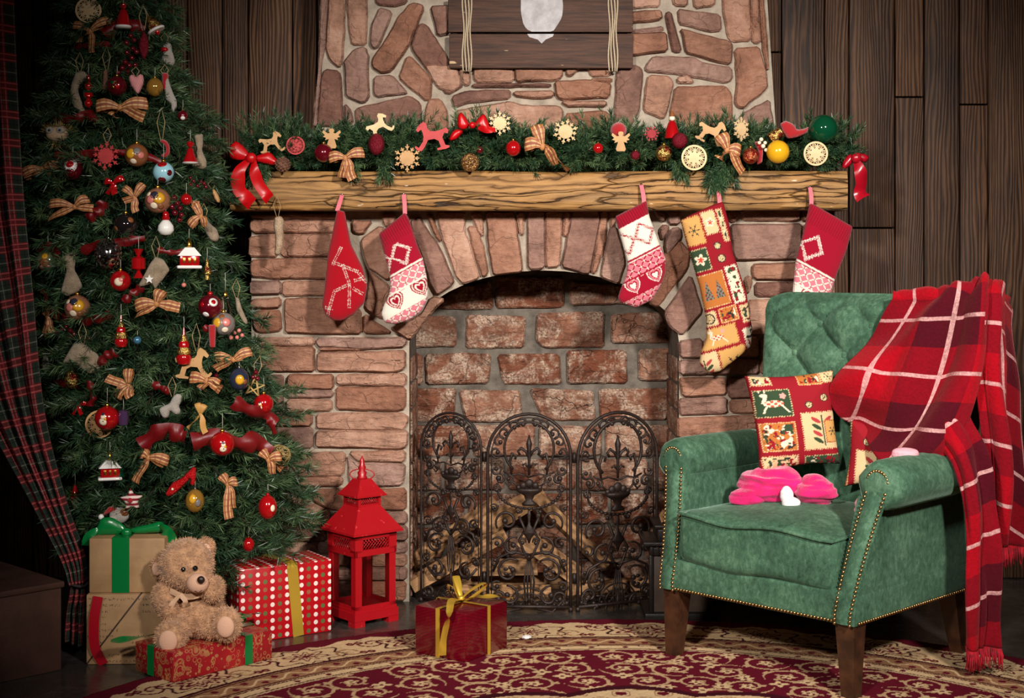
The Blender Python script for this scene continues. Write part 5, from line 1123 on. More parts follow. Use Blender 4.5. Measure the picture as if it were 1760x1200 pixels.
def twisted(X, Y):
    C = np.empty(X.shape+(3,)); C[:] = RD*np.array([1.1, .6, .5]); t = np.zeros(X.shape, bool)
    for (x0, y0), (x1, y1) in (((575, 450), (620, 468)), ((592, 455), (604, 488)), ((604, 488), (578, 500)), ((578, 500), (565, 545)), ((604, 488), (603, 530)), ((620, 470), (632, 485)), ((562, 528), (575, 530)), ((590, 425), (575, 455)), ((610, 495), (626, 505)), ((612, 482), (628, 478))):
        L = math.hypot(x1-x0, y1-y0); s = ((X-x0)*(x1-x0)+(Y-y0)*(y1-y0))/L; w = np.abs((X-x0)*(y1-y0)-(Y-y0)*(x1-x0))/L
        t |= (s > 0) & (s < L) & (np.abs(w-1.7) < .75) & ((s % 3.0) < 1.6)
    C[t] = WH*.85; return C
stocking('plain red stocking twisted sideways, second item from the mantel left end', (588, 334), S2, twisted, thick=15)
S3 = [(652,402),(697,365),(703,374),(718,420),(728,445),(735,480),(737,505),(733,520),(725,535),(705,550),(680,557),(662,554),(656,540),(660,525),(668,510),(672,495),(670,470),(662,440)]
stocking('red knitted stocking with white wreath and pale hearts left of the arch', (694, 333), S3, nordic((652, 402), (.87, -.49), 26, 74, 102, 134, False, (17, 48, 17)), hook=(697, 366))
S4 = [(1056,373),(1110,345),(1115,372),(1135,426),(1143,444),(1143,468),(1134,492),(1119,516),(1092,529),(1065,520),(1061,511),(1065,498),(1075,474),(1078,453),(1069,420)]
stocking('white knitted stocking with red cuff and white hearts on red, right of the arch', (1102, 317), S4, nordic((1056, 373), (.888, -.46), 22, 79, 108, 136, True, (30, 48, 17)), hook=(1106, 347))
S6 = [(1389,350),(1395,351),(1463,390),(1452,432),(1437,468),(1424,507),(1418,530),(1405,552),(1378,560),(1362,555),(1356,540),(1359,510),(1365,450),(1376,408),(1383,378)]
stocking('red knitted stocking half hidden behind the green armchair back', (1392, 321), S6, nordic((1389, 350), (.876, .48), 32, 96, 132, 168, False, (38, 66, 19)), hook=(1392, 352))
PC = dict(r=lin(140, 24, 34), c=lin(212, 182, 136), o=lin(178, 106, 50), g=lin(50, 68, 46), y=lin(200, 152, 88), w=lin(222, 206, 178), k=lin(52, 44, 42))
def patchwork(cells, base, seed):
    """patches: (u0,u1,v0,v1,colour,motif) in cloth units"""
    def f(u, v):
        C = np.empty(u.shape+(3,)); C[:] = np.array(PC[base][:3])
        def put(m, c): C[m] = np.array(PC[c][:3]) if isinstance(c, str) else c
        for a, b, c, d, colr, mo in cells:
            m = (u > a) & (u < b) & (v > c) & (v < d); put(m, colr)
            e = np.minimum(np.minimum(u-a, b-u), np.minimum(v-c, d-v)); st = m & (e < 2.2) & (((u+v) % 4.4) < 2.2); put(st, 'c' if colr in 'gok' else 'r')
            uc, vc = (a+b)/2, (c+d)/2; s = min(b-a, d-c)/2; x = (u-uc)/s; y = (v-vc)/s; rr = np.hypot(x, y); an = np.arctan2(y, x)
            if mo == 'flake': put(m & (rr < .7) & ((np.abs(np.sin(an*3)) < .16/np.maximum(rr, .12)*.55) | ((np.abs(rr-.48) < .06) & (np.abs(np.sin(an*3)) < .6))), 'k'); put(m & (rr < .14), 'g')
            if mo == 'star': put(m & (rr < .28+.42*np.abs(np.cos(an*2.5))), 'w'); put(m & (rr < .12+.25*np.abs(np.cos(an*2.5))), lin(190, 70, 50)[:3])
            if mo == 'tree':
                for tx in (-.4, .4): q = (np.abs(x-tx) < (y+.75)*.24) & (y > -.7) & (y < .65); put(m & q, np.array(lin(120, 120, 110)[:3])); put(m & q & (np.sin(x*23)*np.sin(y*19) > .2), 'g'); put(m & q & (np.sin(x*17+2)*np.sin(y*25) > .55), 'r')
            if mo == 'deer':
                bd = ((x/.62)**2+((y-.02)/.24)**2) < 1; nk = (np.abs(x+.5+(y+.35)*.3) < .12) & (y > -.62) & (y < 0); hd = np.hypot((x+.56)/.22, (y+.6)/.13) < 1
                lg = ((np.abs(x+.42+(y-.2)*.5) < .07) | (np.abs(x-.5-(y-.2)*.8) < .07)) & (y > .1) & (y < .68); put(m & (bd | nk | hd | lg), 'w'); put(m & bd & (np.sin(x*15)*np.sin(y*19+1) > .1), lin(180, 80, 60)[:3])
                at = (np.abs(np.hypot(x+.62, y+.86)-.16) < .035) & (y < -.78); put(m & at, 'w'); s2 = np.hypot((x-.62), y+.5); put(m & (s2 < .13+.1*np.abs(np.cos(np.arctan2(y+.5, x-.62)*2.5))), lin(214, 150, 140)[:3])
            if mo == 'plant':
                put(m & (np.abs(x) < .035) & (np.abs(y) < .8), 'g')
                for i, (yy, cc) in enumerate(((-.55, 'r'), (-.2, 'g'), (.15, 'r'), (.5, 'g'))):
                    for sx in (-1, 1): put(m & ((((x-sx*.3)*sx*.8-(y-yy)*.6)/.27)**2+(((x-sx*.3)*sx*.6+(y-yy)*.8)/.10)**2 < 1), lin(170, 60, 60)[:3] if cc == 'r' else cc)
            if mo == 'dots':
                q = m & (e > 4); put(q & (fbm(u, v, .16, seed+1, 2) > .34), 'k'); put(q & (fbm(u, v, .14, seed+5, 2) > .34), 'w'); put(q & (fbm(u, v, .15, seed+9, 2) > .36), 'r'); put(q & (fbm(u, v, .15, seed+13, 2) > .38), 'g')
            if mo == 'bauble': put(m & (rr < .62), 'c'); put(m & (rr < .62) & (np.abs(np.sin(an*6)) < .4), 'g'); put(m & (np.abs(rr-.62) < .08), 'k')
        return C
    return f
pw = patchwork([(0, 34, 2, 56, 'y', 'flake'), (36, 62, 0, 44, 'c', 'star'), (64, 76, 2, 64, 'c', 'dots'), (-2, 30, 62, 104, 'g', 'star'), (40, 60, 56, 76, 'r', 'bauble'), (40, 62, 78, 102, 'r', 'bauble'), (50, 74, 106, 176, 'w', 'dots'), (-4, 46, 110, 172, 'o', 'tree'), (78, 96, 70, 180, 'o', 'dots'),
  (-14, 14, 176, 204, 'c', 'bauble'), (56, 84, 180, 214, 'c', 'dots'), (18, 52, 176, 204, 'o', 'dots'), (-34, 42, 206, 244, 'y', 'deer'), (50, 90, 222, 262, 'w', 'dots'), (-58, -4, 246, 312, 'c', 'plant'), (-3, 48, 248, 312, 'y', 'flake')], 'r', 1)
S5 = [tuple(((x)/3.333+1020, y/3.333+300)) for x, y in [(492,265),(545,235),(690,170),(735,158),(770,280),(790,440),(830,560),(870,680),(885,800),(903,880),(895,980),(840,1030),(720,1125),(660,1135),(615,1100),(600,1075),(610,1010),(640,940),(640,830),(600,640),(540,440)]]
fr5 = frame((1166, 376), (.96, -.28))
stocking('patchwork tapestry stocking with snowflakes and stars near the armchair', (1233, 322), S5, lambda X, Y: pw(*[q*1.06 for q in fr5(X, Y)]), hook=(1235, 350), thick=16, mat=M('tapestry_weave', rough=.85, attr=True, bump=(500, .5, .003), spec=.15))
o = felt(479, 405, HD-.006, [(-7, 32), (4, 34), (10, 26), (8, 12), (9, -2), (8, -18), (2, -34), (-7, -34), (-6, -14), (-6, 2), (-9, 16)], 'small cream wool sock on a string at the mantel left end', 'wool_sock', M('cream_wool', lin(206, 178, 148), .95, bump=(260, 1, .008), var=(50, lin(176, 146, 116))), cat='stocking', thick=9, loop=(-2, 32, 36), group='stockings hanging from the mantel')

# ---------------------------------------------------------------- plank sign with rope on the chimney
sign = thing('plank_sign', 'dark wooden plank sign tied with pale rope above the mantel', 'sign', (0, 0, 0)); SD = YC-.035
SW = NT('dark_stained_board'); v = SW.coord('Object', (.06, 1, 1)); g = SW.noise(v, 120, 4, .6)
SW.set(Base_Color=SW.mix(SW.ramp(SW.noise(SW.coord('Object', (.3, 1, 1)), 50, 2), [(.72, 0), (.75, 1)]), SW.ramp(g, [(.3, lin(44, 26, 18)), (.7, lin(92, 58, 40))]), lin(200, 170, 130)), Roughness=.7); SW.bump(g, .5, .006)
for (x0, y0, x1, y1) in ((772, -60, 1088, -8), (770, -4, 1088, 55), (772, 58, 1088, 117)):
    a = P(x0, y1, SD); b = P(x1, y0, SD); MB().bbox(a.x, b.x, SD, SD+.02, a.z, b.z, .003).build('plank', SW.m, sign, auto=30)
for bx, y0, y1 in ((778, -56, 112), (1078, -56, 112)): a = P(bx, y1, SD+.03); b = P(bx+8, y0, SD+.03); MB().box(a.x, b.x, SD+.0205, SD+.034, a.z, b.z).build('batten', SW.m, sign, smooth=False)
k = px2m(SD); CHALK = M('brushed_white_paint', lin(196, 192, 192), .8, var=(40, lin(170, 164, 164)), bump=(160, .4, .003))
def onsign(px, py): q = P(px, py, SD); return (q.x, q.z)
MB().prism([onsign(*p) for p in chamfer([(896, -50), (960, -50), (968, 10), (966, 30), (955, 48), (950, 54.5), (910, 54.5), (900, 44), (895, 20)], 4)], SD-.0014, SD+.001).build('white_painted_lantern', CHALK, sign, smooth=False)
MB().prism([onsign(*p) for p in [(906, 58.5), (952, 58.5), (950, 63), (938, 68), (931, 75), (924, 68), (910, 64)]], SD-.0014, SD+.001).build('white_painted_tip', CHALK, sign, smooth=False)
for rx in (803, 1054):
    for j in range(4):
        m = MB(); xs = rx-7+j*4.4
        m.tube([P(xs+(1.5*math.sin(i*.8+j)), -64+i*(186/16), SD-.003) for i in range(17)]+[P(xs, 122, SD+.012)], .0026, 6); m.build('rope', TWINE if False else M('pale_rope', lin(200, 180, 150), .9, bump=(500, .8, .003)), sign)
# ---------------------------------------------------------------- cast iron fire screen
IRON = M('cast_iron', lin(52, 38, 32), .5, .4, bump=(160, .35, .003), var=(40, lin(38, 28, 25)))
fs_ = thing('fire_screen', 'three fold cast iron fire screen with scrollwork before the firebox', 'fire screen', floor_pt(908, 1052))
def screen_panel(a, b, H, rt=.0046):
    """panel standing between floor points a and b; local u across, z up"""
    a = Vector(a); b = Vector(b); W = (b-a).length; yaw = math.atan2(b.y-a.y, b.x-a.x)
    p = bpy.data.objects.new('panel', None); COL.objects.link(p); p.parent = fs_; p.location = a-fs_.location; p.rotation_euler = (0, 0, yaw)
    c = W/2; R = W/2-.004; zc = H-R; S = W/.256
    def pt(x, z, y=0.0): return Vector((c+x, y, z))
    def tube(m, pts, r, n=6): m.tube([pt(*q) for q in pts], r, n)
    m = MB(); arch = [(-R, .012)]+[(-R, .012+(zc-.012)*i/6) for i in range(1, 7)]+[(R*math.cos(PI-PI*i/18), zc+R*math.sin(PI*i/18)) for i in range(1, 19)]+[(R, zc-(zc-.012)*i/6) for i in range(1, 7)]
    tube(m, arch, .0048*S, 8); r2 = R-.011*S
    tube(m, [(-r2, .02)]+[(r2*math.cos(PI-PI*i/18), zc+r2*math.sin(PI*i/18)) for i in range(19)]+[(r2, .02)], .002*S, 6); tube(m, [(-R, .014), (R, .014)], .0055, 8); tube(m, [(-R, zc), (-.55*R, zc)], .003, 6); tube(m, [(R, zc), (.55*R, zc)], .003, 6)
    for sx in (-1, 1): tube(m, [(sx*R, .014), (sx*R, .0)], .007, 8)
    m.build('frame', IRON, p)
    # inner ring
    m = MB(); ri = .60*R; zi = zc+.02*S; tube(m, [(ri*math.cos(PI*1.28-PI*1.56*i/26), zi+ri*1.08*math.sin(PI*1.28-PI*1.56*i/26)) for i in range(27)], .0044*S, 6); m.build('inner_ring', IRON, p)
    def spiral(m, cx, cz, r0, r1, a0, a1, r=rt, y=0, n=22, leaf=True):
        q = [(cx+(r0+(r1-r0)*i/(n-1))*math.cos(a0+(a1-a0)*i/(n-1)), cz+(r0+(r1-r0)*i/(n-1))*math.sin(a0+(a1-a0)*i/(n-1))) for i in range(n)]
        m.tube([pt(x, z, y) for x, z in q], [r*(1.15-.45*abs(2*i/(n-1)-1)) for i in range(n)], 6)
        if leaf: m.ell(pt(q[-1][0], q[-1][1], y), (r*1.9, r*1.5, r*1.9), 8, 6)
        return q[0]
    def both(fn):
        m = MB()
        for s in (-1, 1): fn(m, s)
        return m
    def sp(m, s, cx, cz, r0, r1, a0, a1, **k):
        if s > 0: spiral(m, cx*S, cz, r0*S, r1*S, a0, a1, **k)
        else: spiral(m, -cx*S, cz, r0*S, r1*S, PI-a0, PI-a1, **k)
    # crown of scrolls between ring and arch
    def crown(m, s):
        for k, a in enumerate((.10, .42, .74, 1.08, 1.38)):
            rr = .80*R/S; sp(m, s, rr*math.cos(a), 0, .013, .004, a+2.4, a+2.4-5.2*(1 if k % 2 else -1)) if False else None
            x = .80*R*math.cos(a); z = zc+.80*R*math.sin(a); d = 1 if k % 2 else -1
            spiral(m, s*x, z, .019*S, .005*S, (a+2.2*d) if s > 0 else PI-(a+2.2*d), (a+2.2*d-5.4*d) if s > 0 else PI-(a+2.2*d-5.4*d), r=rt*.8)
    both(crown).build('crown_scrolls', IRON, p)
    # fleur-de-lis
    m = MB(); z0 = zc-.01*S
    m.tube([pt(0, z0-.05*S), pt(0, z0-.01*S), pt(0, z0+.02*S), pt(0, z0+.045*S), pt(0, z0+.072*S)], [.0035*S, .004*S, .006*S, .009*S, .0012], 8)
    for s in (-1, 1):
        m.tube([pt(0, z0), pt(s*.010*S, z0+.022*S), pt(s*.024*S, z0+.032*S), pt(s*.033*S, z0+.022*S), pt(s*.027*S, z0+.011*S)], [.003*S, .0045*S, .005*S, .004*S, .004*S], 7)
        m.tube([pt(0, z0-.028*S), pt(s*.012*S, z0-.014*S), pt(s*.02*S, z0-.02*S)], [.003*S, .0035*S, .003*S], 6)
        m.tube([pt(s*.052*S, z0-.05*S), pt(s*.058*S, z0-.01*S), pt(s*.05*S, z0+.016*S), pt(s*.038*S, z0+.010*S), pt(s*.042*S, z0-.002*S)], [.003*S, .0045*S, .005*S, .004*S, .004*S], 7)
        m.tube([pt(0, z0-.055*S), pt(s*.03*S, z0-.045*S), pt(s*.052*S, z0-.05*S), pt(s*.075*S, z0-.04*S)], .003*S, 6)
    m.build('fleur_de_lis', IRON, p)
    # fruit basket
    m = MB(); zb = zc-.108*S
    for x, z, r in ((0, .024, .014), (-.018, .018, .011), (.018, .018, .011), (-.032, .012, .008), (.032, .012, .008)): m.ell(pt(x*S, zb+z*S), (r*S, .007, r*S), 10, 7)
    m.lathe([(.036*S, .010*S), (.040*S, .004*S), (.034*S, -.002*S), (.016*S, -.012*S), (.010*S, -.026*S), (.022*S, -.036*S), (.02*S, -.042*S)], 14, Matrix.Translation(pt(0, zb)) @ Matrix.Scale(.4, 4, (0, 1, 0)))
    for s in (-1, 1): m.tube([pt(s*.03*S, zb+.012*S), pt(s*.05*S, zb+.03*S), pt(s*.062*S, zb+.016*S), pt(s*.072*S, zb+.026*S)], [.003*S, .004*S, .003*S, .002*S], 6)
    m.build('fruit_basket', IRON, p)
    # wreath under the basket
    m = MB(); zw = zb-.005*S; q = [(.094*S*math.cos(PI*1.0+PI*i/22), zw-.056*S*math.sin(PI*i/22)+.01) for i in range(23)]; q = [(-.095*S, zw+.03*S)]+q+[(.095*S, zw+.03*S)]
    tube(m, q, .0036*S, 7)
    for i in range(4, 22, 1): x, z = q[i]; m.ell(pt(x, z, -.002), (.006*S, .004, .0045*S), 7, 5)
    for s in (-1, 1): spiral(m, s*.088*S, zw+.042*S, .016*S, .004*S, PI*.5, PI*.5+s*5.2)
    m.build('wreath', IRON, p)
    # middle scrolls
    zm = zb-.105*S
    def mid(m, s):
        sp(m, s, .066, zm+.014, .036, .007, -.6, 6.6); sp(m, s, .048, zm-.062, .032, .006, 2.0, -4.6); sp(m, s, .092, zm-.05, .020, .005, .5, 6.0, r=rt*.85)
        m.tube([pt(s*.03*S, zm+.03*S), pt(s*.012*S, zm-.01*S), pt(s*.03*S, zm-.04*S), pt(s*.012*S, zm-.085*S), pt(0, zm-.10*S)], rt, 6)
    both(mid).build('middle_scrolls', IRON, p)
    def fill(m, s):
        for x, z, r0, a0, a1 in ((.100, zc-.045*S, .017, 2.6, 8.2), (.098, zc-.10*S, .014, -2.4, -8.0), (.104, zm+.055*S, .013, .4, 6.2), (.022, zm-.045*S, .012, 3.4, -2.0), (.104, zm-.105*S, .013, 2.8, 8.4), (.030, zb-.058*S, .012, .2, 5.6), (.058, zc-.072*S, .013, 1.0, 6.6)): sp(m, s, x, z, r0, .004, a0, a1, r=rt*.75)
    both(fill).build('filler_scrolls', IRON, p)['kind'] = 'stuff'
    m = MB(); m.lathe([(.002*S, .05*S), (.006*S, .03*S), (.003*S, .012*S), (.005*S, .0), (.022*S, -.022*S), (.018*S, -.027*S), (.008*S, -.038*S), (.002*S, -.055*S)], 12, Matrix.Translation(pt(0, zm+.005*S)) @ Matrix.Scale(.4, 4, (0, 1, 0))); m.build('pendant', IRON, p)
    # stalks and flower scrolls
    zl = zm-.105*S
    def low(m, s):
        sp(m, s, .060, zl-.030, .042, .012, 2.3, -3.6); sp(m, s, .062, zl-.105, .034, .006, 1.4, 7.2); sp(m, s, .10, zl-.075, .018, .004, 2.4, -3.0, r=rt*.85)
        for i in range(5): a = i*2*PI/5; m.ell(pt(s*.060*S+.012*S*math.cos(a), zl-.030*S+.012*S*math.sin(a)), (.0075*S, .003, .0055*S), 7, 5)
        m.tube([pt(0, zl+.02*S), pt(s*.05*S, zl+.03*S), pt(s*.09*S, zl+.012*S), pt(s*.108*S, zl-.03*S)], rt, 6); m.tube([pt(s*.025*S, zl-.14*S), pt(s*.07*S, zl-.15*S), pt(s*.105*S, zl-.11*S)], rt*.9, 6)
    both(low).build('flower_scrolls', IRON, p)
    m = MB()
    for j in (-1.5, -.5, .5, 1.5): m.tube([pt(j*.003*S, zl+.01*S), pt(j*.010*S, zl-.06*S), pt(j*.007*S, zl-.13*S)], [.002*S, .0034*S, .002*S], 6)
    m.tube([pt(0, zl-.12*S), pt(0, .05*S)], [.005*S, .003*S], 6); m.build('stalks', IRON, p)
    # fan at the foot
    m = MB()
    for rr in (.058, .040, .022): tube(m, [(rr*S*math.cos(PI*i/14), .018+rr*S*.9*math.sin(PI*i/14)) for i in range(15)], .0026*S, 6)
    for i in range(1, 7): a = PI*i/7; tube(m, [(.02*S*math.cos(a), .018+.018*S*math.sin(a)), (.058*S*math.cos(a), .018+.052*S*math.sin(a))], .002*S, 5)
    for s in (-1, 1): spiral(m, s*.088*S, .040*S, .022*S, .005*S, PI/2-s*1.6, PI/2-s*1.6+s*5.6); spiral(m, s*.11*S, .028, .010*S, .003*S, PI/2, PI/2+s*4, r=rt*.8)
    for i in range(9): m.ell(pt((-.1+.025*i)*S, .021), (.006*S, .004, .005*S), 6, 5)
    m.build('fan', IRON, p)
    return p
fa, fb, fc_, fd, fe, ff = floor_pt(722, 1034), floor_pt(829, 1047), floor_pt(836, 1050), floor_pt(983, 1052), floor_pt(991, 1052), floor_pt(1131, 1037)
screen_panel(fa, fb, .585); screen_panel(fc_, fd, .59); screen_panel(fe, ff, .59)
m = MB()
for x, y in ((fb+fc_)/2, (fd+fe)/2) if False else [((fb+fc_)/2)[:2], ((fd+fe)/2)[:2]]:
    for z in (.10, .46): m.tube([(x, y, z-.015), (x, y, z+.015)], .006, 8)
m.v = [tuple(Vector(q)-fs_.location) for q in m.v]; m.build('hinges', IRON, fs_)

# ---------------------------------------------------------------- split logs in the firebox
def log_mat():
    t = NT('split_birch'); r = t.rnd(); v = t.coord('Object', (.12, 1, 1), t.n('ShaderNodeCombineXYZ', {0: t.math('MULTIPLY', r, 9.0)}).outputs[0]); g = t.noise(v, 70, 5, .6)
    t.set(Base_Color=t.ramp(g, [(.3, lin(104, 74, 46)), (.55, lin(162, 120, 80)), (.8, lin(192, 150, 106))]), Roughness=.8); t.bump(g, .7, .008); return t.m
LM = log_mat(); BK = M('log_bark', lin(70, 50, 38), .95, bump=(30, 1, .02), var=(16, lin(110, 90, 74)))
def log(a, b, r, roll, label):
    a = Vector(a); b = Vector(b); d = b-a; L = d.length; o = thing('firewood_log', label, 'firewood', (a+b)/2, group='split logs in the firebox')
    q = Matrix.Identity(4); o.rotation_euler = (d.to_track_quat('X', 'Z').to_matrix().to_4x4() @ Matrix.Rotation(roll, 4, 'X')).to_euler()
    rs = random.Random(int(abs(a.x*1000+b.z*777))); K = 5; prof = [(r*1.25*math.cos(2*PI*i/K+.3)*rs.uniform(.8, 1.1), r*math.sin(2*PI*i/K+.3)*rs.uniform(.8, 1.1)) for i in range(K)]; V = []
    for i in range(7):
        x = -L/2+L*i/6
        for j, (y, z) in enumerate(prof): w = 1+.07*noise.noise(Vector((x*9+a.x*30, j*.7, r*80))); V.append(q @ Vector((x, y*w, z*w)))
    m = MB(); m.add(V, [(i*K+j, i*K+(j+1) % K, (i+1)*K+(j+1) % K, (i+1)*K+j) for i in range(6) for j in range(K-1)]+[tuple(range(K))[::-1], tuple(6*K+j for j in range(K))]); m.build('split_face', LM, o, smooth=False)
    m = MB(); m.add(V, [(i*K+K-1, i*K, (i+1)*K, (i+1)*K+K-1) for i in range(6)]); m.build('bark', BK, o, smooth=False)
log((-.315, 4.56, .10), (-.05, 4.62, .28), .027, .3, 'split log leaning up from the left corner of the firebox')
log((-.31, 4.51, .04), (-.02, 4.53, .20), .027, .9, 'pale split log crossing behind the left screen panel')
log((-.10, 4.57, .20), (.10, 4.62, .31), .028, 1.4, 'upper split log pointing right behind the middle screen panel')
log((.08, 4.60, .30), (.30, 4.57, .09), .028, .5, 'split log sloping down to the right of the firebox')
log((.03, 4.53, .19), (.20, 4.51, .07), .026, 1.0, 'pale split log crossing behind the right screen panel')
log((-.20, 4.48, .030), (.12, 4.47, .030), .027, .2, 'split log lying flat along the firebox front')
log((.16, 4.49, .030), (.44, 4.57, .030), .027, .7, 'split log lying flat at the right side of the firebox')
log((-.16, 4.62, .030), (.26, 4.64, .030), .028, .4, 'split log lying flat at the firebox back')
log((-.14, 4.55, .085), (.08, 4.54, .090), .024, .8, 'short split log stacked in the middle of the firebox')
# ---------------------------------------------------------------- dark stepped stand beside the screen
cb = thing('iron_wood_stand', 'dark ledged iron stand half hidden behind the green armchair', 'stand', floor_pt(1160, 1062)); DK = M('blackened_iron', lin(34, 29, 27), .45, .4, bump=(120, .3, .003)); DB = M('dull_brown_panel', lin(74, 58, 46), .6, var=(18, lin(52, 40, 32)))
for nm, x0, x1, y0, y1, z0, z1, mt in (('base', -.09, .12, -.03, .15, 0, .018, DK), ('panel', -.065, .10, -.005, .13, .018, .185, DB), ('frieze', -.075, .11, -.015, .14, .185, .215, DK), ('lower_ledge', -.095, .12, -.03, .15, .215, .226, DK), ('upper_frieze', -.05, .10, .0, .13, .226, .262, DK), ('upper_ledge', -.06, .11, -.01, .14, .262, .272, DK)):
    MB().bbox(x0, x1, y0, y1, z0, z1, .002).build(nm, mt, cb, auto=30)
for i in range(11): MB().bbox(-.073+i*.0168, -.065+i*.0168, -.02, -.013, .187, .213, .001).build('flute', DK, cb, auto=30)
for x in (-.07, .105): MB().bbox(x-.006, x+.006, -.013, -.002, .018, .187, .002).build('corner_post', DK, cb, auto=30)
log(cb.location+Vector((-.03, .03, .293)), cb.location+Vector((.07, .10, .293)), .019, 2.3, 'small kindling stick on top of the dark stand')
# ---------------------------------------------------------------- green velvet armchair
def velvet():
    t = NT('green_velvet'); v = t.coord('Object'); a = t.noise(v, 5, 5, .62, .6); b = t.noise(t.coord('Object', (1, 1, .7)), 75, 6, .72, .5)
    k = t.math('MULTIPLY_ADD', b, .55, t.math('MULTIPLY', a, .5))
    c = t.ramp(k, [(.36, lin(34, 58, 42)), (.52, lin(62, 94, 72)), (.68, lin(98, 130, 104))])
    t.set(Base_Color=c, Roughness=.75, Specular_IOR_Level=.2, Sheen_Weight=.5, Sheen_Roughness=.3, Sheen_Tint=lin(180, 215, 190)); t.bump(t.noise(v, 300, 3), .25, .003); return t.m
VEL = velvet(); LEG = M('dark_walnut', lin(72, 42, 24), .4, bump=(60, .2, .003), var=(25, lin(44, 24, 14))); NAIL = M('antique_brass', lin(176, 140, 92), .3, 1.0)
CW, CD = .523, .528
chair = thing('armchair', 'green velvet tufted armchair with brass nailheads and rolled arms', 'armchair', (.438, 3.842, .009), (0, 0, -PI/4))
def rbox(x0, x1, y0, y1, z0, z1, b, seg=4, crown=0, name='part', cuts=6, puff=None):
    """soft box: bevelled, top crowned"""
    bm = bmesh.new(); bmesh.ops.create_cube(bm, size=1)
    for v in bm.verts: v.co = Vector(((x0+x1)/2+v.co.x*(x1-x0), (y0+y1)/2+v.co.y*(y1-y0), (z0+z1)/2+v.co.z*(z1-z0)))
    bmesh.ops.bevel(bm, geom=list(bm.edges), offset=b, segments=seg, affect='EDGES', profile=.5)
    if cuts:
        bmesh.ops.subdivide_edges(bm, edges=[e for e in bm.edges if e.calc_length() > b*2.2], cuts=cuts, use_grid_fill=True)
    for v in bm.verts:
        u = (v.co.x-x0)/(x1-x0)*2-1; w = (v.co.y-y0)/(y1-y0)*2-1; q = max(0, 1-u*u)*max(0, 1-w*w)
        if crown and v.co.z > (z0+z1)/2: v.co.z += crown*q
        if puff: v.co = Vector(puff(v.co, u, w))
    bm.verts.index_update(); m = MB(); m.add([v.co for v in bm.verts], [[q.index for q in f.verts] for f in bm.faces]); bm.free(); return m
# legs
for x, y, back in ((.0, .0, 0), (CW, .0, 0), (.01, CD-.03, 1), (CW-.01, CD-.03, 1)):
    t, b = .027, .017; s = .05 if back else -.006; sx = (-.006 if x < .2 else .006) if not back else 0
    MB().hexa([(x-b+sx, y-b+s, 0), (x+b+sx, y-b+s, 0), (x+b+sx, y+b+s, 0), (x-b+sx, y+b+s, 0), (x-t, y-t, .19), (x+t, y-t, .19), (x+t, y+t, .19), (x-t, y+t, .19)]).build('leg', LEG, chair, smooth=False)
rbox(-.034, CW+.034, -.034, .52, .172, .255, .012, 3, cuts=3).build('seat_frame', VEL, chair)
def seatpuff(c, u, w):
    f = max(0, -w)**3
    return (c.x, c.y-.012*f*(1-u*u), c.z+.006*math.sin(u*5)*max(0, -w)-(.006 if c.z > .34 else 0)*abs(u)**3)
cu = rbox(.026, CW-.026, -.034, .41, .248, .382, .022, 4, .034, cuts=8, puff=seatpuff).build('seat_cushion', VEL, chair)
zp = lambda u, w: .378+.034*max(0, 1-u*u)*max(0, 1-w*w)
m = MB(); pp = [(.03+(CW-.06)*i/20, -.037-.012*(1-(i/10-1)**2), .374+.006*math.sin((i/10-1)*5)) for i in range(21)]; m.tube([(.028, .30, .374)]+pp+[(CW-.028, .30, .374)], .0048, 7); m.build('piping', VEL, cu)
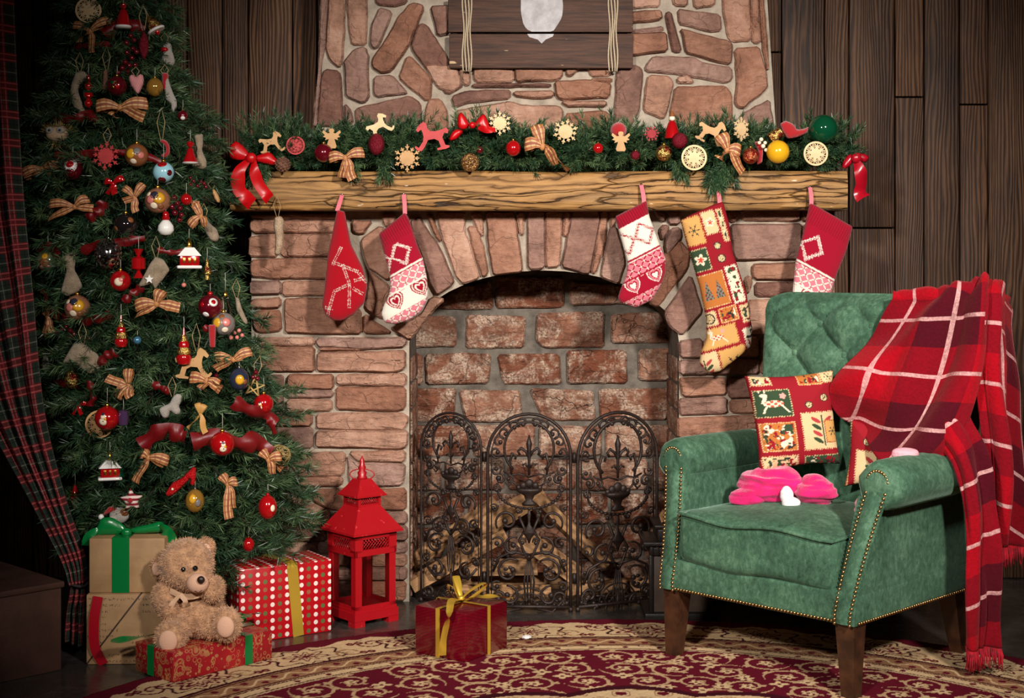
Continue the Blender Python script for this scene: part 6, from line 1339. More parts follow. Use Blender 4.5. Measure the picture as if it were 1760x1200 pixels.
# back with diamond tufting
def back():
    x0, x1 = .0, .60; z0, z1 = .25, .95; nu, nv = 90, 100; V = []; yb = .41
    du, dv = .16, .166
    def f(x, z):
        a = (x-.173)/du; b = (z-.865)/dv; p = a+b; q = a-b; zz = z
        tuft = (abs(math.sin(PI*p/1))*abs(math.sin(PI*q/1)))**.42
        ed = min(1, (x-x0)/.05)*min(1, (x1-x)/.05)*min(1, (z1-z)/.05); ed = max(0, ed)
        fade = min(1, max(0, (z-.45)/.08)); wing = .06*max(0, 1-abs(x-x0)/.10)**2+.0*x
        return yb+.075*(z-z0)-.042*(ed**.45)-.034*tuft*ed*fade-wing
    def nar(x, z): q = min(1, max(0, (.60-z)/.06)); return x*(1-q*.085)
    for j in range(nv):
        z = z0+(z1-z0)*j/(nv-1)
        for i in range(nu):
            x = x0+(x1-x0)*i/(nu-1); V.append((nar(x, z), f(x, z), z))
    n = len(V); B_ = []
    for j in range(nv):
        z = z0+(z1-z0)*j/(nv-1)
        for i in range(nu): x = x0+(x1-x0)*i/(nu-1); e = min(1, min(x-x0, x1-x)/.03)*min(1, (z1-z)/.03); B_.append((nar(x, z), yb+.075*(z-z0)+.02+.09*max(0, e)**.5, z))
    m = MB(); m.grid(V, nu, nv); m.grid([v for v in B_], nu, nv); m.f[-(nu-1)*(nv-1):] = [q[::-1] for q in m.f[-(nu-1)*(nv-1):]]
    rim = [j*nu for j in range(nv)]+[(nv-1)*nu+i for i in range(1, nu)]+[j*nu+nu-1 for j in range(nv-2, -1, -1)]
    m.f += [(rim[i+1], rim[i], n+rim[i], n+rim[i+1]) for i in range(len(rim)-1)]
    # rounded upper corners
    for i, (x, y, z) in enumerate(m.v):
        for cx, sg in ((x0+.05, -1), (x1-.05, 1)):
            if (x-cx)*sg > 0 and z > z1-.05:
                dx = (x-cx)/.05; dz = (z-z1+.05)/.05; r = max(abs(dx), abs(dz)); L = math.hypot(dx, dz)
                if L > 1e-6: m.v[i] = (cx+dx*.05*r/L, y, z1-.05+dz*.05*r/L)
    o = m.build('backrest', VEL, chair)
    for ia in range(-4, 9):
        for ib in range(-9, 6):
            if (ia+ib) % 2: continue
            x = .173+du*ia/2; z = .865+dv*ib/2
            if x0+.04 < x < x1-.04 and .50 < z < z1-.05: MB().ell((x, f(x, z)-.003, z), (.011, .006, .011), 12, 8).build('button', VEL, o)
back()
# arms
def arm(s):
    """s=-1 left, +1 right; built on the right, mirrored"""
    X = (lambda x: CW/2+(x-CW/2)*s); ax = CW+.052; nails = []
    # inner and outer wall as lofted sections from front to back
    m = MB(); secs = []; ny = 14
    for i in range(ny):
        t = i/(ny-1); prof = []
        for z in (.175, .22, .27, .32, .37, .42, .47):
            y = (-.034+.09*max(0, (z-.2)/.30))*(1-t)+.50*t; prof.append((CW+.032+.006*(z-.175)/.3, y, z))
        for z in (.47, .42, .37, .32, .27, .22, .175):
            y = (-.034+.09*max(0, (z-.2)/.30))*(1-t)+.50*t; prof.append((CW-.026+.018*(z-.175)/.3, y, z))
        secs += [(X(x), y, z) for x, y, z in prof]
    k = 14; fs = [(i*k+j, i*k+j+1, (i+1)*k+j+1, (i+1)*k+j) for i in range(ny-1) for j in range(k-1)]+[tuple(range(k)), tuple((ny-1)*k+j for j in range(k))[::-1]]
    if s < 0: fs = [f[::-1] for f in fs]
    m.add(secs, fs); m.build('arm_panel', VEL, chair, auto=40)
    # roll
    m = MB(); n = 20; pr = []; L = [(.036, .03), (.042, .046), (.050, .056), (.072, .061), (.12, .062), (.20, .0615), (.30, .061), (.38, .06), (.43, .054), (.445, .03)]
    V = []
    for y, r in L:
        for q in range(n): a = 2*PI*q/n; rr = r*(1+(.045*math.sin(a*14) if y < .07 else 0)); V.append((X(ax-.004+rr*math.cos(a)*(1.0)), y, .500+rr*math.sin(a)))
    fs = [(i*n+q, i*n+(q+1) % n, (i+1)*n+(q+1) % n, (i+1)*n+q) for i in range(len(L)-1) for q in range(n)]+[tuple(range(n))[::-1], tuple((len(L)-1)*n+q for q in range(n))]
    if s > 0: fs = [f[::-1] for f in fs]
    m.add(V, fs); m.build('arm_roll', VEL, chair)
    m = MB()                                    # soft inner slope up to the roll
    V = []; nn = 9
    for i in range(10):
        t = i/9; y = .05+.38*t
        for j in range(nn): q = j/(nn-1); a = PI*.5+q*1.1; V.append((X(CW-.012+.0*q-.03*math.sin(q*PI*.5)+.05*(1-q)), y-.015*(q)*(1-t), .553-.30*q+.0))
    fs = [(i*nn+j, i*nn+j+1, (i+1)*nn+j+1, (i+1)*nn+j) for i in range(9) for j in range(nn-1)]
    m.add(V, fs); m.build('arm_lining', VEL, chair)
    # front facing strip
    def c(t): z = .178+.325*t; return Vector((CW+.004+.045*t**1.6, -.040+.092*max(0, (z-.2)/.32)**1.0, z))
    m = MB(); V = []; n = 16
    for i in range(n):
        t = i/(n-1); p = c(t); w = .022+.006*t
        for dx, dy in ((-w, .012), (-w*.9, -.002), (0, -.006), (w*.9, -.002), (w, .012)): V.append((X(p.x+dx), p.y+dy, p.z))
        nails += [(X(p.x-w*.92), p.y-.003, p.z), (X(p.x+w*.92), p.y-.003, p.z)]
    m.grid(V, 5, n); top = c(1)
    if s > 0: pass
    V = [(X(top.x), top.y-.008, top.z+.002)]+[(X(top.x+.030*math.cos(a)), top.y-.004, top.z+.004+.032*math.sin(a)) for a in [PI*i/14*1.15-.12 for i in range(15)]]
    m.add(V, [(0, i, i+1) for i in range(1, 15)]); m.build('arm_front', VEL, chair)
    nl = MB(); pts = []
    for side in (-1, 1):
        for i in range(34): t = i/33; p = c(t); w = (.022+.006*t)*.94; pts.append((X(p.x+side*w), p.y-.004, p.z))
    for i in range(12): a = PI*(i+.5)/12; pts.append((X(top.x+.028*math.cos(a)), top.y-.008, top.z+.004+.03*math.sin(a)))
    for q in pts: nl.ell(q, (.0043, .0032, .0043), 8, 5)
    nl.build('nailheads', NAIL, chair)['kind'] = 'stuff'
for s in (-1, 1): arm(s)
nl = MB()
for i in range(52): nl.ell((.02+(CW-.04)*i/51, -.037, .181), (.0042, .003, .0042), 8, 5)
nl.build('front_nailheads', NAIL, chair)['kind'] = 'stuff'
nl = MB()
for i in range(50): nl.ell((CW+.037, -.02+.52*i/49, .181), (.003, .0042, .0042), 8, 5)
nl.build('side_nailheads', NAIL, chair)['kind'] = 'stuff'

# ---------------------------------------------------------------- cushions and clothes on the chair
def loc2w(x, y, z): return chair.matrix_basis @ Vector((x, y, z)) if False else Vector((.438+.7071*(x+y), 3.842+.7071*(y-x), z))
TAP = M('tapestry_weave'); cp = patchwork([(4, 40, -2, 22, 'c', 'dots'), (84, 124, 2, 26, 'o', 'dots'), (124, 150, 0, 24, 'c', 'flake'), (6, 66, 30, 84, 'g', 'deer'), (70, 128, 32, 46, 'r', 'none'), (112, 134, 40, 64, 'r', 'bauble'), (84, 104, 52, 76, 'r', 'bauble'), (8, 66, 94, 150, 'o', 'dots'), (76, 150, 78, 152, 'c', 'plant'), (116, 146, 96, 140, 'y', 'flake'), (4, 66, 158, 190, 'c', 'dots'), (76, 152, 162, 190, 'g', 'dots')], 'r', 2)
def cushion(label, px, py, d, corners, rot, cfun, thick=26):
    """square cushion outlined in pixels around px,py (y up)"""
    o = thing('cushion', label, 'cushion', P(px, py, d), rot, group='patchwork cushions on the armchair'); k = px2m(d); edge = []
    c = [Vector(p) for p in corners]
    for i in range(4):
        a, b = c[i], c[(i+1) % 4]; n = (b-a).orthogonal().normalized(); mid = (c[0]+c[1]+c[2]+c[3])/4
        if n.dot(mid-a) < 0: n = -n
        for j in range(10): t = j/10; edge.append(tuple((a.lerp(b, t)+n*6*math.sin(PI*t)*(1 if j else 0))*k))
    xs = [p[0]/k for p in edge]; ys = [p[1]/k for p in edge]
    # map pixels to cloth units through the quad
    o0, ex, ey = c[0], c[1]-c[0], c[3]-c[0]; det = ex.x*ey.y-ex.y*ey.x
    def f(X, Z):
        x = X/k-o0.x; y = Z/k-o0.y; u = (x*ey.y-y*ey.x)/det; v = (ex.x*y-ex.y*x)/det; return rgba(cfun(u*152, v*190))
    puffy('cover', edge, thick*k, TAP, o, 1.3*k, colf=f, flat=.5)
    return o
cushion('patchwork tapestry cushion with a reindeer leaning on the left arm', 1362, 738, 3.86, [(-82, 92), (75, 101), (83, -60), (-60, -74)], (-.10, 0, .12), cp)
cushion('second patchwork cushion mostly covered by the plaid blanket', 1490, 790, 3.84, [(-30, 70), (60, 60), (60, -40), (-38, -48)], (-.05, 0, -.3), lambda u, v: cp(u*.6+60, v*.6+30), 18)
PINK = M('hot_pink_fleece', lin(226, 20, 110), .9, sheen=.4, bump=(260, .6, .006), var=(22, lin(186, 8, 84))); WSOCK = M('white_sock_knit', lin(236, 226, 226), .9, bump=(300, .5, .004)); PALEP = M('pale_pink_cloth', lin(226, 160, 170), .9, bump=(120, .5, .006))
def lump(name, parent, centers, mat, seed, amp=.010, fold=90):
    """heap of cloth: merged rounded rolls with wrinkles"""
    for c, r in centers:
        bm = bmesh.new(); bmesh.ops.create_icosphere(bm, subdivisions=5, radius=1); V = []
        for v in bm.verts:
            p = Vector((v.co.x*r[0], v.co.y*r[1], v.co.z*r[2])); n = v.co
            w = amp*(noise.noise(Vector((p.x*9+seed+p.z*12, p.y*13, p.z*62)))+.55*noise.noise(Vector((p.x*24, p.y*30+seed, p.z*105))))
            q = p+n*w; V.append(Vector(c)+q)
        for q in V: q.z = max(q.z, c[2]-r[2]*.86)
        bm.verts.index_update(); MB().add(V, [[x.index for x in f.verts] for f in bm.faces]).build(name, mat, parent); bm.free()
pk = thing('folded_pink_clothes', 'crumpled hot pink fleece clothes lying on the chair seat', 'clothes', loc2w(.20, .17, .41), (0, 0, -.5))
lump('folded_cloth', pk, [((-.015, 0, .046), (.095, .06, .046))], PINK, 1, .013, 150)
lump('sleeve', pk, [((-.07, -.042, .018), (.052, .03, .022))], PINK, 5, .009, 150)
lump('hood', pk, [((.105, -.005, .04), (.052, .045, .044))], PINK, 9, .012, 120)
lump('white_bootie', pk, [((.042, -.060, .034), (.017, .016, .022)), ((.055, -.066, .016), (.024, .018, .016))], WSOCK, 3, .003)
lump('pale_pink_sock', setkind(thing('pale_pink_sock', 'pale pink baby sock lying on the right chair arm', 'sock', loc2w(CW+.03, .20, .556)), group=None), [((0, 0, .014), (.035, .022, .016))], PALEP, 2, .006)
lump('pale_pink_sock', thing('pale_pink_sock', 'pale pink baby sock tucked beside the seat cushion by the right arm', 'sock', loc2w(CW-.03, .09, .42)), [((0, 0, .02), (.013, .018, .026))], PALEP, 4, .005)

# ---------------------------------------------------------------- plaid blanket
def plaid_mat():
    t = NT('red_plaid_wool'); uv = t.sep(t.coord('UV')); v3 = t.coord('Object')
    def cell(s, f): return t.math('MULTIPLY', s, f)
    f = 6.6; a = t.math('FRACT', cell(uv[0], f)); b = t.math('FRACT', cell(uv[1], f))
    ia = t.math('MODULO', t.math('FLOOR', t.math('ADD', cell(uv[0], f), 50.0)), 2.0); ib = t.math('MODULO', t.math('FLOOR', t.math('ADD', cell(uv[1], f), 50.0)), 2.0)
    tw = t.math('MULTIPLY', t.math('ADD', ia, ib), .5); br, dk = lin(164, 6, 24), lin(78, 10, 24)
    c = t.ramp(tw, [(0, br), (.5, lin(134, 8, 26)), (1, dk)], 'CONSTANT')
    c = t.mix(tw, br, dk)
    nz = t.noise(v3, 130, 4, .7); wl = t.math('MAXIMUM', t.math('LESS_THAN', t.math('ABSOLUTE', t.math('SUBTRACT', a, .5)), .034), t.math('LESS_THAN', t.math('ABSOLUTE', t.math('SUBTRACT', b, .5)), .034))
    c = t.mix(t.math('MULTIPLY', wl, t.ramp(nz, [(.25, .5), (.6, 1)])), c, lin(212, 160, 156)); c = t.mix(t.ramp(nz, [(.3, .35), (.7, 0)]), c, t.mix(1.0, c, lin(120, 100, 100), 'MULTIPLY'))
    t.set(Base_Color=c, Roughness=.95, Specular_IOR_Level=.1, Sheen_Weight=.2, Sheen_Tint=lin(255, 120, 120)); t.bump(nz, .6, .006); return t.m
PL = plaid_mat(); blanket = thing('plaid_blanket', 'red plaid wool blanket with white lines draped over the armchair back', 'blanket', loc2w(.45, .45, .95)); B0 = blanket.location
FR = M('crimson_wool_fringe', lin(120, 10, 26), .95, var=(60, lin(190, 20, 40)))
def drape(name, cols, nu, nv, amp, seed, usc=1.0, fringe=True, u0=0.0, v0=0.0, foldf=6):
    rows = [smoothpath([P(*c) for c in col], nv) for col in cols]; G = []
    for j in range(nv): G.append(smoothpath([r[j] for r in rows], nu))
    V = []; U = []; L = [0]*nu; crease = name == 'draped_cloth'
    uacc = [0]
    for i in range(1, nu): uacc.append(uacc[-1]+sum((G[j][i]-G[j][i-1]).length for j in range(nv))/nv)
    for j in range(nv):
        for i in range(nu):
            p = G[j][i]
            if j: L[i] += (p-G[j-1][i]).length
            a = G[min(j+1, nv-1)][i]-G[max(j-1, 0)][i]; b = G[j][min(i+1, nu-1)]-G[j][max(i-1, 0)]; n = a.cross(b); n = n.normalized() if n.length > 1e-9 else Vector((0, -1, 0))
            if n.y > 0: n = -n
            s = i/(nu-1); t = j/(nv-1)
            w = amp*(math.sin(s*foldf*PI+2.2*t+seed+1.5*noise.noise(Vector((s*3, t*2, seed))))*(.35+.65*t)+.8*noise.noise(Vector((s*7+seed, t*4, 1))))
            if crease:
                rr = math.hypot(t, .97-s); phi = math.atan2(t+.03, 1.0-s); w += .030*min(1, rr*1.4)*math.sin(phi*10+1.6*noise.noise(Vector((s*2.5, t*2.5, 3))))
                ln = (s-(.86-.92*t)); w += .016*math.tanh(-ln/.05)*math.exp(-(ln/.5)**2)+.012*math.tanh((s-.93+.25*t)/.03)+.022*math.exp(-((t-.16)/.09)**2)*(.35+.65*s)
            V.append(p+n*w-B0); U.append((uacc[i]*usc+u0, L[i]+v0))
    m = MB(); m.grid(V, nu, nv, U); o = m.build(name, PL, blanket); md = o.modifiers.new('thickness', 'SOLIDIFY'); md.thickness = .006; md.offset = 0
    if fringe:
        f = MB(); last = V[(nv-1)*nu:]
        for i in range(nu*2):
            q = i/(nu*2-1)*(nu-1); k = min(int(q), nu-2); p = last[k].lerp(last[k+1], q-k); d = Vector((random.uniform(-.006, .006), random.uniform(-.006, .002), -random.uniform(.035, .06)))
            zf = B0.z+p.z+d.z
            if zf < .012: d.z += .012-zf
            f.tube([p, p+d*.5+Vector((random.uniform(-.003, .003), -.002, 0)), p+d], [.0016, .0019, .0012], 5)
        f.build('fringe', FR, blanket)['kind'] = 'stuff'
    return o
drape('draped_cloth', [
 [(1536, 512, 3.93), (1532, 506, 3.80), (1488, 575, 3.85), (1452, 645, 3.87), (1426, 690, 3.87)],
 [(1568, 510, 3.90), (1565, 503, 3.765), (1520, 585, 3.79), (1476, 672, 3.79), (1440, 722, 3.83)],
 [(1600, 508, 3.86), (1598, 502, 3.725), (1556, 595, 3.74), (1512, 690, 3.755), (1472, 752, 3.79)],
 [(1640, 504, 3.82), (1636, 498, 3.685), (1600, 605, 3.68), (1556, 715, 3.69), (1508, 792, 3.73)],
 [(1672, 498, 3.80), (1668, 492, 3.665), (1645, 615, 3.645), (1598, 735, 3.65), (1555, 806, 3.69)],
 [(1702, 498, 3.80), (1698, 490, 3.665), (1690, 625, 3.635), (1655, 745, 3.615), (1612, 790, 3.63)]], 90, 80, .010, .4, foldf=3.2, fringe=False)
drape('side_fall', [
 [(1694, 500, 3.79), (1690, 494, 3.67), (1682, 600, 3.64), (1690, 770, 3.66), (1702, 930, 3.70)],
 [(1716, 500, 3.82), (1714, 496, 3.71), (1712, 620, 3.66), (1722, 780, 3.655), (1726, 936, 3.69)],
 [(1740, 530, 3.94), (1742, 545, 3.86), (1752, 660, 3.79), (1758, 790, 3.77), (1750, 938, 3.78)]], 54, 80, .024, 2.0, u0=.31, foldf=3.0)
drape('arm_fall', [
 [(1585, 740, 3.66), (1625, 785, 3.615), (1655, 850, 3.60), (1660, 980, 3.61), (1660, 1110, 3.63)],
 [(1620, 715, 3.62), (1660, 780, 3.58), (1680, 880, 3.575), (1684, 1000, 3.59), (1684, 1118, 3.61)],
 [(1655, 690, 3.63), (1695, 775, 3.60), (1710, 880, 3.60), (1714, 1000, 3.61), (1710, 1108, 3.64)]], 44, 80, .018, 4.0, u0=.1, v0=.05, foldf=2.6)
# ---------------------------------------------------------------- gifts
def gift(name, label, corner, right, left, wr, wl, h, mat, z0=0, smooth_b=.004):
    """wrapped box: near bottom corner, unit directions to the right and left edges"""
    r = Vector((right[0], right[1], 0)).normalized(); l = Vector((left[0], left[1], 0)).normalized()
    o = thing(name, label, 'gift', Vector((corner[0], corner[1], z0)), (0, 0, math.atan2(r.y, r.x)))
    MB().bbox(0, wr, 0, wl, 0, h, smooth_b).build('wrapped_box', mat, o, auto=40); return o
def band(o, wr, wl, h, axis, pos, w, mat, lift=.0018):
    """ribbon around the box across one axis"""
    m = MB(); e = lift
    if axis == 'x': p = [(pos, -e, .001), (pos, -e, h+e), (pos, wl+e, h+e), (pos, wl+e, .001)]; d = (1, 0, 0)
    else: p = [(-e, pos, .001), (-e, pos, h+e), (wr+e, pos, h+e), (wr+e, pos, .001)]; d = (0, 1, 0)
    for a, b in zip(p[:-1], p[1:]): m.ribbon([Vector(a).lerp(Vector(b), t/6) for t in range(7)], w, d)
    m.build('ribbon_band', mat, o)
def topbow(o, x, y, z, W, mat, loops, tails, rw):
    for lx, ly, lz in loops:
        n = 22; pts = []; wd = []; wv = []; D = Vector((lx, ly, 0)); L = D.length; D.normalize(); S = Vector((-D.y, D.x, 0))
        for i in range(n): a = i/(n-1)*2*PI; q = (1-math.cos(a))/2; pts.append(Vector((x, y, z+.004))+D*(W*L*q)+Vector((0, 0, W*(.30*math.sin(a)*.5+.28*q+lz*q)))); wd.append(rw*(.4+.6*min(1, q*1.8))); wv.append(S)
        MB().ribbon(pts, wd, wv, crown=.06).build('bow_loop', mat, o)
    for pts in tails:
        c = smoothpath([Vector((x, y, z+.006))]+[Vector(p) for p in pts], 20); wv = []
        for i in range(20): t = c[min(i+1, 19)]-c[max(i-1, 0)]; s = t.cross(Vector((0, 0, 1))); s = s if s.length > 1e-4 else Vector((1, 0, 0)); wv.append(s.normalized()+Vector((0, 0, .4*math.sin(i*.5))))
        MB().ribbon(c, [rw*(.5+.5*min(1, i/5)) for i in range(20)], wv, crown=.05).build('bow_tail', mat, o)
    MB().ell((x, y, z+.010), (rw*.45, rw*.45, rw*.38), 12, 8).build('bow_knot', mat, o)
def kraft(name, print_=False):
    t = NT(name); v = t.coord('Object'); a = t.noise(v, 12, 5, .6); c = t.ramp(a, [(.3, lin(150, 114, 76)), (.7, lin(180, 142, 100))])
    if print_:   # faint printed lines of handwriting
        s = t.sep(v); row = t.math('FRACT', t.math('MULTIPLY', s[2], 62)); ink = t.math('MULTIPLY', t.math('LESS_THAN', t.math('ABSOLUTE', t.math('SUBTRACT', row, .5)), .2), t.math('GREATER_THAN', t.noise(t.coord('Object', (1, 1, .5)), 330, 2), .55))
        ink = t.math('MULTIPLY', ink, t.math('GREATER_THAN', t.noise(v, 14, 1), .50)); c = t.mix(t.math('MULTIPLY', ink, .85), c, lin(60, 40, 28))
        c = t.mix(t.math('LESS_THAN', t.math('ABSOLUTE', t.math('SUBTRACT', t.math('MULTIPLY_ADD', s[0], 1.3, .0), s[2])), .0035), c, lin(56, 36, 26))
    t.set(Base_Color=c, Roughness=.65); t.bump(t.noise(v, 40, 4), .15, .006); return t.m
# lower kraft box with printed lines and red ribbon, upper kraft box with green ribbon
p = floor_pt(148, 1143); g1 = gift('gift_box', 'kraft paper gift with printed writing and a red ribbon, under the green ribbon gift', (p.x, p.y), (1, .04), (0, 1), .215, .19, .182, kraft('printed_kraft', True))
c = smoothpath([Vector((.032, -.006, .178)), Vector((.024, -.014, .12)), Vector((.026, -.016, .05)), Vector((.046, -.006, .002))], 12); MB().ribbon(c, .026, (1, 0, 0)).build('ribbon_band', DRSAT, g1)
p2 = P(151, 1024, 3.775); g2 = gift('gift_box', 'plain kraft paper gift with a wide green satin bow', (p2.x, 3.785), (1, .03), (0, 1), .196, .17, .142, kraft('plain_kraft'), z0=.1825)
band(g2, .196, .17, .142, 'x', .082, .045, GRNSAT); band(g2, .196, .17, .142, 'y', .085, .042, GRNSAT)
satin_parts(g2, (.088, .05, .150), px2m(3.82), GRNSAT, [[(2, 0), (-8, 14), (-28, 26), (-46, 24), (-54, 6), (-60, -8), (-40, -6), (-14, -5)], [(0, 2), (14, 8), (36, 12), (56, 18), (64, 10), (58, -2), (34, -4), (10, -5)], [(-4, 2), (-14, 16), (-32, 18), (-36, 4), (-20, -2)]],
  [([(56, 12), (68, 4), (76, -14), (82, -30)], 20), ([(-50, 6), (-64, -6), (-70, -22)], 16)], (9, 8))
# long red gift with gold rings and green ribbon
def ringpaper():
    t = NT('red_paper_gold_rings'); v = t.coord('Object'); c = t.ramp(t.noise(v, 9, 3), [(.3, lin(132, 14, 24)), (.7, lin(164, 24, 34))]); k = None
    for sc, r0, w in ((24.0, .36, .035), (24.0, .24, .03), (52.0, .34, .05), (80.0, .32, .06)):
        vo = t.n('ShaderNodeTexVoronoi', {'Vector': v, 'Scale': sc, 'Randomness': .8}, feature='F1').outputs[0]; q = t.math('LESS_THAN', t.math('ABSOLUTE', t.math('SUBTRACT', vo, r0)), w); k = q if k is None else t.math('MAXIMUM', k, q)
    k = t.math('MULTIPLY', k, t.ramp(t.noise(v, 30, 3), [(.4, .35), (.6, .9)])); fc = t.n('ShaderNodeNewGeometry').outputs['True Normal']; 
    t.set(Base_Color=t.mix(k, c, lin(206, 150, 96)), Roughness=.38, Metallic=t.math('MULTIPLY', k, .5)); return t.m
p = floor_pt(297, 1181); g3 = gift('gift_box', 'long flat red gift with gold rings and green ribbons under the teddy bear', (p.x, p.y), (.2105, .225), (-.147, .127), .305, .168, .074, ringpaper())
g3.location.z = .009
band(g3, .305, .168, .074, 'x', .228, .024, GRNSAT); band(g3, .305, .168, .074, 'y', .095, .03, GRNSAT)
topbow(g3, .228, .095, .074, .07, GRNSAT, [(.8, .3, .05), (.6, -.4, .05)], [[(.27, .13, .082), (.33, .14, .088), (.37, .13, .085)], [(.12, .14, .085), (.0, .17, .082), (-.05, .2, .078)]], .028)
# dotted gift with gold ribbon
def dots_mat():
    t = NT('polka_dot_paper'); v = t.coord('Object'); s = t.sep(v); n = t.sep(t.n('ShaderNodeNewGeometry').outputs['Normal']); f = 46.0
    ob = t.n('ShaderNodeVectorTransform', {0: t.n('ShaderNodeNewGeometry').outputs['Normal']}, vector_type='NORMAL', convert_from='WORLD', convert_to='OBJECT').outputs[0]; on = t.sep(ob)
    topf = t.math('GREATER_THAN', t.math('ABSOLUTE', on[2]), .7); sidef = t.math('GREATER_THAN', t.math('ABSOLUTE', on[0]), .7)
    def mixv(k, a, b): return t.math('ADD', t.math('MULTIPLY', a, t.math('SUBTRACT', 1.0, k)), t.math('MULTIPLY', b, k))
    u = mixv(sidef, s[0], s[1]); w = mixv(topf, s[2], s[1])
    U = t.math('MULTIPLY', u, f); W = t.math('MULTIPLY', w, f); a = t.math('SUBTRACT', t.math('FRACT', U), .5); b = t.math('SUBTRACT', t.math('FRACT', W), .5)
    d = t.math('SQRT', t.math('ADD', t.math('MULTIPLY', a, a), t.math('MULTIPLY', b, b))); k = t.math('LESS_THAN', d, .29)
    id_ = t.math('MODULO', t.math('ADD', t.math('ADD', t.math('FLOOR', U), t.math('MULTIPLY', t.math('FLOOR', W), 2.0)), 300.0), 4.0)
    dc = t.ramp(t.math('MULTIPLY', id_, .25), [(0, lin(236, 216, 206)), (.2, lin(96, 104, 60)), (.45, lin(236, 216, 206)), (.7, lin(150, 90, 60))], 'CONSTANT')
    t.set(Base_Color=t.mix(k, lin(176, 10, 22), dc), Roughness=.35); return t.m
p = floor_pt(411, 1109); r = Vector((.237, .151, 0)); gx = p.x; gy = p.y
g4 = gift('gift_box', 'tall red gift with white and green polka dots and a gold ribbon', (gx, gy), (r.x, r.y), (-r.y, r.x), .277, .15, .205, dots_mat())
c = [Vector((.155+.02*t, -.002, .207-.206*t)) for t in [i/12 for i in range(13)]]; MB().ribbon([Vector((.14, .15, .2075)), Vector((.15, .07, .2085))]+c, .032, (1, 0, 0)).build('ribbon_band', GOLDRIB, g4)
# small dark red gift with gold ribbon
t = NT('crimson_foil_paper'); v = t.coord('Object', (1, 1, 1), None, (0, .6, .4)); ck = t.n('ShaderNodeTexWave', {'Vector': v, 'Scale': 48.0}, bands_direction='DIAGONAL').outputs[1]
t.set(Base_Color=t.mix(t.ramp(ck, [(.4, 0), (.6, .5)]), lin(104, 4, 22), lin(78, 3, 17)), Roughness=.25, Metallic=.15, Coat_Weight=.6); t.bump(t.noise(t.coord('Object'), 16, 4), .25, .01)
p = floor_pt(800, 1146); g5 = gift('gift_box', 'small dark red gift tied with a gold ribbon bow on the rug', (p.x, p.y), (.109, .153), (-.14, .094), .186, .168, .127, t.m)
g5.location.z = .009
band(g5, .186, .168, .127, 'x', .10, .014, GOLDRIB); band(g5, .186, .168, .127, 'y', .09, .014, GOLDRIB)
topbow(g5, .10, .09, .127, .07, GOLDRIB, [(.9, -.5, .25), (.35, .55, .5), (-.4, .35, .3)], [[(.02, .06, .150), (-.03, .03, .13), (-.028, .05, .06), (-.02, .06, .015)], [(.13, .02, .146), (.17, -.03, .14)]], .02)

# ---------------------------------------------------------------- red lantern
LR = M('worn_red_lacquer', lin(164, 12, 22), .42, 0, coat=.15, var=(70, lin(206, 60, 60), .66, .72), bump=(90, .15, .003))
lp = floor_pt(610, 1081); lant = thing('lantern', 'tall red metal lantern with tiered roof beside the dotted gift', 'lantern', (lp.x, lp.y, 0), (0, 0, math.radians(40))); S = .152
def fr4(m, z0, z1, a0, a1=None):
    """square frustum about the lantern axis, half widths a0 below and a1 above"""
    a1 = a0 if a1 is None else a1; c = S/2
    return m.hexa([(c-a0, c-a0, z0), (c+a0, c-a0, z0), (c+a0, c+a0, z0), (c-a0, c+a0, z0), (c-a1, c-a1, z1), (c+a1, c-a1, z1), (c+a1, c+a1, z1), (c-a1, c+a1, z1)])
h = S/2; c = S/2
m = MB(); fr4(m, .016, .040, h); m.build('base', LR, lant, smooth=False)
for x in (0, S-.035):
    for y in (0, S-.035): MB().box(x, x+.035, y, y+.035, 0, .017).build('foot', LR, lant, smooth=False)
fr4(MB(), .040, .048, h*.95).build('floor_plate', LR, lant, smooth=False)
for x in (.006, S-.028):
    for y in (.006, S-.028): MB().box(x, x+.022, y, y+.022, .046, .212).build('post', LR, lant, smooth=False)
m = MB()
for a, b in ((.006, .012), (S-.012, S-.006)): m.box(.006, S-.006, a, b, .046, .058); m.box(a, b, .006, S-.006, .046, .058)
m.build('lower_rail', LR, lant, smooth=False)
m = MB()
for z0, z1 in ((.200, .218), (.248, .262)):
    for a, b in ((.004, .012), (S-.012, S-.004)): m.box(.004, S-.004, a, b, z0, z1); m.box(a, b, .004, S-.004, z0, z1)
for x in (.004, S-.03):
    for y in (.004, S-.03): m.box(x, x+.026, y, y+.026, .212, .262)
m.build('head_frame', LR, lant, smooth=False)
def lattice(o, z0, z1, a, x0, x1):
    for sd in range(4):
        m = MB(); n = 9; w = x1-x0
        for i in range(-3, n):
            for s in (1, -1):
                t0 = x0+w*i/n; t1 = t0+(z1-z0)*1.0*1; q0, q1 = (t0, t1) if s > 0 else (t1, t0); A = Vector((q0, 0, z0)); B = Vector((q1, 0, z1))
                lo, hi = x0, x1
                def clip(P0, P1):
                    d = P1-P0
                    for lim, sg in ((lo, 1), (hi, -1)):
                        f0 = (P0.x-lim)*sg; f1 = (P1.x-lim)*sg
                        if f0 < 0 and f1 < 0: return None
                        if f0 < 0: P0 = P0+(P1-P0)*(f0/(f0-f1))
                        elif f1 < 0: P1 = P0+(P1-P0)*(f0/(f0-f1))
                    return P0, P1
                r = clip(A, B)
                if r: m.tube([Vector((p.x-c, -a, p.z)) for p in r], .0012, 4)
        R_ = Matrix.Translation((c, c, 0)) @ Matrix.Rotation(sd*PI/2, 4, 'Z'); m.v = [tuple(R_ @ Vector(q)) for q in m.v]; m.build('lattice', LR, o)
lattice(lant, .218, .248, h-.008, .028, S-.028)
